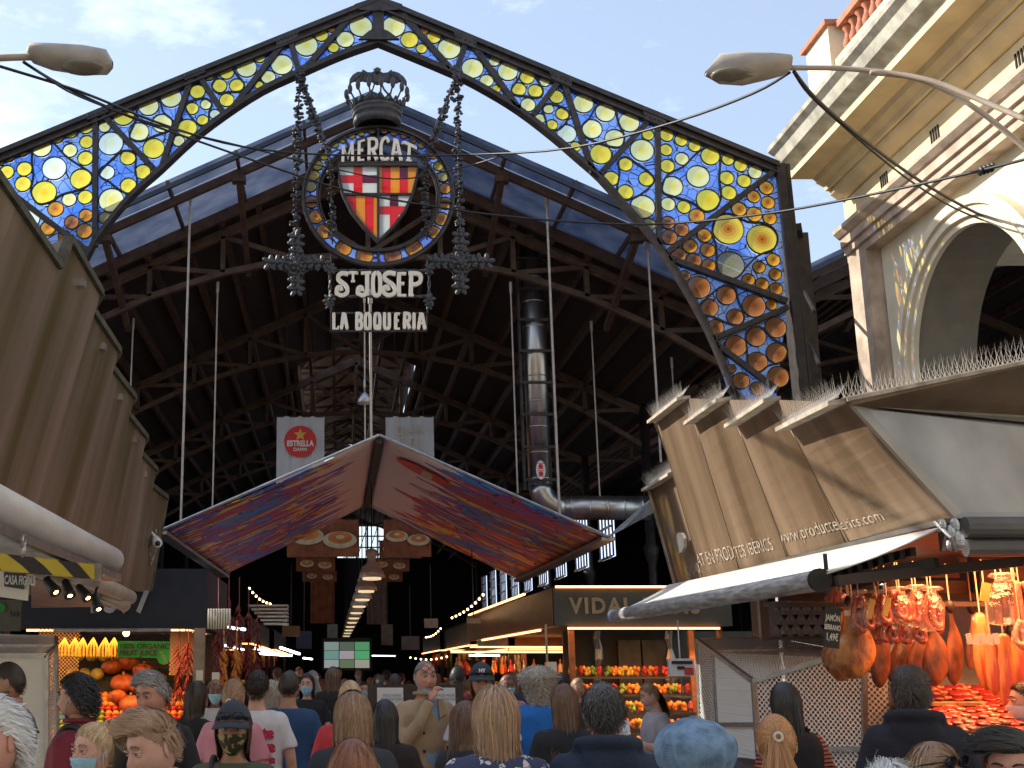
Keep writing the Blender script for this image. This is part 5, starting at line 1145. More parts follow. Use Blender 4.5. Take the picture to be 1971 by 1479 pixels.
def ham(x0, y0, x1, y1, wpx, Y, mat, label):
    top, bot = P(x0, y0, Y), P(x1, y1, Y); root = thing('cured_ham', label, 'ham', bot, 'cured hams hanging over the counter'); w_ = wpx*(.56 if mat is M['ham'] else .48)*Y/F
    f = MB(); blob_lathe(f, HAMP, top, bot, w_, w_*.48, x0*.37); o = obj('ham_meat', f, mat, root, True); ss = o.modifiers.new('s','SUBSURF'); ss.levels = ss.render_levels = 1
    f = MB(); f.tube([top+Vector((0,0,.0)), Vector((top.x, Y, max(RAIL, top.z+.05)))], .005, 5); obj('string', f, M['rope'], root)
    f = MB(); f.ball(top+Vector((0,0,.0)), .035, 8, 6, sc=(.9,.9,1.3)); obj('hoof', f, M['hoof'], root, True)
    return root
HL = [(1622,1168,1607,1285,50,8.7,'ham','hindmost amber ham of the row beside the black price sign'),(1632,1165,1618,1300,56,8.5,'ham','third amber ham of the row beside the black price sign'),(1640,1162,1632,1312,64,8.3,'ham','second amber ham, just behind the big front one'),(1634,1160,1656,1308,72,8.05,'ham','big glossy amber ham hanging in front beside the black price sign'),
      (1690,1180,1700,1325,42,8.6,'hamdark','narrow dark ham right of the big amber ham'),(1735,1190,1738,1322,60,8.8,'hamdark','dark ham behind the hooded head, under the small sausages'),(1768,1195,1770,1318,52,8.6,'hamdark','dark ham just right of the hooded head'),(1792,1190,1808,1322,56,8.3,'hamdark','stringy reddish ham left of the slender one'),
      (1828,1168,1843,1320,38,8.3,'hamdark','slender dark ham alone before the grey panel'),(1870,1170,1872,1290,26,8.7,'hamdark','thin dark ham at the right side of the grey panel'),(1945,1215,1940,1345,60,8.8,'hamdark','dark ham at the right edge behind the hanging bellies')]
for x0,y0,x1,y1,wp,Y,mt,lb in HL: ham(x0,y0,x1,y1,wp,Y,M[mt],lb)
BELP = [(0,.35,0),(.05,.7,0),(.2,.85,.05),(.4,.9,-.05),(.6,1,.08),(.8,.9,0),(.93,.6,.05),(1,.2,0)]
for i, (x0,y0,x1,y1,wp,Y,lb) in enumerate([(1885,1180,1900,1330,40,8.2,'leftmost long orange cured belly on the right side of the stall'),(1905,1225,1915,1340,28,8.0,'second cured belly, under the white tags'),(1930,1220,1938,1365,34,8.0,'longest yellow cured belly reaching to the counter'),(1960,1210,1965,1330,36,8.1,'cured belly at the right edge of the picture')]):
    r_ = thing('cured_belly', lb, 'cured meat', P(x1,y1,Y), 'cured bellies on the right side'); f = MB(); w_ = wp/2*Y/F; blob_lathe(f, BELP, P(x0,y0,Y), P(x1,y1,Y), w_, w_*.5, i*3.3, 12); obj('meat', f, M['bacon'], r_, True)
    f = MB(); t_ = P(x0,y0,Y); f.tube([t_, Vector((t_.x, Y, RAIL))], .005, 5); obj('string', f, M['rope'], r_)
def sausages(x, y0, y1, n_, Y, mat, label, bag=True, spread=9, loop=True):
    root = thing('sausage_bunch', label, 'sausages', P(x, y1, Y), 'sausage bunches in clear bags'); top = P(x, y0, Y); bot = P(x, y1, Y); L_ = (top-bot).length; px = Y/F
    for k in range(n_):
        xo = (k-(n_-1)/2)*spread*px; f = MB(); r = .018 if loop else .026
        l_ = L_*rnd.uniform(.85,1.02); yo = rnd.uniform(-.05,.05)
        if loop: pts = [top+Vector((xo*.4,yo,0)), top+Vector((xo*.9-.01,yo,-l_*.4)), top+Vector((xo-.015,yo,-l_*.8)), top+Vector((xo+.01,yo-.02,-l_)), top+Vector((xo+.035,yo,-l_*.85)), top+Vector((xo+.03,yo,-l_*.35))]
        else: pts = [top+Vector((xo*.5,yo,0)), top+Vector((xo,yo,-l_*.3)), top+Vector((xo*1.1,yo,-l_))]
        f.tube(smoothpts([tuple(p) for p in pts], False, 3), r, 8); obj('sausage', f, mat, root, True)
    if bag:
        f = MB(); w_ = (n_*spread*.5+8)*px; blob_lathe(f, [(-.18,.7,0),(-.1,.9,0),(-.04,.35,0),(.1,.7,0),(.4,1,0),(.8,1,0),(1,.9,0),(1.06,.3,0)], top, bot, w_, .09, x*.1, 14); obj('plastic_bag', f, M['plastic'], root, True)
    f = MB(); f.tube([top, Vector((top.x, Y, RAIL))], .004, 4); obj('string', f, M['rope'], root); return root
for x,y0,y1,n_,Y,lb in [(1610,1138,1172,3,8.4,'small sausage bunch above the black price sign'),(1652,1148,1218,3,7.95,'bright red chorizo bunch hanging in front of the big ham'),(1692,1146,1200,3,8.1,'bunch of short chorizos behind the first yellow tag'),(1727,1140,1198,4,8.1,'chorizo bunch between the two yellow tags and the long bunch'),(1763,1138,1205,3,8.1,'chorizo bunch left half of the longest pair'),(1793,1142,1212,3,8.05,'long dark chorizo bunch, rightmost of the bagged row')]: sausages(x,y0,y1,n_,Y,M['chorizo'],lb)
for x,lb in ((1690,'first'),(1712,'second'),(1738,'third'),(1764,'fourth')): sausages(x,1204,1236,2,8.2,M['chorizo'],f'{lb} small bagged sausage loop in the lower row under the big bunches', True, 8)
sausages(1928,1118,1200,3,7.9,M['hamdark'],'thick dark cured loin bunch with a net near the right edge',True,15,False); sausages(1960,1120,1225,3,7.9,M['salami'],'pale speckled salami bunch at the right edge',False,15,False)
sausages(1962,1195,1250,5,7.85,M['salami'],'thin pink sausage sticks hanging under the salami',False,7,True)
def cardsign(x, y, w_, h_, Y, mat, label, tilt=0, txt=None, grp=None, nm='price_tag'):
    px = Y/F; c = P(x, y, Y); ux = Vector((math.cos(tilt),0,math.sin(tilt))); uy = Vector((-math.sin(tilt),0,math.cos(tilt))); hw, hh = w_*px/2, h_*px/2
    f = MB(); q = [c-ux*hw-uy*hh, c+ux*hw-uy*hh, c+ux*hw+uy*hh, c-ux*hw+uy*hh]; f.hexa([p for p in q]+[p+Vector((0,.006,0)) for p in q]); root = obj(nm, f, mat, None, False, label, 'price tag' if nm == 'price_tag' else 'sign', grp)
    if txt:
        for i, (s_, yy, sz, mt) in enumerate(txt): g = MB(); text_on(g, s_, c-uy*(hh*2*yy)+Vector((0,-.004,0)), ux, uy, sz, bold=.001, sx=.52, extrude=.001); obj('lettering', g, mt, root)
    return root
cardsign(1602,1208,30,76,7.75,M['black'],'black price sign lettered in cream beside the hams',.0-.14,[('JAM\u00d3N',-.16,.052,M['tagw']),('SERRANO',.06,.044,M['tagw']),('1,49\u20ac',.32,.062,M['tagw'])],nm='price_sign')
cardsign(1676,1172,11,38,7.9,M['tagy'],'yellow tag beside the red chorizo bunch',-.3); cardsign(1707,1168,11,36,7.9,M['tagy'],'yellow tag between two chorizo bunches',-.3); cardsign(1897,1140,17,36,7.7,M['tagy'],'largest yellow tag, on the dark loin bunch',-.25)
cardsign(1632,1180,14,10,7.95,M['tagw'],'pale band label round the shank of the big ham',.1)
for i, x in enumerate((1866,1880,1893,1906,1918)): cardsign(x,1230+2*(i%2),11,20,7.75,M['tagw'],'small white tag in the row before the hanging bellies, '+['leftmost','second from left','middle','second from right','rightmost'][i],.1*(-1)**i)
# packs of sliced meat: one built, the rest copied
M['sliced'] = pm('sliced cured meat', (.30,.012,.010), .35, 0, 0, 18, .3, 40, col2=(.70,.36,.20), thr=(.52,.62), coat=.5); M['tray'] = pm('pack tray', (.50,.24,.12), .4)
pk = thing('meat_pack', 'flat pack of red sliced meat with a small label, laid out on the counter', 'meat pack', (3.6,7.4,1.37), 'packs of sliced meat on the counter')
f = MB(); f.box((3.5,7.3,1.365),(3.7,7.5,1.385)); obj('pack_tray', f, M['tray'], pk)
f = MB()
for k in range(5): f.ball((3.54+.03*k, 7.37+.035*(k%2)+.02, 1.392+.004*k), .045, 10, 6, sc=(1,1.2,.30))
obj('sliced_meat', f, M['sliced'], pk, True); f = MB(); f.box((3.62,7.42,1.408),(3.67,7.46,1.415)); obj('pack_label', f, M['tagw'], pk)
kids = list(pk.children); first = True
for r_ in range(8):
    for c_ in range(14):
        x = 3.54+.190*c_+.03*rnd.random(); y = 7.35+.205*r_; z = 1.365+(y-7.25)*.148-.0
        x += .345*(y-7.25)
        if rnd.random() < .05: continue
        if first: o = pk; first = False
        else:
            o = pk.copy(); C.objects.link(o)
            for ch in kids: c2 = ch.copy(); C.objects.link(c2); c2.parent = o
        o.location = (x, y, z+.01); o.rotation_euler = (R(8), 0, rnd.uniform(-.25,.25))
# mosaic panel and shutter cage
mo = thing('mosaic_panel', 'grey panel inlaid with dark and white three pointed motifs behind the hams', 'wall panel', P(1530,1240,12.2))
f = MB(); a = P(1482,1232,12.2); b = P(1592,1158,12.2); f.box((a.x,12.2,a.z),(b.x,12.25,b.z)); obj('panel', f, pm('lilac grey terrazzo', (.62,.62,.70), .6, 0, .1, 20), mo)
f = MB(); g = MB()
for i in range(5):
    for j in range(4):
        cx_ = 1500+21*i+(10 if j%2 else 0); cy_ = 1168+19*j
        if cx_ > 1588: continue
        c = P(cx_, cy_, 12.18); 
        for k in range(3): a_ = math.pi/2+k*2*math.pi/3; g.ball(c+Vector((.035*math.cos(a_),0,.035*math.sin(a_))), .022, 6, 4, sc=(1,.3,1))
        f.prism([c+Vector((.032*math.cos(-math.pi/2+q*2*math.pi/3), -.012, .032*math.sin(-math.pi/2+q*2*math.pi/3))) for q in range(3)], .01)
obj('dark_inlay', f, pm('maroon inlay', (.08,.02,.03), .5), mo); obj('white_inlay', g, M['white'], mo)
f = MB(); a = P(1468,1240,11.9); f.box((a.x, 11.9, 0), (a.x+.08, 11.98, 2.5)); obj('post', f, M['galv'], None, False, 'pale steel post left of the mosaic panel', 'post')
def meshmat(name, col, k, thr_):
    m, t, b, o = new_mat(name); n = t.nodes; l = t.links; c_ = n.new('ShaderNodeTexCoord'); sx = n.new('ShaderNodeSeparateXYZ'); l.new(c_.outputs['Object'], sx.inputs[0])
    def mth(op, a, b_=None, v=None):
        q = n.new('ShaderNodeMath'); q.operation = op; l.new(a, q.inputs[0])
        if b_ is not None: l.new(b_, q.inputs[1])
        if v is not None: q.inputs[1].default_value = v
        return q.outputs[0]
    h = mth('ADD', sx.outputs[0], mth('MULTIPLY', sx.outputs[1], v=-.6)); a1 = mth('SINE', mth('MULTIPLY', mth('ADD', h, sx.outputs[2]), v=k)); a2 = mth('SINE', mth('MULTIPLY', mth('SUBTRACT', h, sx.outputs[2]), v=k))
    pr = mth('MULTIPLY', a1, a2); gt = mth('GREATER_THAN', mth('ABSOLUTE', pr), v=thr_)
    tb = n.new('ShaderNodeBsdfTransparent'); mm = n.new('ShaderNodeMixShader'); l.new(gt, mm.inputs[0]); l.new(b.outputs[0], mm.inputs[1]); l.new(tb.outputs[0], mm.inputs[2]); l.new(mm.outputs[0], o.inputs[0])
    b.inputs['Base Color'].default_value = (*col, 1); b.inputs['Metallic'].default_value = .15; b.inputs['Roughness'].default_value = .4; return m
M['mesh'] = meshmat('perforated steel mesh', (.85,.84,.80), 75, .42); M['meshfine'] = meshmat('fine perforated steel', (.86,.85,.82), 105, .8)
M['slat'] = pm('ribbed steel shutter', (.80,.78,.73), .45, 0, .12, 4, .5, 1, stretch=(0,0,60))
def cage(name, label, V, faces, rails, mats):
    V = {k: P(*q) for k, q in V.items()}; lo = min(v.z for v in V.values()); root = thing(name, label, 'shutter', (list(V.values())[0].x, list(V.values())[0].y, 0))
    for fc, mt in zip(faces, mats): f = MB(); f.add([V[k] for k in fc], [tuple(range(len(fc)))]); obj('mesh_panel', f, mt, root)
    f = MB()
    for a, b in rails: f.beam(V[a], V[b], .035, .035)
    obj('cage_frame', f, M['galv'], root); return root
cage('mesh_shutter', 'folded perforated steel shutter cage standing left of the hanging hams',
  dict(A=(1342,1232,12),a=(1352,1500,12),B=(1374,1256,11),b=(1392,1560,11),Cc=(1450,1312,9.7),c=(1476,1700,9.7),D=(1600,1266,9.3),E=(1664,1240,9.1),e=(1664,1700,9.1),G=(1600,1250,11),H=(1790,1224,12),I=(1664,1442,9.1),J=(1458,1442,9.7),K=(1716,1236,9.1),k=(1716,1700,9.1),B2=(1382,1395,11),J2=(1460,1395,9.7)),
  [('A','B','b','a'),('A','H','G','B'),('B','G','D','Cc'),('B','Cc','J2','B2'),('B2','J2','c','b'),('Cc','D','E','e','c'),('E','K','k','e')],
  [('A','B'),('B','Cc'),('A','H'),('B','G'),('Cc','D'),('D','E'),('Cc','c'),('B','b'),('A','a'),('E','e'),('I','J'),('K','k'),('B2','J2'),('E','K')], [M['mesh'], M['meshfine'], M['meshfine'], M['slat'], M['slat'], M['mesh'], M['mesh']])
bn = thing('waste_bin', 'dark grey waste bin half hidden behind the crowd near the shutter cage', 'bin', (P(1420,1410,8.6).x, 8.6, 0)); c = bn.location
f = MB(); f.lathe([(.16,0),(.22,1.0),(.24,1.02),(.24,1.08),(.2,1.1)], c, 16); obj('body', f, pm('grey bin plastic', (.09,.10,.10), .5), bn, True)
f = MB(); f.lathe([(.24,1.1),(.25,1.13),(.1,1.17),(.02,1.18)], c, 16); f.tube([c+Vector((.1,-.1,1.16)), c+Vector((.1,-.1,1.22)), c+Vector((.22,-.1,1.22)), c+Vector((.22,-.1,1.14))], .015, 6); obj('lid', f, M['black'], bn, True)
# =================================================================== GREEN GREY STALL WITH LED EDGES
vs_ = thing('produce_stall', 'dark green fascia stall with gold lettering and glowing strips, right of the aisle', 'market stall', (5, 18, 0))
M['fasc'] = pm('dark green grey fascia', (.075,.075,.06), .55, 0, .12, 3, .1, 20); M['fascb'] = pm('brown bronze fascia', (.26,.12,.055), .3, .5, .2, 4, .05, 20, stretch=(1,.3,2)); M['goldl'] = pm('dull gold letters', (.42,.30,.17), .5, .2)
A = P(1062,1132,18); B = P(1400,1132,18); zt, zb = A.z, P(1062,1205,18).z; xa = A.x; xb = P(1405,1132,18).x; fx = P(898,1187,28).x
obj('front_fascia', bxm((xa+.02,18,zb),(xb,18.12,zt)), M['fasc'], vs_)
f = MB(); f.hexa([Vector(p) for p in ((xa,18.0,zb),(fx,28,zb),(fx+.12,28,zb),(xa+.12,18.13,zb),(xa,18.0,zt),(fx,28,zt),(fx+.12,28,zt),(xa+.12,18.13,zt))]); obj('side_fascia', f, M['fascb'], vs_)
f = MB(); f.box((xa+.05,17.97,zt),(xb,18.0,zt+.03)); f.box((xa+.2,17.95,zb-.05),(xb-.2,17.98,zb-.02)); f.beam((xa-.03,19.0,zb-.03),(fx+.05,25.5,zb-.03),.03,.03); f.beam((xa-.02,20.5,zt+.06),(fx-.0,27.5,zt+.02),.03,.03); obj('led_strip', f, M['ledw'], vs_)
f = MB(); ln = P(1098,1180,17.97); text_on(f, 'VIDAL PONS', (ln.x, 17.985, ln.z), (1,0,0), (0,0,1), .30, bold=.012, align='LEFT', track=1.25, sx=.92, extrude=.012); obj('lettering', f, M['goldl'], vs_)
f = MB(); text_on(f, 'VIDAL PONS', (xa-.02,24.6,zb+.18), (xa-fx,-10,0), (0,0,1), .3, bold=.01, align='LEFT', track=1.2, extrude=.005); obj('side_lettering', f, M['goldl'], vs_)
obj('soffit', bxm((xa+.15,18.13,zb),(xb,27.5,zb+.05)), pm('warm soffit', (.16,.09,.05), .6), vs_); obj('back_wall', bxm((xa+.6,20.6,0),(7.0,20.7,zb)), pm('dark olive panel', (.06,.055,.035), .6), vs_)
f = MB(); a = P(1192,1290,20.5); b = P(1232,1232,20.5); f.box((a.x,20.5,a.z-1.2),(b.x,20.58,b.z)); f.box((b.x+.03,20.5,a.z-1.2),(b.x+.45,20.58,b.z)); obj('cupboard_door', f, pm('olive cupboard', (.17,.13,.07), .5), vs_)
for x in (1100, 1330, 1385): a = P(x,1220,18.4); f = MB(); f.box((a.x-.04,18.4,0),(a.x+.04,18.48,zb)); obj('stall_post', f, M['fascb'], vs_)
area('strip_glow', ((xa+xb)/2, 18.3, zb-.06), 2.4, 9, (1,.45,.18), (0,0,0), .3, vs_); area('strip_glow', (fx+.3, 23, zb-.06), .4, 10, (1,.45,.18), (0,0,0), 5, vs_)
for x in (1146, 1150, 1285, 1290): 
    a = P(x,1210,20.3); foil = MB(); foil.tube([(a.x+rnd.uniform(-.03,.03), 20.3+.02*k, a.z-.16*k) for k in range(7)], [.03,.05,.04,.06,.05,.06,.03], 6)
    obj('foil_streamer', foil, M['steel'], vs_)
cups = {'orange':pm('orange fruit', (.70,.24,.03), .4, 0, .25, 40),'yellow':pm('yellow fruit', (.75,.48,.05), .4, 0, .2, 40),'red':pm('red fruit', (.50,.03,.02), .35, 0, .3, 40),'green':pm('green fruit', (.20,.32,.04), .4, 0, .3, 40)}
sh_rows = [(1300,1093,1325,18.9),(1334,1120,1330,18.7),(1368,1110,1335,18.5),(1402,1110,1335,18.3),(1436,1110,1335,18.1)]
for i, (y, x0, x1, Y) in enumerate(sh_rows):
    a, b = P(x0,y,Y), P(x1,y,Y); obj('shelf', bxm((a.x,Y-.16,a.z-.05),(b.x,Y+.2,a.z-.02)), M['black'], vs_)
protos = {}
for r_, (y, x0, x1, Y) in enumerate(sh_rows):
    z = P(x0,y,Y).z; a = P(x0,y,Y).x; b = P(x1,y,Y).x; n_ = int((b-a)/.105)
    for k in range(n_):
        c_ = rnd.choice(['orange','orange','yellow','red','green','orange'] if r_ else ['red','green','yellow','orange']); key = c_
        if key not in protos:
            o = thing('fruit_cup', f'clear tub of cut {c_} fruit on the lit shelves', 'fruit cup', (0,0,0), f'tubs of {c_} fruit on the shelves')
            f = MB(); f.lathe([(.038,0),(.05,.09),(.052,.092)], (0,0,0), 10); obj('tub', f, M['plastic'], o, True)
            f = MB()
            for q in range(7): f.ball((rnd.uniform(-.03,.03), rnd.uniform(-.03,.03), .03+.011*q), .028, 6, 4)
            obj('cut_fruit', f, cups[c_], o, True); protos[key] = o
        else:
            s_ = protos[key]; o = s_.copy(); C.objects.link(o)
            for ch in s_.children: c2 = ch.copy(); C.objects.link(c2); c2.parent = o
        o.location = (a+.06+.105*k, Y-.06, z-.02); o.rotation_euler = (0,0,rnd.uniform(0,6)); o.scale = (1.15,1.15,1.3)
area('shelf_glow', (xa+1.6, 17.6, 1.95), 1.8, 15, (1,.42,.14), (R(35),0,0), .3, vs_)
sc_ = thing('weighing_scale', 'white market weighing scale with keypad on a post above a steel pan', 'scale', P(1322,1350,16.8))
f = MB(); a = P(1290,1302,16.8); b = P(1336,1268,16.8); f.box((a.x,16.8,a.z),(b.x,16.9,b.z)); obj('housing', f, M['white'], sc_)
f = MB(); f.box((a.x+.03,16.78,b.z-.07),(b.x-.03,16.8,b.z-.03)); f.box((a.x+.1,16.78,b.z-.14),(a.x+.19,16.8,b.z-.1)); obj('display', f, M['black'], sc_)
f = MB()
for i in range(5):
    for j in range(4): f.box((b.x-.14+.025*i,16.785,a.z+.02+.025*j),(b.x-.12+.025*i,16.8,a.z+.038+.025*j))
obj('keypad', f, M['red'], sc_); f = MB(); c = P(1316,1345,16.8); f.tube([(c.x,16.86,c.z),(c.x,16.86,2.4)], .012, 6); f.lathe([(.02,0),(.16,.02),(.17,.03),(.02,.01)], c, 16); obj('pan', f, M['galv'], sc_, True)
# second stall with neon behind
def stall(side, Y0, Y1, label, col, wallx, goods, led=True, h=2.35, ledm=None, pw=6):
    root = thing('market_stall', label, 'market stall', (side*wallx+AX, Y0, 0)); xf = AX+side*wallx
    def bb(x0, x1, y0, y1, z0, z1): return bxm((min(x0,x1), y0, z0), (max(x0,x1), y1, z1))
    obj('fascia', bb(xf, xf+side*.12, Y0, Y1, h, h+.55), col, root); obj('end_fascia', bb(xf, xf+side*2.4, Y0, Y0+.1, h, h+.55), col, root); obj('roof_board', bb(xf, xf+side*2.5, Y0, Y1, h+.55, h+.6), M['dark'], root)
    obj('counter', bb(xf+side*.1, xf+side*.9, Y0+.2, Y1-.1, 0, 1.0), M['counter'], root); obj('back_wall', bb(xf+side*1.7, xf+side*1.8, Y0, Y1, 0, h), M['dark'], root)
    for yy in (Y0+.05, Y1-.05): f = MB(); f.box((min(xf, xf+side*.1)+.0, yy-.04, 0), (max(xf, xf+side*.1), yy+.04, h)); obj('stall_post', f, M['iron'], root)
    if led: f = MB(); f.box((min(xf-side*.02,xf-side*.05), Y0, h-.03), (max(xf-side*.02,xf-side*.05), Y1, h)); f.box((min(xf,xf+side*2.2), Y0-.04, h-.03), (max(xf,xf+side*2.2), Y0-.01, h)); obj('led_strip', f, ledm or M['ledw'], root)
    f = MB(); r_ = random.Random(int(Y0*10)+int(side))
    for yy in np.arange(Y0+.3, Y1-.2, .22):
        for lv in range(3):
            for q in range(2): f.ball((xf+side*(.25+.2*lv+.08*q), yy+r_.uniform(-.04,.04), 1.05+.16*lv+r_.uniform(0,.03)), r_.uniform(.05,.09), 6, 4, r_.randrange(len(goods)))
    obj('goods', f, goods, root, True, kind='stuff'); 
    f = MB()
    for k in range(int((Y1-Y0)/.5)):
        yy = Y0+.3+.5*k; l_ = r_.uniform(.2,.5); f.tube([(xf+side*.35, yy, h-.05), (xf+side*.35, yy, h-.05-l_)], [.03,.05], 6, r_.randrange(len(goods)))
    obj('hanging_goods', f, goods, root, True, kind='stuff')
    area('stall_lamp', (xf+side*.6, (Y0+Y1)/2, h-.1), .5, pw, (1,.5,.22), (0,0,0), (Y1-Y0)*.8, root); return root
G1 = [cups['orange'], cups['red'], cups['yellow'], M['hamdark'], cups['green'], M['tray']]
M['ledc'] = emat('cool neon strip', (.85,.92,1), 4)
ns = stall(1, 24.5, 30, 'bottle and fruit stall with two thin neon lines behind the green fascia stall', M['fascb'], 2.75, G1, h=2.15, pw=12)
f = MB(); a = P(868,1257,23.8); b = P(1098,1256,23.8); f.box((a.x,23.8,a.z),(b.x,23.83,a.z+.03)); a = P(905,1247,23.4); b = P(1100,1246,23.4); f.box((a.x,23.4,a.z),(b.x,23.43,a.z+.025)); obj('neon_line', f, M['ledw'], ns)
r_ = random.Random(4)
for k in range(40):
    f = MB(); c = P(875+r_.random()*220, 1300-r_.random()*6, 23.9+r_.random()*.4); hgt = r_.uniform(.12,.3); f.lathe([(.035,0),(.04,.02),(.04,hgt*.6),(.015,hgt*.75),(.015,hgt)], c, 8, r_.randrange(4)); obj('bottle', f, [M['goldl'], cups['red'], cups['orange'], M['steel']], None, True, 'small bottle on the warm lit shelf under the neon lines', 'bottle', 'bottles on the neon lit stall')
area('stall_lamp', (3.6, 23.6, 2.0), 1.6, 10, (1,.45,.16), (0,0,0), .3, ns)
stall(1, 31, 38, 'third stall on the right side of the aisle, deep in the hall', M['fasc'], 2.7, G1, pw=7); stall(1, 39, 47, 'farthest stall on the right side of the aisle', M['iron'], 2.6, G1, pw=6)
stall(-1, 17.5, 21.5, 'stall with hanging dried peppers past the fruit stall on the left', M['iron'], 2.7, G1, h=2.3, pw=9); stall(-1, 22.5, 28, 'stall with cool white strips on the left side of the aisle', M['iron'], 2.7, G1, h=2.2, ledm=M['ledc'], pw=7)
stall(-1, 29, 37, 'third stall on the left side of the aisle, deep in the hall', M['fasc'], 2.6, G1, pw=6); stall(-1, 38, 47, 'farthest stall on the left side of the aisle', M['iron'], 2.5, G1, pw=6)
f = MB()
for k in range(6): a = P(478+6*k, 1168+7*k, 22-.0); b = P(555, 1172+7*k, 22); f.box((a.x,21.9,a.z),(b.x,22.3,a.z+.03))
obj('metal_louvre', f, M['galv'], None, False, 'stack of pale metal louvre blades above the left stalls', 'louvre')
# string bulbs
M['bulb'] = emat('small warm bulb', (1,.66,.32), 6)
for (p0, p1, n_, lb) in (((870,1187,27),(930,1142,22),8,'string of small warm bulbs above the bronze side fascia'),((820,1225,36),(848,1208,32),6,'short string of bulbs deep in the hall right of the lamps'),((480,1130,24),(520,1160,26),6,'string of small red orange bulbs above the left stalls'),((860,1262,30),(790,1264,34),7,'row of white bulbs low over the far crowd')):
    root = thing('string_lights', lb, 'string lights', P(*p0)); f = MB(); pts = [P(*[lerp(p0[i], p1[i], k/n_) for i in range(3)])-Vector((0,0,.06*math.sin(math.pi*k/n_))) for k in range(n_+1)]; f.tube(pts, .008, 4); obj('wire', f, M['cable'], root)
    for p in pts: f = MB(); f.ball(p-Vector((0,0,.03)), .022, 8, 6); obj('bulb', f, M['bulb'], root, True)
# red lit heat lamps left background
# pendant lamps down the aisle
M['shade'] = pm('pale spun lamp shade', (.50,.42,.35), .4, .3, .1); M['lens'] = emat('glowing lamp ring', (1,.78,.46), .4)
lp = None
LY = [21, 24.5, 27.5, 30.5, 34, 37.5, 41, 45, 49, 53, 57.5, 62, 66.5, 71]
lampz = None
for i, Y in enumerate(LY):
    z = P(697, 1088, 21).z if i == 0 else P(697,1088,21).z-.05*0
    if lp is None:
        lp = thing('pendant_lamp', 'nearest bell shaped pendant lamp over the aisle', 'pendant lamp', (AX,21,z), 'row of pendant lamps over the aisle'); c = Vector((AX,21,z))
        f = MB(); f.lathe([(x*.62, z*.7) for x, z in ((.05,.40),(.14,.36),(.17,.24),(.12,.20),(.11,.10),(.13,.05),(.20,-.02),(.32,-.16),(.36,-.30),(.34,-.30))], c, 24); obj('lamp_shade', f, M['shade'], lp, True)
        f = MB(); f.lathe([(x*.62, z*.7) for x, z in ((.25,-.30),(.26,-.32),(.25,-.35),(.18,-.36),(.02,-.36))], c, 24); obj('glass_ring', f, M['lens'], lp, True)
        f = MB(); f.tube([c+Vector((0,0,.28)), c+Vector((0,0,5.6))], .012, 5); obj('cord', f, M['cable'], lp); o = lp
    else:
        o = lp.copy(); C.objects.link(o); o.location = (AX-.018*i, Y, z)
        for ch in lp.children: c2 = ch.copy(); C.objects.link(c2); c2.parent = o
        if i < 4: o['label'] = f"pendant lamp, {['','second','third','fourth'][i]} nearest in the row over the aisle"
        else: o['label'] = 'small distant pendant lamp in the shrinking row over the aisle'
# dim signs and fittings down the aisle
for i, (x, y, w_, h_, Y, c_, lb) in enumerate([(560,1215,34,20,24,(.20,.10,.03),'small brown hanging sign over the left stalls'),(585,1232,30,34,27,(.02,.03,.07),'dark blue sign with a pale squiggle over the left stalls'),(640,1215,20,26,40,(.22,.22,.24),'grey sign just left of the screens'),(745,1222,22,40,40,(.16,.12,.10),'narrow brown sign just right of the screens'),(790,1238,34,26,30,(.10,.08,.07),'octagonal looking dark cover above the far right stalls'),(830,1200,26,18,28,(.24,.20,.16),'pale small sign high on the right of the aisle'),(912,1195,26,10,22,(.45,.44,.42),'white junction box on the side of the bronze fascia')]):
    a = P(x-w_/2, y+h_/2, Y); b = P(x+w_/2, y-h_/2, Y); sg = obj('hanging_sign', bxm((a.x,Y,a.z),(b.x,Y+.06,b.z)), pm('sign face %d' % i, c_, .5, 0, .2, 6), None, False, lb, 'sign'); f = MB(); f.tube([((a.x+b.x)/2, Y+.03, b.z), ((a.x+b.x)/2, Y+.03, b.z+1.2)], .01, 5); obj('hanger', f, M['iron'], sg)
for i, (x0, y0, x1, y1, Y) in enumerate([(493,1248,545,1262,20),(500,1258,560,1262,20.5),(540,1247,576,1259,24),(430,1207,470,1212,18),(585,1267,600,1269,30),(905,1262,960,1262,26),(690,1262,760,1263,50)]):
    f = MB(); a, b = P(x0,y0,Y), P(x1,y1,Y+.8); f.beam(a, b, .05, .035); obj('tube_light', f, M['ledc'], None, False, ['long slanting white tube over the left stalls','level white tube just under the slanting one','short white tube beside the dark blue sign','white tube above the pepper strings','tiny white tube far down the left side','level white tube behind the bald head','faint white tube under the screens'][i], 'tube light')
# screens
tv = thing('screen_wall', 'wall of nine lit screens at the far end of the aisle', 'screen wall', P(668,1285,46)); TVC = [(.30,.42,.40),(.05,.12,.06),(.03,.45,.12),(.16,.45,.38),(.55,.48,.55),(.03,.60,.18),(.45,.52,.55),(.10,.20,.06),(.50,.52,.40)]
for i in range(3):
    for j in range(3):
        x0 = 624+29.5*i; y0 = 1236+17*j; a = P(x0,y0+16,46); b = P(x0+28,y0,46); obj('screen', bxm((a.x,46,a.z),(b.x,46.05,b.z)), emat(f'screen {i}{j}', tuple(.6*q+.08 for q in TVC[j*3+i]), .35), tv)
a = P(620,1292,46); b = P(716,1228,46); obj('screen_frame', bxm((a.x,46.06,a.z),(b.x,46.2,b.z)), M['black'], tv); obj('screen_legs', bxm((a.x+.3,46.06,0),(a.x+.5,46.2,a.z)), M['black'], tv); obj('screen_legs', bxm((b.x-.5,46.06,0),(b.x-.3,46.2,a.z)), M['black'], tv)
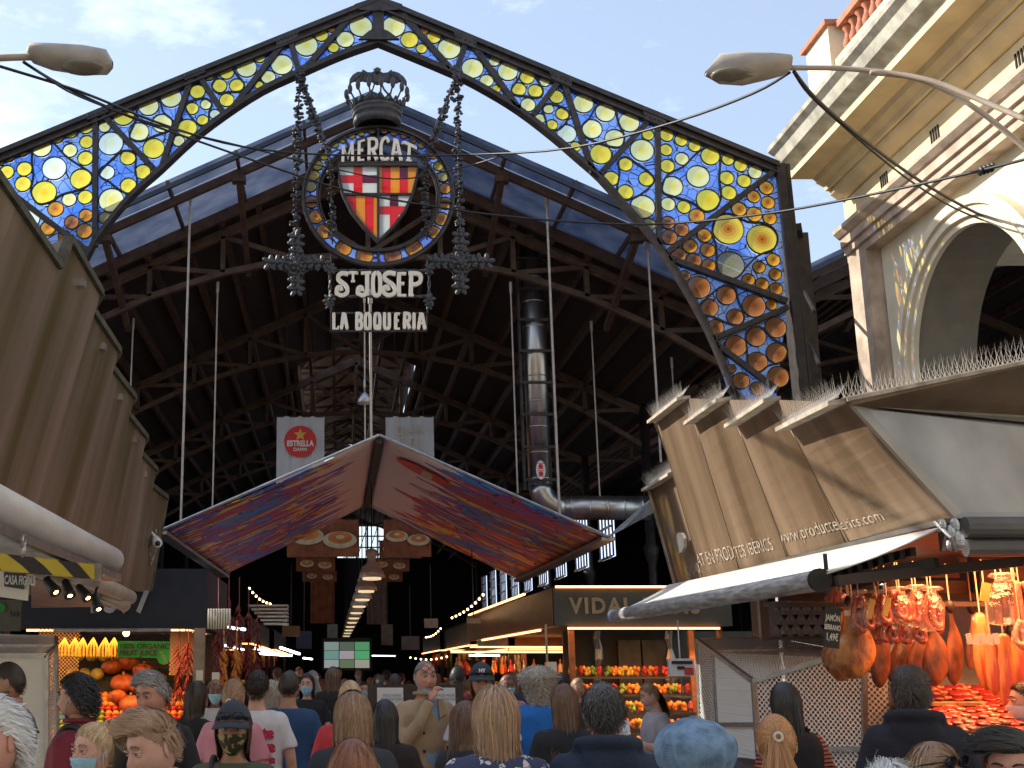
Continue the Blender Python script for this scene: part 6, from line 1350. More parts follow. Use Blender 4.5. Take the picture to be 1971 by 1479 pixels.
# =================================================================== FRUIT STALL (left)
fs_ = thing('fruit_stall', 'fruit stall with navy fascia and grey numerals on the left', 'market stall', (-3, 14.5, 0)); M['navy'] = pm('navy fascia', (.010,.014,.026), .6, 0, .2)
a = P(-60,1210,14.5); b = P(398,1095,14.5); obj('fascia', bxm((a.x,14.5,a.z),(b.x,14.65,b.z)), M['navy'], fs_); obj('side_fascia', bxm((b.x-.15,14.66,a.z),(b.x,17.3,b.z)), M['navy'], fs_); obj('roof_board', bxm((a.x,14.66,b.z-.05),(b.x-.16,17.3,b.z)), M['dark'], fs_)
f = MB(); q = P(164,1178,14.48); text_on(f, '1897', (q.x,14.49,q.z), (1,0,0), (0,0,1), .42, bold=.012, align='LEFT', sx=.82, track=1.1, extrude=.008); obj('numerals', f, pm('grey numerals', (.36,.36,.37), .5), fs_)
f = MB(); q = P(287,1117,13.2); 
obj('back_wall', bxm((a.x,16.9,0),(b.x,17,a.z)), pm('brown tiled back', (.10,.05,.03), .6, 0, .4, 30), fs_); obj('display_base', bxm((a.x,14.6,0),(b.x-.15,16.7,.85)), M['woodwarm'], fs_)
f = MB(); f.hexa([Vector(p) for p in ((a.x,14.5,.80),(b.x-.2,14.5,.80),(b.x-.2,16.4,1.72),(a.x,16.4,1.72),(a.x,14.5,.84),(b.x-.2,14.5,.84),(b.x-.2,16.4,1.76),(a.x,16.4,1.76))]); obj('sloped_display', f, pm('dark crate green', (.03,.04,.02), .7), fs_)
q = P(398,1220,14.4); obj('corner_post', bxm((q.x-.14,14.35,0),(q.x-.02,14.47,a.z)), pm('worn pale post', (.34,.24,.16), .6, 0, .2, 8), fs_)
f = MB(); q0, q1 = P(105,1213,14.5), P(330,1214,14.5); f.tube([(q0.x,14.45,q0.z),(q1.x,14.45,q0.z)], .02, 8); obj('rail', f, M['galv'], fs_)
f = MB(); q = P(243,1219,14.6); f.ball(q, .04, 8, 6); obj('bulb', f, M['bulb'], fs_, True)
area('stall_lamp', (-2.9, 14.75, 2.18), 2.2, 19, (1,.42,.14), (R(25),0,0), .5, fs_)
M['mosaic'] = meshmat('triangle mosaic', (.35,.2,.12), 60, .5)
f = MB(); q0, q1 = P(325,1300,15.5), P(382,1215,15.5); f.box((q0.x,15.5,q0.z),(q1.x,15.53,q1.z)); obj('patterned_tile', f, M['mosaic'], fs_)
f = MB(); q0, q1 = P(68,1330,15.2), P(155,1208,15.2); f.add([Vector((q0.x,15.2,q0.z)),Vector((q1.x,15.2,q0.z)),Vector((q1.x,15.2,q1.z)),Vector((q0.x,15.2,q1.z))], [(0,1,2,3)]); obj('lattice_panel', f, meshmat('brass lattice', (.40,.26,.10), 70, .25), fs_)
gs = thing('juice_sign', 'green sign with an arrow advertising organic fruit juice', 'sign', P(275,1280,14.3)); f = MB()
f.prism([P(x,y,14.3) for x,y in ((226,1234),(328,1235),(326,1270),(322,1278),(314,1280),(306,1276),(302,1267),(226,1265))][::-1], .02); obj('board', f, pm('green board', (.05,.52,.05), .5), gs)
f = MB(); q = P(229,1249,14.28); text_on(f, '100% ORGANIC', q, (1,0,0), (0,0,1), .083, bold=.002, align='LEFT', sx=.98, extrude=.001); q = P(229,1262,14.28); text_on(f, 'FRUIT JUICE', q, (1,0,0), (0,0,1), .083, bold=.002, align='LEFT', sx=.98, extrude=.001)
obj('lettering', f, pm('dark red lettering', (.16,.02,.02), .6), gs); f = MB(); q = P(307,1256,14.28); text_on(f, 'HERE!', q, (.45,0,-.9), (.9,0,.45), .06, bold=.001, align='LEFT', extrude=.001); obj('arrow_lettering', f, M['tagy'], gs)
FR = {'melon':(pm('melon skin', (.42,.34,.06), .5, 0, .3, 12),.085,(1,1,.95)),'pumpkin':(pm('pumpkin skin', (.36,.085,.014), .5, 0, .35, 8),.16,(1,1,.72)),'orange':(cups['orange'],.042,(1,1,1)),'apple':(pm('red apple skin', (.45,.02,.02), .3, 0, .4, 12),.042,(1,1,.92)),'lime':(pm('green fruit skin', (.16,.26,.03), .4, 0, .3, 12),.042,(1,1,1)),'mango':(pm('yellow orange fruit', (.65,.30,.04), .4, 0, .3, 10),.05,(1.2,1,.9)),'peach':(pm('peach skin', (.60,.22,.10), .5, 0, .3, 10),.04,(1,1,1))}
fproto = {}
def fruit(kind, x, y, z, s_=1):
    mt, r, sc = FR[kind]
    if kind not in fproto:
        f = MB()
        if kind == 'pumpkin':
            vs = []; n_, m_ = 30, 10
            for i in range(m_+1):
                th = math.pi*i/m_
                for j in range(n_): a_ = 2*math.pi*j/n_; rr = r*(1-.09*abs(math.sin(a_*5))); vs.append((rr*math.sin(th)*math.cos(a_), rr*math.sin(th)*math.sin(a_), r*.66*math.cos(th)*(1-.12*(math.sin(th) < .3))))
            f.add(vs, [(i*n_+j,(i+1)*n_+j,(i+1)*n_+(j+1)%n_,i*n_+(j+1)%n_) for i in range(m_) for j in range(n_)])
        else: f.ball((0,0,0), r, 12, 8, sc=sc)
        o = obj(kind, f, mt, None, True, {'melon':'mottled yellow green melon in the top rows of the fruit stall','pumpkin':'ribbed orange pumpkin on the fruit stall','orange':'round orange in the fruit stall rows','apple':'red apple on the fruit stall slope','lime':'green fruit on the fruit stall slope','mango':'yellow orange fruit on the fruit stall slope','peach':'pale orange fruit low on the fruit stall slope'}[kind], kind, f'{kind}s heaped on the fruit stall', origin=(0,0,0)); fproto[kind] = o
        if kind in ('pumpkin','melon'): f = MB(); f.tube([(0,0,r*.55),(0.01,0,r*.85)], r*.10, 6); obj('stalk', f, M['woodwarm'], o)
    else:
        s0 = fproto[kind]; o = s0.copy(); C.objects.link(o)
        for ch in s0.children: c2 = ch.copy(); C.objects.link(c2); c2.parent = o
    o.location = (x, y, z); o.rotation_euler = (rnd.uniform(-.5,.5), rnd.uniform(-.5,.5), rnd.uniform(0,6)); o.scale = (s_,)*3
zsl = lambda y: .84+(y-14.5)*.484
def px_on(px, row):   # row depth -> x
    p = P(px, 1300, row); return p.x
for px_ in (150,175,198): fruit('melon', px_on(px_,16.3), 16.3, zsl(16.3)+.22)
for px_ in (140,163,187): fruit('melon', px_on(px_,16.1), 16.1, zsl(16.1)+.08)
for px_ in (140,155,170): fruit('mango', px_on(px_,15.9), 15.9, zsl(15.9)+.04)
for px_, yy, s_ in ((232,16.35,.8),(305,15.9,.7),(318,15.6,.6),(215,16.2,.9),(245,16.3,1),(275,16.1,.9),(238,15.8,1.05),(268,15.75,.9),(290,15.6,.8),(255,15.3,1.0),(228,15.45,.8)): fruit('pumpkin', px_on(px_,yy), yy, zsl(yy)+.12, s_)
for r_, yy in enumerate(np.arange(14.6, 15.75, .105)):
    for px_ in np.arange(112 if r_ < 8 else 180, 396, 12.5):
        k = ['peach','peach','mango','lime','apple','apple','orange','apple','mango','orange','orange'][r_ % 11]
        if px_ < 205 and r_ in (4,5,6): k = 'lime'
        if 228 < px_ < 290 and r_ in (8,9,10): continue
        if px_ > 290 and r_ in (2,3,4): k = 'apple'
        fruit(k, px_on(px_, yy)+rnd.uniform(-.01,.01), yy+rnd.uniform(-.01,.01), zsl(yy)+.05)
M['banana'] = pm('banana skin', (.42,.28,.03), .5, 0, .3, 14)
for i, px_ in enumerate((125,145,160,180,203,220)):
    t_ = P(px_,1228,14.9); root = thing('banana_bunch', ['leftmost','second','third','fourth','fifth','rightmost'][i]+' banana bunch from the left hanging over the fruit stall', 'bananas', t_-Vector((0,0,.2)), 'banana bunches hanging in a row')
    for k in range(4):
        xo = (k-1.5)*.034; f = MB(); pts = [t_, t_+Vector((xo*.6,-.02,-.06)), t_+Vector((xo*1.2,-.03,-.14)), t_+Vector((xo*1.1,-.01,-.23))]; f.tube(smoothpts([tuple(p) for p in pts], False, 3), [.006,.008,.010,.012,.014,.015,.015,.015,.015,.014,.012,.009,.005], 7); obj('banana', f, M['banana'], root, True)
M['chili'] = pm('dried chilli', (.16,.012,.008), .4, 0, .5, 20)
for i, (x, y0, y1, Y) in enumerate([(345,1245,1345,15.2),(362,1235,1330,15),(420,1165,1290,14),(440,1150,1270,14.4),(460,1160,1290,15),(478,1180,1300,15.6),(495,1190,1300,16.5),(430,1250,1330,14.2),(455,1245,1330,14.6)]):
    f = MB(); t_, b_ = P(x,y0,Y), P(x,y1,Y); n_ = 46; r_ = random.Random(i)
    f.tube([t_+Vector((0,0,.3)), b_], .008, 4)
    for k in range(n_):
        c = t_.lerp(b_, r_.random()); a_ = r_.random()*6.28; d = Vector((math.cos(a_), math.sin(a_), -1.2)).normalized(); f.tube([c, c+d*.05, c+d*.11+Vector((0,0,-.02))], [.012,.011,.002], 5)
    obj('pepper_string', f, M['chili'] if i not in (7,8) else cups['orange'], None, True, ['long dark red pepper string left of the pale post','dark red pepper string closest to the pale post','tall dark pepper string just right of the pale post','thick pepper string, second right of the pale post','pepper string over the ponytail, third right of the post','fourth pepper string right of the post','farthest pepper string beside the aisle','orange glowing pepper string low right of the post','second orange pepper string low beside the aisle'][i], 'dried peppers', 'dried pepper strings')
f = MB(); 
for k in range(9): c = P(402+5*k,1172,13.9); f.tube([c, c+Vector((0,0,-.22))], .012, 5)
obj('garlic_row', f, M['tagw'], None, True, 'row of pale narrow packets hanging at the corner of the navy fascia', 'packets')
cardsign(384,1300,13,18,13.8,M['tagw'],'white price card hooked on the pale post'); cardsign(415,1305,14,20,13.8,M['tagw'],'white price card right of the pale post')
cage('mesh_shutter', 'perforated steel shutter cage at the left edge in front of the fruit stall',
  dict(A=(-60,1222,12),B=(108,1228,12),G=(-60,1244,11),H=(108,1245,11),Cc=(90,1262,10.4),D=(-60,1262,10.4),c=(90,1700,10.4),d=(-60,1700,10.4),h=(110,1600,11),b=(112,1560,12),e=(55,1310,9.9),E=(-60,1310,9.9)),
  [('A','B','H','G'),('G','H','Cc','D'),('D','Cc','c','d'),('Cc','H','h','c'),('H','B','b','h')], [('A','B'),('B','H'),('H','Cc'),('Cc','D'),('Cc','c'),('H','h'),('G','H')], [M['meshfine'],M['meshfine'],M['slat'],M['mesh'],M['mesh']])
f = MB(); a = P(-40,1215,11.2); b = P(42,1155,11.2); pn = obj('number_panel', bxm((a.x,11.2,a.z),(b.x,11.24,b.z)), pm('olive grey panel', (.12,.125,.10), .6), None, False, 'grey panel with a small stall number under the shop banner', 'panel')
g = MB(); q = P(18,1187,11.18); text_on(g, '515', q, (1,0,0), (0,0,1), .06, bold=.001, align='LEFT', extrude=.001); obj('number', g, M['black'], pn); g = MB(); g.lathe([(.005,0),(.04,0),(.04,.004),(.005,.004)], P(2,1170,11.17), 16, axis='Y'); obj('green_dot', g, pm('green dot', (.03,.35,.08), .5), pn)
# notice board
nb = thing('notice_board', 'dark framed board with two white printed notices above the crowd', 'notice board', (P(800,1400,12.5).x, 12.5, 0)); a = P(708,1400,12.5); b = P(892,1318,12.5)
obj('board', bxm((a.x,12.5,a.z),(b.x,12.55,b.z)), pm('dark board', (.05,.03,.025), .5), nb)
for x0, x1 in ((726,776),(832,876)):
    q0, q1 = P(x0,1362,12.48), P(x1,1324,12.48); sh_ = obj('notice', bxm((q0.x,12.48,q0.z),(q1.x,12.49,q1.z)), M['white'], nb); f = MB()
    for i, t_ in enumerate(('FACE MASK','MANDATORY')): text_on(f, t_, ((q0.x+q1.x)/2+.02,12.475,lerp(q0.z,q1.z,.55-.2*i)), (1,0,0), (0,0,1), .035, extrude=.0005)
    obj('print', f, pm('grey print', (.25,.22,.22), .7), sh_)
q0, q1 = P(838,1398,12.48), P(876,1372,12.48); obj('notice', bxm((q0.x,12.48,q0.z),(q1.x,12.49,q1.z)), M['tagw'], nb)
f = MB(); f.box((a.x+.1,12.52,0),(a.x+.15,12.56,a.z)); f.box((b.x-.15,12.52,0),(b.x-.1,12.56,a.z)); obj('legs', f, M['black'], nb)
f = MB(); q = P(1062,1300,15.5); f.tube([(q.x-.05,15.5,q.z+.15),(q.x-.05,15.5,2.3)], .015, 6); hs = obj('hook_pole', f, M['goldl'], None, False, 'thin pole carrying a white price card over the curly haired head', 'pole'); cardsign(1062,1288,18,26,15.4,M['tagw'],'white card on the thin pole over the curly haired head')
# =================================================================== PEOPLE
def remesh_mb(mb, voxel, smooth=4, mats=1):
    me = bpy.data.meshes.new('tmp'); me.from_pydata([tuple(p) for p in mb.v], [], mb.f); o = bpy.data.objects.new('tmp', me); C.objects.link(o)
    m = o.modifiers.new('r', 'REMESH'); m.mode = 'VOXEL'; m.voxel_size = voxel; s_ = o.modifiers.new('s', 'SMOOTH'); s_.iterations = smooth; s_.factor = .5
    dg = bpy.context.evaluated_depsgraph_get(); dg.update(); r = bpy.data.meshes.new_from_object(o.evaluated_get(dg))
    out = MB(); out.v = [tuple(v.co) for v in r.vertices]; out.f = [list(p.vertices) for p in r.polygons]; out.m = [0]*len(out.f)
    bpy.data.objects.remove(o); bpy.data.meshes.remove(me); bpy.data.meshes.remove(r); return out
def rings(mb, rs, n=20):
    vs = []; k = len(rs)
    for (z, rx, ry, yo) in rs:
        for j in range(n): a = 2*math.pi*j/n; c_, s_ = math.cos(a), math.sin(a); vs.append((rx*math.copysign(abs(c_)**.85, c_), yo+ry*s_, z))
    mb.add(vs, [(i*n+j, (i+1)*n+j, (i+1)*n+(j+1)%n, i*n+(j+1)%n) for i in range(k-1) for j in range(n)] + [tuple(range(n)), tuple((k-1)*n+j for j in range(n))[::-1]])
TORSO = [(1.50,.058,.060,.0),(1.44,.062,.064,-.01),(1.425,.095,.07,-.012),(1.405,.14,.082,-.015),(1.38,.175,.095,-.015),(1.33,.195,.108,-.01),(1.25,.185,.118,.0),(1.15,.172,.116,.005),(1.05,.158,.105,.005),(.96,.165,.11,0),(.88,.178,.12,-.005),(.80,.17,.12,-.005)]
ARMS = {'down': ([(.175,-.01,1.375),(.225,-.02,1.20),(.245,-.02,1.10),(.255,.02,.95),(.26,.05,.84)],),
        'front': ([(.175,-.01,1.375),(.225,-.03,1.22),(.24,-.01,1.10),(.17,.16,1.12),(.08,.27,1.18)],),
        'mouth': ([(.175,-.01,1.375),(.235,.05,1.22),(.235,.10,1.12),(.14,.18,1.26),(.045,.165,1.41)],)}
def arm_pts(pose, side):
    return [Vector((p[0]*side, p[1], p[2])) for p in ARMS[pose][0]]
def hand(mb, wrist, d, side, curl=.5):
    d = d.normalized(); up = Vector((0,0,1)); sd = d.cross(up); sd = Vector((1,0,0)) if sd.length < .1 else sd.normalized(); nn = sd.cross(d).normalized()
    palm = wrist+d*.055; rot = Matrix((sd, d, nn)).transposed(); mb.ball(palm, .042, 10, 8, sc=(.95,1.15,.42), rot=rot)
    for k in range(4):
        L_ = [.062,.072,.068,.052][k]; b = palm+d*.035+sd*(-.027+.018*k); q1 = b+d*L_*.45-nn*.006; q2 = q1+(d*(1-curl)-nn*curl).normalized()*L_*.35; q3 = q2+(d*(.6-curl)-nn*(curl+.2)).normalized()*L_*.28
        mb.tube([b, q1, q2, q3], [.0095,.009,.0082,.0068], 7)
    t = palm-sd*side*.03-d*.01; mb.tube([t, t-sd*side*.025+d*.025, t-sd*side*.03+d*.055-nn*.01], [.012,.010,.008], 7)
def body_skin(pl, pr):
    mb = MB(); rings(mb, [(z-(0 if z > 1.43 else .015), rx*(.93 if z > 1.43 else .86), ry*(.93 if z > 1.43 else .86), yo) for z, rx, ry, yo in TORSO])
    for side, pose in ((-1, pl), (1, pr)):
        p = arm_pts(pose, side); mb.tube([p[0]+Vector((-.02*side,0,-.03))]+p[1:3], [.042,.044,.040], 12); mb.tube(p[2:], [.041,.036,.026], 12); mb.ball(p[2], .041, 10, 8); mb.ball(p[0]+Vector((-.025*side,0,-.035)), .042, 10, 8)
        mb.tube([(.09*side,0,.86),(.095*side,.01,.5),(.10*side,-.01,.10)], [.085,.058,.042], 12); mb.ball((.10*side,.05,.05), .05, 10, 8, sc=(.9,2.0,.75))
    o = remesh_mb(mb, .013, 3)
    h = MB()
    for side, pose in ((-1, pl), (1, pr)): p = arm_pts(pose, side); hand(h, p[-1], p[-1]-p[-2], side, .75 if pose == 'mouth' else .45)
    o.add(h.v, h.f); return o
def wrinkle(mb, amp, seed, sc=9):
    out = []
    for v in mb.v:
        p = Vector(v); n_ = mnoise.noise(Vector((p.x*sc+seed, p.y*sc, p.z*sc*.8))) + .5*mnoise.noise(Vector((p.x*sc*2.3, p.y*sc*2.3+seed, p.z*sc*1.3))); r = Vector((p.x, p.y, 0)); r = r.normalized() if r.length > 0 else r
        out.append(tuple(p + r*amp*n_))
    mb.v = out; return mb
def shirt(pl, pr, sleeve, hood=False, loose=1.0, collar=False):
    mb = MB(); rings(mb, [(z-(.03 if i < 2 else 0), (rx+.012)*(loose if z < 1.36 else 1)+(.004), (ry+.012)*(loose if z < 1.36 else 1), yo) for i, (z, rx, ry, yo) in enumerate(TORSO)][1:])
    for side, pose in ((-1, pl), (1, pr)):
        p = arm_pts(pose, side); mb.ball(p[0]+Vector((-.012*side,0,-.022)), .060, 12, 8)
        if sleeve == 'short': e = p[1].lerp(p[2], .35); mb.tube([p[0]+Vector((-.01*side,0,-.02)), p[1], e], [.060,.060,.064], 14)
        else: mb.tube([p[0]+Vector((-.01*side,0,-.02))]+p[1:3], [.060,.056,.054], 14); mb.ball(p[2], .054, 10, 8); mb.tube(p[2:], [.054,.047,.040], 14)
    if hood:
        mb.tube([(0.11*math.cos(a), -.035+.10*math.sin(a), 1.445-.02*math.sin(a)) for a in [2*math.pi*i/14 for i in range(15)]], .030, 10)
        mb.ball((0,-.105,1.385), .09, 14, 10, sc=(1.25,.45,1.0))
    if collar: mb.tube([(0.075*math.cos(a), -.01+.075*math.sin(a), 1.465) for a in [2*math.pi*i/14 for i in range(15)]], .018, 8)
    return wrinkle(remesh_mb(mb, .014, 3), .008, 3 if hood else 1)
def trousers():
    mb = MB(); rings(mb, [(.98,.172,.118,0),(.88,.188,.128,-.005),(.80,.182,.125,-.005)])
    for s_ in (-1,1): mb.tube([(.09*s_,0,.86),(.095*s_,.01,.5),(.10*s_,-.01,.08)], [.098,.075,.062], 14)
    return wrinkle(remesh_mb(mb, .02, 3), .008, 5)
_cache = {}
def cached(key, fn):
    if key not in _cache: _cache[key] = fn()
    return _cache[key]
# ---- head
HR = (.076, .096, .118)
def headpt(th, ph, inflate=0.0, age=0):
    """th from the crown, ph round (0 = right ear side, 90 deg = face)"""
    s_, c_ = math.sin(th), math.cos(th); dx, dy, dz = s_*math.cos(ph), s_*math.sin(ph), c_
    x, y, z = HR[0]*dx, HR[1]*dy, HR[2]*dz
    x *= 1+.10*max(0, -dy)*max(0, dz+.4)
    if z < 0:
        k = (-z/HR[2]); x *= 1-.30*k**1.6
        if dy < 0: y *= 1-.55*k**1.3
        else: y *= 1+.10*k*(1-k)-.02*k
    if dy > 0:
        f_ = max(0, dy)**2; y -= .010*f_*(z > -.12); g = lambda a, b, s1, s2: math.exp(-(a/s1)**2-(b/s2)**2)
        front = max(0, dy)**1.5
        y += front*(.020*g(x, z+.030, .0125, .020) + .010*g(x, z+.006, .008, .022) + .006*g(x, z-.034, .045, .012)
             - .013*(g(x-.032, z-.012, .018, .014)+g(x+.032, z-.012, .018, .014)) + .006*(g(x-.042, z+.020, .02, .02)+g(x+.042, z+.020, .02, .02))
             + .0075*g(x, z+.063, .024, .0085) - .004*g(x, z+.0635, .03, .002) - .005*g(x, z+.080, .03, .008) + .010*g(x, z+.100, .024, .016) - .004*g(x, z+.047, .02, .005))
        x += 0
    v = Vector((x, y, z))
    if inflate: v += Vector((dx, dy, dz)).normalized()*inflate
    return v, (dx, dy, dz)
NT, NP = 44, 64
def head_mb(skin_i=0, stubble=False, lod=1):
    f = MB(); nt, np_ = int(NT*lod), int(NP*lod); vs = []
    for i in range(nt+1):
        for j in range(np_): vs.append(headpt(math.pi*i/nt, 2*math.pi*j/np_)[0])
    f.v = [tuple(v) for v in vs]
    for i in range(nt):
        for j in range(np_):
            q = [i*np_+j, (i+1)*np_+j, (i+1)*np_+(j+1)%np_, i*np_+(j+1)%np_]; c = sum((Vector(vs[k]) for k in q), Vector())/4
            mi = 0
            if c.y > .05 and abs(c.x) < .026-.35*abs(c.z+.0635) and abs(c.z+.0635) < .0105: mi = 1
            elif stubble and c.y > -.02 and c.z < -.035 and not (abs(c.x) < .018 and c.z > -.05): mi = 4
            f.f.append(q); f.m.append(mi)
    for s_ in (-1, 1):
        f.ball((s_*.031, HR[1]-.0245, .0105), .0130, 12, 8, 2, sc=(1.05,.9,.50)); f.ball((s_*.031, HR[1]-.0140, .0105), .0060, 8, 6, 3, sc=(1,.45,.85)); f.ball((s_*.031, HR[1]-.0235, .0165), .0150, 12, 8, 0, sc=(1.08,.88,.42)); f.ball((s_*.031, HR[1]-.0245, .0035), .0140, 12, 8, 0, sc=(1.0,.85,.32))
        f.tube([(s_*.016, HR[1]-.014, .0125), (s_*.024, HR[1]-.0085, .0195), (s_*.034, HR[1]-.009, .0205), (s_*.046, HR[1]-.02, .0145)], [.0018,.0030,.0030,.0018], 6, 0)
        f.tube([(s_*.014, HR[1]-.006, .031), (s_*.026, HR[1]-.004, .0375), (s_*.040, HR[1]-.011, .037), (s_*.050, HR[1]-.022, .031)], [.0026,.0038,.0034,.0015], 6, 5)
        f.ball((s_*.0765, -.012, .002), .019, 12, 8, 0, sc=(.35,.85,1.55), rot=Matrix.Rotation(-s_*.35, 3, 'Z')); f.ball((s_*.081, -.008, .004), .011, 8, 6, 1 if False else 0, sc=(.3,.7,1.4))
        f.ball((s_*.0075, HR[1]+.003, -.038), .0065, 8, 6, 0, sc=(1,1,.8))
    return f
def hairmask(d, front=.60, side=.12, back=-.50):
    x, y, z = d
    if y > .25: thr = lerp(side+.12, front, min(1, (y-.25)/.55))
    elif y > -.15: thr = lerp(side-.12, side+.12, (y+.15)/.4)
    else: thr = lerp(side-.12, back, min(1, (-.15-y)/.5))
    return z > thr
def cap_mb(thick, mask=(.60,.12,-.50), lod=1):
    f = MB(); nt, np_ = int(NT*lod), int(NP*lod); idx = {}
    for i in range(nt+1):
        for j in range(np_):
            v, d = headpt(math.pi*i/nt, 2*math.pi*j/np_, thick)
            if hairmask(d, *mask): idx[(i,j)] = len(f.v); f.v.append(tuple(v + Vector((0,0,.003))))
    for i in range(nt):
        for j in range(np_):
            k = [(i,j),(i+1,j),(i+1,(j+1)%np_),(i,(j+1)%np_)]
            if all(q in idx for q in k): f.f.append([idx[q] for q in k]); f.m.append(0)
    return f
def strands(n, L_, seed, comb='down', lift=.012, width=.0035, wave=.0, mask=(.60,.12,-.50), curl=0, tie=None, tail=None, part=0.0, flare=0.0, steps=11, back_only=False, shoulder=True, rnd_=.055):
    """returns ribbon mesh + per-vertex shade"""
    r_ = random.Random(seed); f = MB(); sh = []
    E = [HR[0]+lift, HR[1]+lift, HR[2]+lift*.8]
    cnt = 0; guard = 0
    while cnt < n and guard < n*8:
        guard += 1; z_ = r_.uniform(-.55, 1); a = r_.uniform(0, 2*math.pi); s_ = math.sqrt(max(0, 1-z_*z_)); d = (s_*math.cos(a), s_*math.sin(a), z_)
        if not hairmask(d, *mask): continue
        cnt += 1; v, _ = headpt(math.acos(z_), a, .002); p = Vector(v); shade = .25+.5*r_.random()**1.2 if r_.random() < .8 else r_.random(); l_ = L_*r_.uniform(.8, 1.08); st = l_/steps
        side = 1 if p.x > part*.02 else -1; pts = [p.copy()]; ph = r_.uniform(0, 6.28); lf = r_.uniform(.35, 1.0); w_ = Vector((r_.gauss(0,1), r_.gauss(0,1), r_.gauss(0,1)))*rnd_
        e = [HR[0]+lift*lf, HR[1]+lift*lf, HR[2]+lift*lf*.8]; tl = False
        for i in range(steps):
            if comb == 'down':
                hr = Vector((p.x, -abs(p.y+.01)-.01 if p.y > .03 else p.y+.015, 0)); hr = hr.normalized() if hr.length > 1e-4 else Vector((0,-1,0)); dirv = (hr*(1.0 if p.z > .05 else .35) + Vector((0,0,-.45 if p.z > .05 else -1))) if p.z > .0 else Vector(((-1.6*p.x if p.z > -.13 else side*flare), -.22 if p.y > -.02 else -.02, -1))
            elif comb == 'back': dirv = Vector((side*.12, -1, .15 if p.y > 0 else -.7))
            elif comb == 'forward': dirv = Vector((side*.25+.15, .9 if p.z > .03 else .1, .12 if p.z > .05 else -.8))
            elif comb == 'side': dirv = Vector((1.0, .35, .12)) if p.z > .05 else Vector((.1*side, -.15, -1))
            elif comb == 'tie':
                t = Vector(tie)
                if not tl and (t-p).length > st*1.1: dirv = (t-p).normalized()*1.0
                else:
                    tl = True; dirv = Vector(tail) + Vector((w_.x, w_.y, 0))
            else: dirv = Vector((0,0,-1))
            dirv = dirv.normalized()+w_*(1 if i else 0)
            if curl: dirv += Vector((math.sin(ph+i*1.7), math.cos(ph*1.3+i*1.9), math.sin(ph*.7+i*2.3)))*curl
            if wave: dirv += Vector((math.sin(ph+i*.9)*wave, 0, 0))
            p = p+dirv.normalized()*st
            q = (p.x/e[0])**2+(p.y/e[1])**2+(p.z/e[2])**2
            if comb == 'down' and p.z > -.035 and not curl: p = p/math.sqrt(max(q, .05))
            elif q < 1 and not tl and p.z > -.10: p = p/math.sqrt(max(q, .05))
            if shoulder and p.z < -.13:      # lie outside the neck and back
                if p.y > -.095 and abs(p.x) < .07: p.y = -.095-.01*lf
                if p.z < -.21 and abs(p.x) < .19: p.y = min(p.y, -.118-.022*lf) if p.y < .03 else max(p.y, .115)
                if p.z > -.22 and p.y < 0: p.y = min(p.y, -.07)
            pts.append(p.copy())
        b = len(f.v); wd = width*r_.uniform(.7, 1.3); k = len(pts)
        for i, q in enumerate(pts):
            tdir = (pts[min(i+1,k-1)]-pts[max(i-1,0)]).normalized(); nn = Vector((q.x, q.y, q.z*.5 if q.z > -.1 else 0)); nn = nn.normalized() if nn.length > 0 else Vector((0,-1,0)); sd = tdir.cross(nn)
            sd = sd.normalized() if sd.length > 1e-4 else Vector((1,0,0)); ww = wd*(1 if i < k-3 else (k-1-i+.35)/3.35)*.5
            f.v.append(tuple(q-sd*ww)); f.v.append(tuple(q+sd*ww)); sh += [shade, shade]
        for i in range(k-1): f.f.append([b+2*i, b+2*i+1, b+2*i+3, b+2*i+2]); f.m.append(0)
    return f, sh
_hm = {}
def hairmat(c1, c2):
    k = (c1, c2)
    if k in _hm: return _hm[k]
    m, t, b, o = new_mat('hair'); n = t.nodes; l = t.links; at = n.new('ShaderNodeAttribute'); at.attribute_name = 'shade'
    rp = n.new('ShaderNodeValToRGB'); rp.color_ramp.elements[0].color = (*[q*1.15 for q in c1], 1); rp.color_ramp.elements[1].color = (*[min(.9, q*1.3) for q in c2], 1); l.new(at.outputs['Fac'], rp.inputs[0]); l.new(rp.outputs[0], b.inputs['Base Color'])
    b.inputs['Roughness'].default_value = .5; b.inputs['Specular IOR Level'].default_value = .6; _hm[k] = m; return m
SK = {}
def skinmats(tone):
    if tone in SK: return SK[tone]
    col = {'fair':(.60,.34,.25),'pink':(.58,.29,.21),'tan':(.42,.22,.14),'brown':(.22,.11,.07)}[tone]
    s_ = pm('skin '+tone, col, .5, 0, .10, 14, .10, 160); s_.node_tree.nodes['Principled BSDF'].inputs['Subsurface Weight'].default_value = .15; s_.node_tree.nodes['Principled BSDF'].inputs['Subsurface Radius'].default_value = (.01,.004,.002)
    SK[tone] = [s_, pm('lips '+tone, (col[0]*.8, col[1]*.52, col[2]*.55), .4), M['eyew'], M['iris'], pm('stubble '+tone, tuple(c*.38 for c in col), .7, 0, .2, 60)]
    return SK[tone]
M['eyew'] = pm('eye white', (.55,.50,.47), .3); M['iris'] = pm('dark iris', (.03,.02,.015), .15)
HC_ = {'black':((.008,.007,.007),(.028,.022,.020)),'dark':((.016,.010,.007),(.060,.036,.024)),'brown':((.045,.020,.010),(.17,.085,.045)),'auburn':((.09,.028,.010),(.26,.095,.035)),'ginger':((.20,.075,.020),(.50,.24,.08)),
       'ltbrown':((.11,.055,.028),(.36,.21,.11)),'blond':((.24,.14,.07),(.60,.43,.24)),'sandy':((.16,.085,.045),(.42,.26,.15)),'grey':((.10,.09,.085),(.36,.34,.32)),'white':((.45,.43,.40),(.80,.78,.74)),'greyblond':((.20,.16,.12),(.62,.56,.46)),'saltpepper':((.02,.018,.017),(.16,.15,.14))}
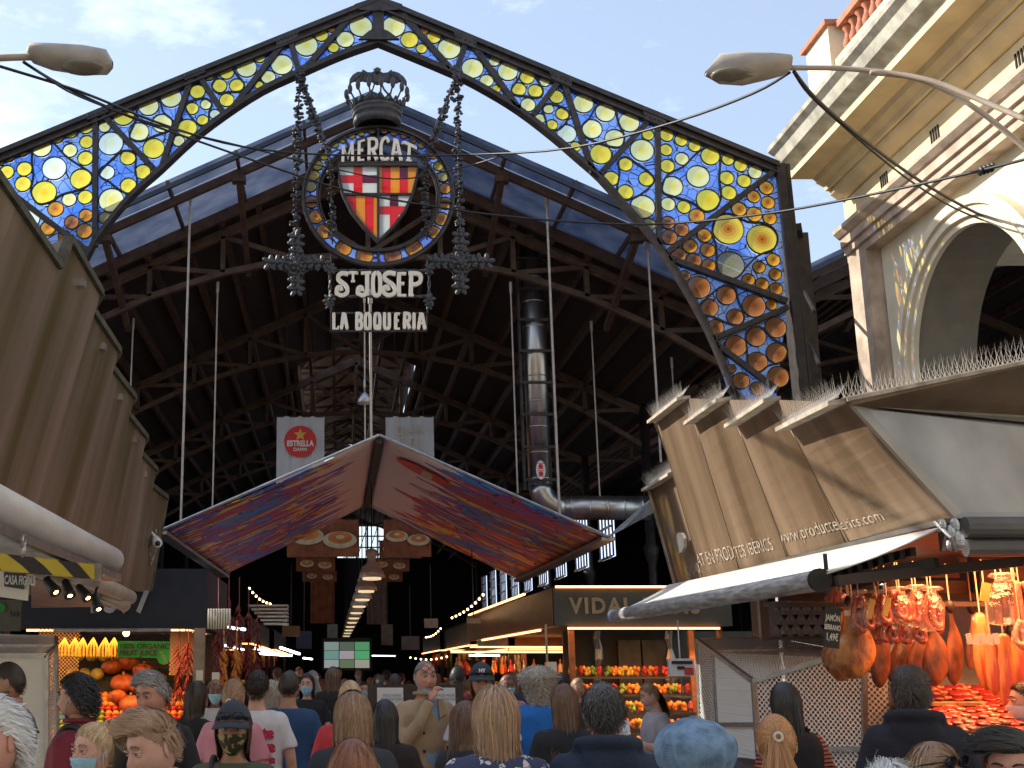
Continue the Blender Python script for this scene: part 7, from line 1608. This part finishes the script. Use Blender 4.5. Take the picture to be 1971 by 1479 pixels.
def pobj(name, mb, mats, root, smooth=True):
    o = obj(name, mb, mats, None, smooth, origin=(0,0,0)); o.parent = root; o.location = (0,0,0); return o
def person(px, py, Y, yaw, label, cat='person', tone='fair', hair='brown', style='short', top=('short', (.1,.1,.1)), pose=('down','down'), legs=(.03,.04,.07), hp=0, ht=0, hyaw=0, group=None, w=1.0, hood=False, mask=None, maskpos='on', cap=None, shades=None, stubble=False, n=None, hlen=.4, topmat=None, collar=False, lod=1.0, nofeet=False, tilt=0, **kw):
    t_ = P(px, py, Y); H = t_.z-.012; s_ = H/1.693
    root = thing('person', label, 'person', (t_.x, Y, 0), group); root.rotation_euler = (0, 0, R(yaw)); root.scale = (s_*w, s_*w, s_)
    b = cached(('b',)+pose, lambda: body_skin(*pose)); sk = skinmats(tone); hm = hairmat(*HC_[hair])
    f = MB(); f.v = list(b.v); f.f = list(b.f); f.m = list(b.m)
    hc = Vector((0, .018, 1.568)); rot = Matrix.Rotation(R(hyaw), 3, 'Z') @ Matrix.Rotation(R(-hp), 3, 'X') @ Matrix.Rotation(R(ht), 3, 'Y'); piv = Vector((0, -.02, -.09))
    def place(mb):
        return [tuple(hc+piv+rot @ (Vector(v)-piv)) for v in mb.v]
    h = head_mb(0, stubble, lod); f.add(place(h), h.f, 0); f.m[-len(h.f):] = h.m
    body = obj('body', f, sk+[hm], None, True, origin=(0,0,0)); body.parent = root; body.location = (0,0,0)
    kind, col = top; tm = topmat or pm('cloth', col, .85, 0, .12, 5, .25, 90, sheen=0)
    sm_ = cached(('s', pose, kind, hood, collar), lambda: shirt(pose[0], pose[1], kind, hood, 1.06, collar)); o = pobj('hooded_top' if hood else 'jacket' if kind == 'long' else 'shirt', sm_, tm, root)
    pobj('trousers', cached(('t',), trousers), pm('trouser cloth', legs, .85, 0, .1, 5), root)
    f = MB()
    for q in (-1,1): f.ball((.10*q,.05,.045), .058, 12, 8, sc=(.95,2.1,.8))
    pobj('shoes', f, M['black'], root)
    def add_hair(mb, sh, nm='hair'):
        g = MB(); g.v = place(mb); g.f = mb.f; g.m = mb.m; o = pobj(nm, g, hm, root); a = o.data.attributes.new('shade', 'FLOAT', 'POINT'); a.data.foreach_set('value', sh); return o
    def merge(*parts):
        g = MB(); sh = []
        for mb, s2 in parts: g.add(mb.v, mb.f); sh += s2
        return g, sh
    sd = int(px*7+py); N_ = int((n or 700)*1.5)
    cap_ = lambda th, mask=(.68,.20,-.42): (lambda m_: (m_, [.25]*len(m_.v)))(cap_mb(th, mask, lod))
    if style == 'short': add_hair(*merge(cap_(.005, (.68,.20,-.42) if 'msk' not in kw else kw['msk']), strands(N_, kw.get('sl',.045), sd, kw.get('comb','back'), kw.get('lift',.014), .0035, mask=kw.get('msk',(.60,.12,-.50)), steps=5, shoulder=False, rnd_=.22)))
    elif style == 'buzz': add_hair(*merge(cap_(.003, kw.get('msk',(.66,.15,-.45))), strands(N_, .012, sd, 'back', .006, .003, mask=kw.get('msk',(.66,.15,-.45)), steps=3, shoulder=False)))
    elif style == 'quiff': add_hair(*merge(cap_(.003, (.62,.10,-.45)), cap_(.012, (.55,.50,.45)), strands(N_, .075, sd, 'side', .022, .0035, mask=(.55,.45,.40), steps=6, shoulder=False, rnd_=.14), strands(N_//2, .014, sd+1, 'back', .006, .003, mask=(.66,.10,-.45), steps=3, shoulder=False)))
    elif style == 'balding': add_hair(*merge(cap_(.006, (.99,.12,-.45)) if False else cap_(.005, (1.1,.12,-.5)), strands(N_, .04, sd, 'back', .012, .0033, mask=(1.1,.12,-.5), steps=5, shoulder=False, rnd_=.2)))
    elif style == 'curlyshort': add_hair(*merge(cap_(.012), strands(N_, .06, sd, 'back', .026, .004, curl=.9, steps=7, shoulder=False)))
    elif style == 'curly': add_hair(*merge(cap_(.02), strands(N_, .21, sd, 'down', .036, .005, curl=1.1, flare=.2, steps=12, mask=(.55,.1,-.5))))
    elif style == 'long': add_hair(*merge(cap_(.010), strands(N_, hlen, sd, 'down', kw.get('lift',.020), kw.get('width',.0045), wave=kw.get('wave',.08)*.6, flare=kw.get('flare',.10)*.45, mask=(.58,.05,-.5), steps=13, part=kw.get('part',0))))
    elif style == 'ponytail':
        tie = kw.get('tie', (0,-.115,.035)); add_hair(*merge(cap_(.006), strands(N_, kw.get('sl',.42), sd, 'tie', .012, .005, tie=tie, tail=(0,-.18,-1), mask=(.58,.0,-.55), steps=14)))
        g = MB(); c = Vector(tie)+Vector((0,-.012,-.005)); g.tube([c+Vector((.016*math.cos(a), -.004, .016*math.sin(a))) for a in [2*math.pi*i/12 for i in range(13)]], .006, 8, cap=False); gg = MB(); gg.v = place(g); gg.f = g.f; gg.m = g.m; pobj('hair_tie', gg, kw.get('tiemat') or M['tagw'], root)
    elif style == 'bun':
        tie = kw.get('tie', (0,-.095,.075)); g = MB(); r_ = random.Random(sd); pts = []; sh_b = []
        add_hair(*merge(cap_(.006), strands(N_, .16, sd, 'tie', .012, .0045, tie=tie, tail=(0,-.5,-.3), mask=(.58,.0,-.5), steps=9, shoulder=False), strands(60, .16, sd+3, 'down', .014, .003, mask=(.58,.0,.0), steps=9)))
        for k in range(46):
            c = Vector(tie)+Vector((0,-.022,.006)); a0 = r_.random()*6.28; ax = Vector((r_.gauss(0,1), r_.gauss(0,1), r_.gauss(0,1))).normalized(); u = ax.orthogonal().normalized(); v = ax.cross(u); rr = r_.uniform(.020,.036)
            g.tube([c+(u*math.cos(a0+i*.55)+v*math.sin(a0+i*.55))*rr for i in range(7)], .0032, 4)
        add_hair(g, [r_.random() for _ in g.v], 'hair_bun')
    if mask:
        f = MB(); mats_ = {'blue': M['maskblue'], 'white': M['maskwhite'], 'black': M['black'], 'camo': M['camo']}[mask]; dz = 0 if maskpos == 'on' else -.055
        nt, np_ = 16, 22; z0, z1 = (-.018, -.112) if maskpos == 'on' else (-.075, -.135)
        for i in range(nt+1):
            for j in range(np_+1):
                a = R(lerp(22, 158, j/np_)); th = lerp(R(97), R(163), i/nt) if maskpos == 'on' else lerp(R(125), R(172), i/nt); v, d = headpt(th, a, .009 if maskpos == 'on' else .013)
                fl = math.sin(math.pi*j/np_); v += Vector((0, .006*fl*math.sin(math.pi*i/nt), 0)); v.y += .0022*math.sin(i*2.4)*(fl > .3); f.v.append(tuple(v))
        f.f = [[i*(np_+1)+j, (i+1)*(np_+1)+j, (i+1)*(np_+1)+j+1, i*(np_+1)+j+1] for i in range(nt) for j in range(np_)]; f.m = [0]*len(f.f)
        for q, j in ((1, 0), (-1, np_)):
            for i in (1, nt-2): e = Vector(f.v[i*(np_+1)+j]); f.tube([e, Vector((q*.082, .01, .0 if i == 1 else -.01)), Vector((q*.083, -.02, .012 if i == 1 else -.012))], .0016, 4)
        g = MB(); g.v = place(f); g.f = f.f; g.m = f.m; pobj('face_mask', g, mats_, root)
    if cap == 'baseball':
        f = cap_mb(.022, (.38,.22,.10), lod); n0 = len(f.v); br = []
        for i in range(13):
            a = R(lerp(25, 155, i/12)); 
            for k_, e in ((0,.0),(1,.035),(2,.07)): br.append((math.cos(a)*(.088+e*.25), .035+math.sin(a)*(.072+e), .044-.012*k_-.008*abs(math.cos(a))*k_))
        f.add(br, [(3*i+k_, 3*i+3+k_, 3*i+4+k_, 3*i+1+k_) for i in range(12) for k_ in range(2)]); f.ball((0,0,HR[2]+.024), .008, 6, 5)
        g = MB(); g.v = place(f); g.f = f.f; g.m = f.m; o = pobj('baseball_cap', g, kw.get('capmat') or M['capdark'], root); sm2 = o.modifiers.new('t','SOLIDIFY'); sm2.thickness = .004
    if cap == 'newsboy':
        f = MB(); nt, np_ = 18, 48; vs = []
        for i in range(nt+1):
            th = math.pi*.62*i/nt
            for j in range(np_):
                a = 2*math.pi*j/np_; bulge = math.sin(min(1, i/nt*1.15)*math.pi*.5); rr = 1+.35*math.sin(math.pi*min(1, i/nt))
                x = HR[0]*math.sin(th)*math.cos(a)*(rr+.42); y = HR[1]*math.sin(th)*math.sin(a)*(rr+.28); z = HR[2]*math.cos(th)*1.0+.035
                pl_ = 1 - .06*max(0, 1-abs(math.sin(a*4))*4)*(i > 1); wr = .009*mnoise.noise(Vector((x*22, y*22, z*16))) + .003*mnoise.noise(Vector((x*50, y*50, z*30))); vs.append((x*pl_+wr, y*pl_+wr, z+wr))
        f.add(vs, [(i*np_+j, (i+1)*np_+j, (i+1)*np_+(j+1)%np_, i*np_+(j+1)%np_) for i in range(nt) for j in range(np_)]); f.ball((0,0,HR[2]+.035), .014, 10, 6, sc=(1,1,.5))
        f.tube([(.092*math.cos(a), .108*math.sin(a), -.012) for a in [2*math.pi*i/32 for i in range(33)]], .017, 8, cap=False)
        g = MB(); g.v = place(f); g.f = f.f; g.m = f.m; pobj('newsboy_cap', g, kw.get('capmat') or M['denim'], root)
    if shades:
        f = MB(); zz, yy = {'head': (.085, .068), 'cap': (.070, .088), 'clear': (.062, .082)}[shades]
        for q in (-1, 1):
            c = Vector((q*.034, yy+.008, zz)); ring = [c+Vector((.028*math.cos(a), -.012*abs(math.cos(a))*.5+.006, .019*math.sin(a))) for a in [2*math.pi*i/16 for i in range(17)]]; f.tube(ring, .0024, 6, cap=False)
            if shades != 'clear': f.ball(c+Vector((0,.004,0)), .026, 12, 6, 1, sc=(1,.18,.68))
            f.tube([c+Vector((q*.028,0,0)), Vector((q*.085,.02,zz-.02)), Vector((q*.086,-.03,zz-.045))], .0026, 5)
        f.tube([(-.008,yy+.012,zz+.003),(.008,yy+.012,zz+.003)], .0024, 5)
        g = MB(); g.v = place(f); g.f = f.f; g.m = f.m; pobj('sunglasses' if shades != 'clear' else 'glasses', g, [M['black'], M['lensdark']], root)
    return root
M['maskblue'] = pm('light blue surgical mask', (.34,.56,.68), .8, 0, .05, 10, .2, 60); M['maskwhite'] = pm('white face mask', (.66,.66,.66), .8, 0, .05); M['camo'] = pm('camouflage mask', (.035,.035,.015), .8, 0, 0, 26, col2=(.38,.28,.10), thr=(.54,.56))
M['capdark'] = pm('dark slate cap', (.035,.042,.055), .8, 0, .1, 8, .2, 200); M['denim'] = pm('washed blue cap cloth', (.15,.24,.36), .85, 0, .35, 22, .4, 260); M['lensdark'] = pm('mirror lens', (.03,.04,.07), .08, .6, .1)
M['spark'] = pm('pale pink hair band', (.55,.35,.30), .6)
def floral():
    m, t, b, o = new_mat('floral print'); n = t.nodes; l = t.links; c_ = n.new('ShaderNodeTexCoord'); mp_ = n.new('ShaderNodeMapping'); mp_.inputs['Scale'].default_value = (1,.6,1); l.new(c_.outputs['Object'], mp_.inputs[0])
    nz_ = n.new('ShaderNodeTexNoise'); nz_.inputs['Scale'].default_value = 18; l.new(mp_.outputs[0], nz_.inputs[0]); mxv = n.new('ShaderNodeMix'); mxv.data_type = 'RGBA'; mxv.inputs[0].default_value = .06; l.new(mp_.outputs[0], mxv.inputs[6]); l.new(nz_.outputs[1], mxv.inputs[7])
    v1 = n.new('ShaderNodeTexVoronoi'); v1.inputs['Scale'].default_value = 17; l.new(mxv.outputs[2], v1.inputs[0]); v2 = n.new('ShaderNodeTexVoronoi'); v2.inputs['Scale'].default_value = 34; v2.feature = 'DISTANCE_TO_EDGE'; l.new(mxv.outputs[2], v2.inputs[0])
    a = n.new('ShaderNodeMath'); a.operation = 'LESS_THAN'; a.inputs[1].default_value = .40; l.new(v1.outputs['Distance'], a.inputs[0]); b_ = n.new('ShaderNodeMath'); b_.operation = 'GREATER_THAN'; b_.inputs[1].default_value = .07; l.new(v2.outputs['Distance'], b_.inputs[0])
    mu = n.new('ShaderNodeMath'); mu.operation = 'MULTIPLY'; l.new(a.outputs[0], mu.inputs[0]); l.new(b_.outputs[0], mu.inputs[1]); mm = n.new('ShaderNodeMix'); mm.data_type = 'RGBA'; mm.inputs[6].default_value = (.045,.055,.12,1); mm.inputs[7].default_value = (.62,.58,.56,1); l.new(mu.outputs[0], mm.inputs[0]); l.new(mm.outputs[2], b.inputs['Base Color']); b.inputs['Roughness'].default_value = .85; return m
M['floral'] = floral()
def hstripe():
    m, t, b, o = new_mat('red striped sleeve knit'); n = t.nodes; l = t.links; c_ = n.new('ShaderNodeTexCoord'); sx = n.new('ShaderNodeSeparateXYZ'); l.new(c_.outputs['Object'], sx.inputs[0])
    def mth(op, a, v): q = n.new('ShaderNodeMath'); q.operation = op; l.new(a, q.inputs[0]); q.inputs[1].default_value = v; return q.outputs[0]
    z = mth('GREATER_THAN', mth('FRACT', mth('MULTIPLY', sx.outputs[2], 45), 0), .45); ax_ = n.new('ShaderNodeMath'); ax_.operation = 'ABSOLUTE'; l.new(sx.outputs[0], ax_.inputs[0]); si = mth('GREATER_THAN', ax_.outputs[0], .145)
    mu = n.new('ShaderNodeMath'); mu.operation = 'MULTIPLY'; l.new(z, mu.inputs[0]); l.new(si, mu.inputs[1]); mm = n.new('ShaderNodeMix'); mm.data_type = 'RGBA'; mm.inputs[6].default_value = (.015,.013,.015,1); mm.inputs[7].default_value = (.42,.10,.06,1); l.new(mu.outputs[0], mm.inputs[0]); l.new(mm.outputs[2], b.inputs['Base Color']); b.inputs['Roughness'].default_value = .9; return m
M['hstripe'] = hstripe()
pp = person
pp(0,1328,3.5,140,'white haired man cut off at the lower left corner, facing left',tone='pink',hair='white',style='short',sl=.05,comb='back',lift=.012,n=2600,top=('short',(.15,.17,.2)))
p2 = pp(28,1268,7.4,92,'bearded man with cropped dark hair in a black t-shirt, in profile at the left edge',tone='tan',hair='dark',style='buzz',stubble=True,top=('short',(.012,.012,.014)),pose=('front','front'),hp=6)
p3 = pp(155,1294,6.7,75,'man in a dark red polo with black curly hair and a mask under his chin',tone='tan',hair='black',style='curlyshort',top=('short',(.17,.015,.03)),mask='blue',maskpos='chin',n=1100,collar=True,pose=('front','front'))
p4 = pp(303,1284,7.0,150,'grey haired man in a black t-shirt looking down, behind the young blond man',tone='pink',hair='grey',style='short',comb='side',lift=.020,n=1200,top=('short',(.014,.014,.018)),hp=14)
p5 = pp(318,1356,4.2,128,'young man with a blond quiff and shaved sides, close in front on the left',tone='fair',hair='sandy',style='quiff',top=('short',(.05,.09,.07)),hp=16,n=2600)
p6 = pp(187,1384,5.0,140,'blonde woman with pinned up hair and a light blue surgical mask',tone='fair',hair='blond',style='bun',mask='blue',top=('short',(.30,.30,.34)),n=1500,tie=(0,-.075,.095),w=.97)
p7 = pp(451,1349,5.9,178,'person in a slate cap with sunglasses on it and a camouflage face mask',tone='tan',hair='brown',style='long',hlen=.20,cap='baseball',shades='cap',mask='camo',top=('short',(.075,.085,.055)),n=700,flare=.05,w=.97)
pp(449,1303,8.6,-12,'woman in a pink sleeveless top with hair gathered at the neck, seen from behind',tone='fair',hair='ltbrown',style='ponytail',tie=(0,-.105,-.02),sl=.3,top=('short',(.62,.25,.30)),w=.94)
p9 = pp(495,1286,9.2,-5,'man in a white t-shirt with red lettering on its back',tone='fair',hair='dark',style='short',top=('short',(.66,.64,.66)),lift=.018)
pp(376,1309,9.6,-40,'long haired woman in black between the grey haired man and the price cards',tone='fair',hair='dark',style='long',hlen=.27,top=('long',(.012,.012,.012)),w=.92)
pp(556,1288,9.9,-8,'broad man in a plain blue t-shirt seen from behind',tone='tan',hair='dark',style='buzz',top=('short',(.022,.065,.16)),w=1.04,legs=(.45,.44,.42))
pp(524,1310,12.5,10,'grey blonde head between the white and the blue t-shirt',tone='fair',hair='greyblond',style='curly',top=('long',(.2,.18,.16)),n=400)
pp(592,1294,14.0,168,'dark haired woman with a pale blue mask facing the camera, dressed in black',tone='fair',hair='dark',style='long',hlen=.4,mask='blue',top=('short',(.012,.012,.014)),pose=('front','down'),w=.93)
pp(674,1306,8.3,-2,'woman in a red jacket with blonde hair pinned in a low bun',tone='fair',hair='blond',style='bun',tie=(.03,-.10,.02),top=('long',(.55,.04,.05)),w=.95)
pp(679,1328,6.4,0,'woman with very long flowing light brown hair seen from behind in the middle',tone='fair',hair='ltbrown',style='long',hlen=.38,n=2800,wave=.34,flare=.60,lift=.030,top=('long',(.03,.035,.045)),w=.98)
pp(680,1417,4.3,2,'smooth auburn haired head low in the middle foreground',tone='fair',hair='auburn',style='long',hlen=.36,n=3000,wave=.02,flare=.03,width=.005,top=('short',(.2,.1,.1)))
pp(742,1344,7.8,8,'woman with long black hair and a dark leather jacket beside the beige coat',tone='fair',hair='black',style='long',hlen=.30,n=1300,wave=.14,top=('long',(.02,.012,.012)),w=.95)
p18 = pp(817,1268,9.7,-158,'bald man in a beige trench coat with glasses on his forehead, hand at his mouth',tone='pink',hair='grey',style='buzz',msk=(1.2,.12,-.35),top=('long',(.40,.28,.17)),pose=('down','mouth'),shades='clear',mask='blue',maskpos='chin',collar=True,hyaw=-6,hp=-3,legs=(.06,.09,.15))
pp(892,1346,7.0,-55,'brown haired woman in profile with a mask below her ear, left of the floral top',tone='fair',hair='brown',style='long',hlen=.34,n=1700,wave=.05,mask='blue',top=('long',(.018,.018,.024)),w=.95)
p20 = pp(926,1276,9.4,176,'person with a navy cap and sunglasses pushed up, in a white shirt',tone='pink',hair='ginger',style='long',hlen=.2,cap='baseball',shades='cap',top=('short',(.62,.60,.60)),w=.95)
pp(953,1317,5.3,2,'woman with shoulder length blond hair in a navy and white floral top',tone='fair',hair='sandy',style='long',hlen=.215,n=3000,wave=.04,flare=.10,lift=.03,top=('short',(.1,.1,.2)),topmat=M['floral'],w=1.0)
pp(1036,1283,10.2,-3,'person with bushy grey curls in a bright blue top',tone='fair',hair='greyblond',style='curly',n=1500,top=('long',(.02,.17,.55)))
pp(1086,1313,7.9,-6,'woman with straight long brown hair and a black top right of the blue top',tone='fair',hair='brown',style='long',hlen=.36,n=1700,wave=.04,top=('long',(.015,.015,.02)),w=.93)
pp(1160,1308,5.3,-4,'man with thinning dark grey hair in a navy hooded jacket',tone='tan',hair='saltpepper',style='short',comb='back',lift=.012,n=2300,top=('long',(.016,.028,.06)),hood=True,w=1.06,sl=.035)
p25 = pp(1256,1310,11.6,95,'young woman in a grey t-shirt in profile, eating in front of the fruit shelves',tone='fair',hair='ltbrown',style='ponytail',tie=(0,-.085,.06),sl=.34,top=('short',(.36,.34,.38)),pose=('front','front'),mask='blue',maskpos='chin',w=.92,hp=14,legs=(.35,.35,.42))
pp(1336,1392,3.75,-8,'person in a faded blue newsboy cap close to the camera',tone='fair',hair='grey',style='short',cap='newsboy',top=('long',(.12,.17,.24)),n=900)
pp(1490,1369,4.9,-14,'woman with a ginger ponytail in a cream hair tie',tone='fair',hair='ginger',style='ponytail',n=2600,tie=(0,-.105,.045),sl=.46,mask='white',top=('short',(.6,.55,.5)),w=.96)
pp(1512,1310,7.3,18,'dark haired woman in a black top with rust striped sleeves',tone='brown',hair='black',style='long',hlen=.27,n=1500,wave=.03,lift=.014,top=('long',(.1,.1,.1)),topmat=M['hstripe'],w=.96)
pp(1748,1278,6.6,-22,'man in a dark hooded sweater facing the meat counter',tone='tan',hair='dark',style='short',comb='forward',n=1600,top=('long',(.014,.014,.024)),hood=True,w=1.05)
pp(1772,1418,3.9,-150,'woman with sunglasses on top of her brown hair, low at the right',tone='fair',hair='ltbrown',style='long',hlen=.30,n=2600,shades='head',top=('short',(.3,.25,.2)),hp=10)
pp(1712,1459,3.6,0,'silver haired head just showing at the bottom edge on the right',tone='fair',hair='white',style='short',sl=.08,lift=.024,n=1800,top=('short',(.2,.2,.2)))
pp(1948,1396,3.8,140,'man with dark swept up hair cut off at the lower right corner',tone='pink',hair='black',style='quiff',n=2600,top=('short',(.1,.1,.12)),hp=6)
pp(1975,1308,7.6,80,'dark haired person with a white mask at the right edge behind the counter side',tone='fair',hair='black',style='short',mask='white',top=('long',(.02,.02,.02)))
pp(1080,1293,12.8,0,'short dark head behind the curly haired person',tone='tan',hair='dark',style='balding',top=('short',(.06,.05,.05)))
# lettering on the white t-shirt
s9 = [c for c in p9.children if c.name.startswith('shirt')][0]
yb9 = min(v.co.y for v in s9.data.vertices if abs(v.co.x) < .12 and 1.0 < v.co.z < 1.32)-.004
f = MB()
for i, (t_, z) in enumerate((('nate',1.24),('Love',1.15),('spies',1.06))): text_on(f, t_, (.055,yb9,z), (1,0,0), (0,0,1), .10, bold=.006, extrude=.0015)
pobj('lettering', f, pm('crimson lettering', (.50,.02,.06), .7), p9, False)
f = MB(); text_on(f, 'NY', (0,.1245,1.640), (-1,0,0), (0,-.25,1), .034, bold=.0015, extrude=.002); pobj('cap_lettering', f, M['white'], p20, False)
# open coat front: shirt and scarf of the bald man; buttons
f = MB(); pts = [(-.045,.098,1.42),(.035,.098,1.42),(.05,.128,1.25),(.055,.128,1.05),(.06,.128,.86),(-.05,.128,.86),(-.05,.128,1.05),(-.05,.126,1.25)]; f.add([Vector(p) for p in pts]+[Vector(p)-Vector((0,.03,0)) for p in pts], [tuple(range(8)), tuple(range(8,16))[::-1]]+[(i,8+i,8+(i+1)%8,(i+1)%8) for i in range(8)]); pobj('blue_shirt', f, pm('light blue shirt', (.22,.33,.48), .8, 0, .15, 12), p18)
f = MB()
for s_ in (-1,1): f.hexa([Vector(p) for p in ((s_*.05,.115,1.30),(s_*.11,.110,1.33),(s_*.09,.088,1.42),(s_*.05,.085,1.43),(s_*.05,.130,1.30),(s_*.11,.122,1.33),(s_*.09,.10,1.42),(s_*.05,.097,1.43))])
pobj('lapel', f, pm('beige coat cloth', (.40,.28,.17), .85, 0, .1), p18, False)
f = MB()
for z in (1.2,1.08,.96,.86): f.ball((.075,.130,z), .011, 8, 5)
pobj('button', f, M['hoof'], p18)
# straps and small things carried
def strap(root, side, mat=M['black']):
    f = MB(); f.tube(smoothpts([(side*.11,.105,1.12),(side*.105,.10,1.30),(side*.10,.03,1.425),(side*.10,-.06,1.42),(side*.10,-.125,1.30)], False, 4), .016, 8); pobj('bag_strap', f, mat, root)
for r_, s_ in ((p2,1),(p2,-1),(p3,1),(p3,-1),(p7,1)): strap(r_, s_)
for r_ in (p3,):
    f = MB(); f.ball((0,-.19,1.22), .15, 16, 12, sc=(1,.55,1.35)); bpk = pobj('backpack', f, M['black'], r_)
q = p25.matrix_basis @ Vector((.0,.33,1.22)); f = MB(); f.add([q+Vector(v) for v in ((-.05,-.05,.0),(.05,-.05,0),(.06,.04,.12),(-.05,.05,.13),(0,0,.02))], [(0,1,4),(1,2,4),(2,3,4),(3,0,4)]); f.ball(q+Vector((0,0,.02)), .035, 8, 6, sc=(1.2,1,.8))
obj('snack', f, [M['white']], None, False, 'snack in white paper held by the young woman in grey', 'snack')
# distant crowd
rc = random.Random(5); BX = [(603,17),(620,22),(640,15.5),(650,26),(664,20),(700,18),(712,24),(728,16.5),(745,21),(760,15),(772,27),(786,19),(640,30),(690,30),(852,15),(868,18),(880,13.5),(900,22),(612,26),(975,14),(985,17),(1000,20),(545,16),(560,20),(575,24),(575,18),(535,22),(840,24),(415,12.5),(1110,15)]
crowd_lab = ['auburn haired','black haired','brown haired','dark haired','grey haired','fair haired']; tops = [('beige',(.36,.26,.16)),('black',(.015,.015,.015)),('navy',(.02,.03,.06)),('pink',(.4,.2,.2)),('white',(.5,.48,.45)),('maroon',(.16,.02,.03)),('olive',(.1,.1,.05))]
near = ['far behind the blue t-shirt','behind the masked woman in black','behind the blonde bun','over the long flowing hair','just left of the notice board','above the notice board','between the notice board and the navy cap','near the lit bottles','deep in the aisle under the screens']
used_l = set()
for i, (px_, Y) in enumerate(BX):
    hi = rc.randrange(6); ti = tops[rc.randrange(7)]; hgt = rc.uniform(1.58, 1.82); fc = rc.random() < .35; v0 = P(px_, 1300, Y); 
    # pixel row of a head top at this height
    lo, hi_ = 1100, 1450
    for _ in range(30):
        mid = (lo+hi_)/2
        if P(px_, mid, Y).z > hgt: lo = mid
        else: hi_ = mid
    place_ = near[0] if px_ < 590 else near[1] if px_ < 615 else near[8] if Y > 23 else near[2] if px_ < 655 else near[3] if px_ < 705 else near[4] if px_ < 735 else near[5] if px_ < 870 else near[6] if px_ < 910 else near[7]
    lb = f'{crowd_lab[hi]} figure in a {ti[0]} top {place_}'
    k_ = 0
    while lb in used_l: k_ += 1; ti = tops[k_ % 7]; hi = (hi+(k_ % 7 == 0)) % 6; lb = f'{crowd_lab[hi]} figure in a {ti[0]} top {place_}'
    pass
    used_l.add(lb)
    pp(px_, mid, Y, (180 if fc else 0)+rc.uniform(-35,35), lb, tone=rc.choice(['fair','tan','pink','brown']), hair=['auburn','black','brown','dark','grey','sandy'][hi], style=rc.choice(['short','long','short','ponytail']), n=160, top=('long' if rc.random() < .5 else 'short', ti[1]), mask=('blue' if fc and rc.random() < .7 else None), lod=.5, width=.011, w=rc.uniform(.92,1.02))
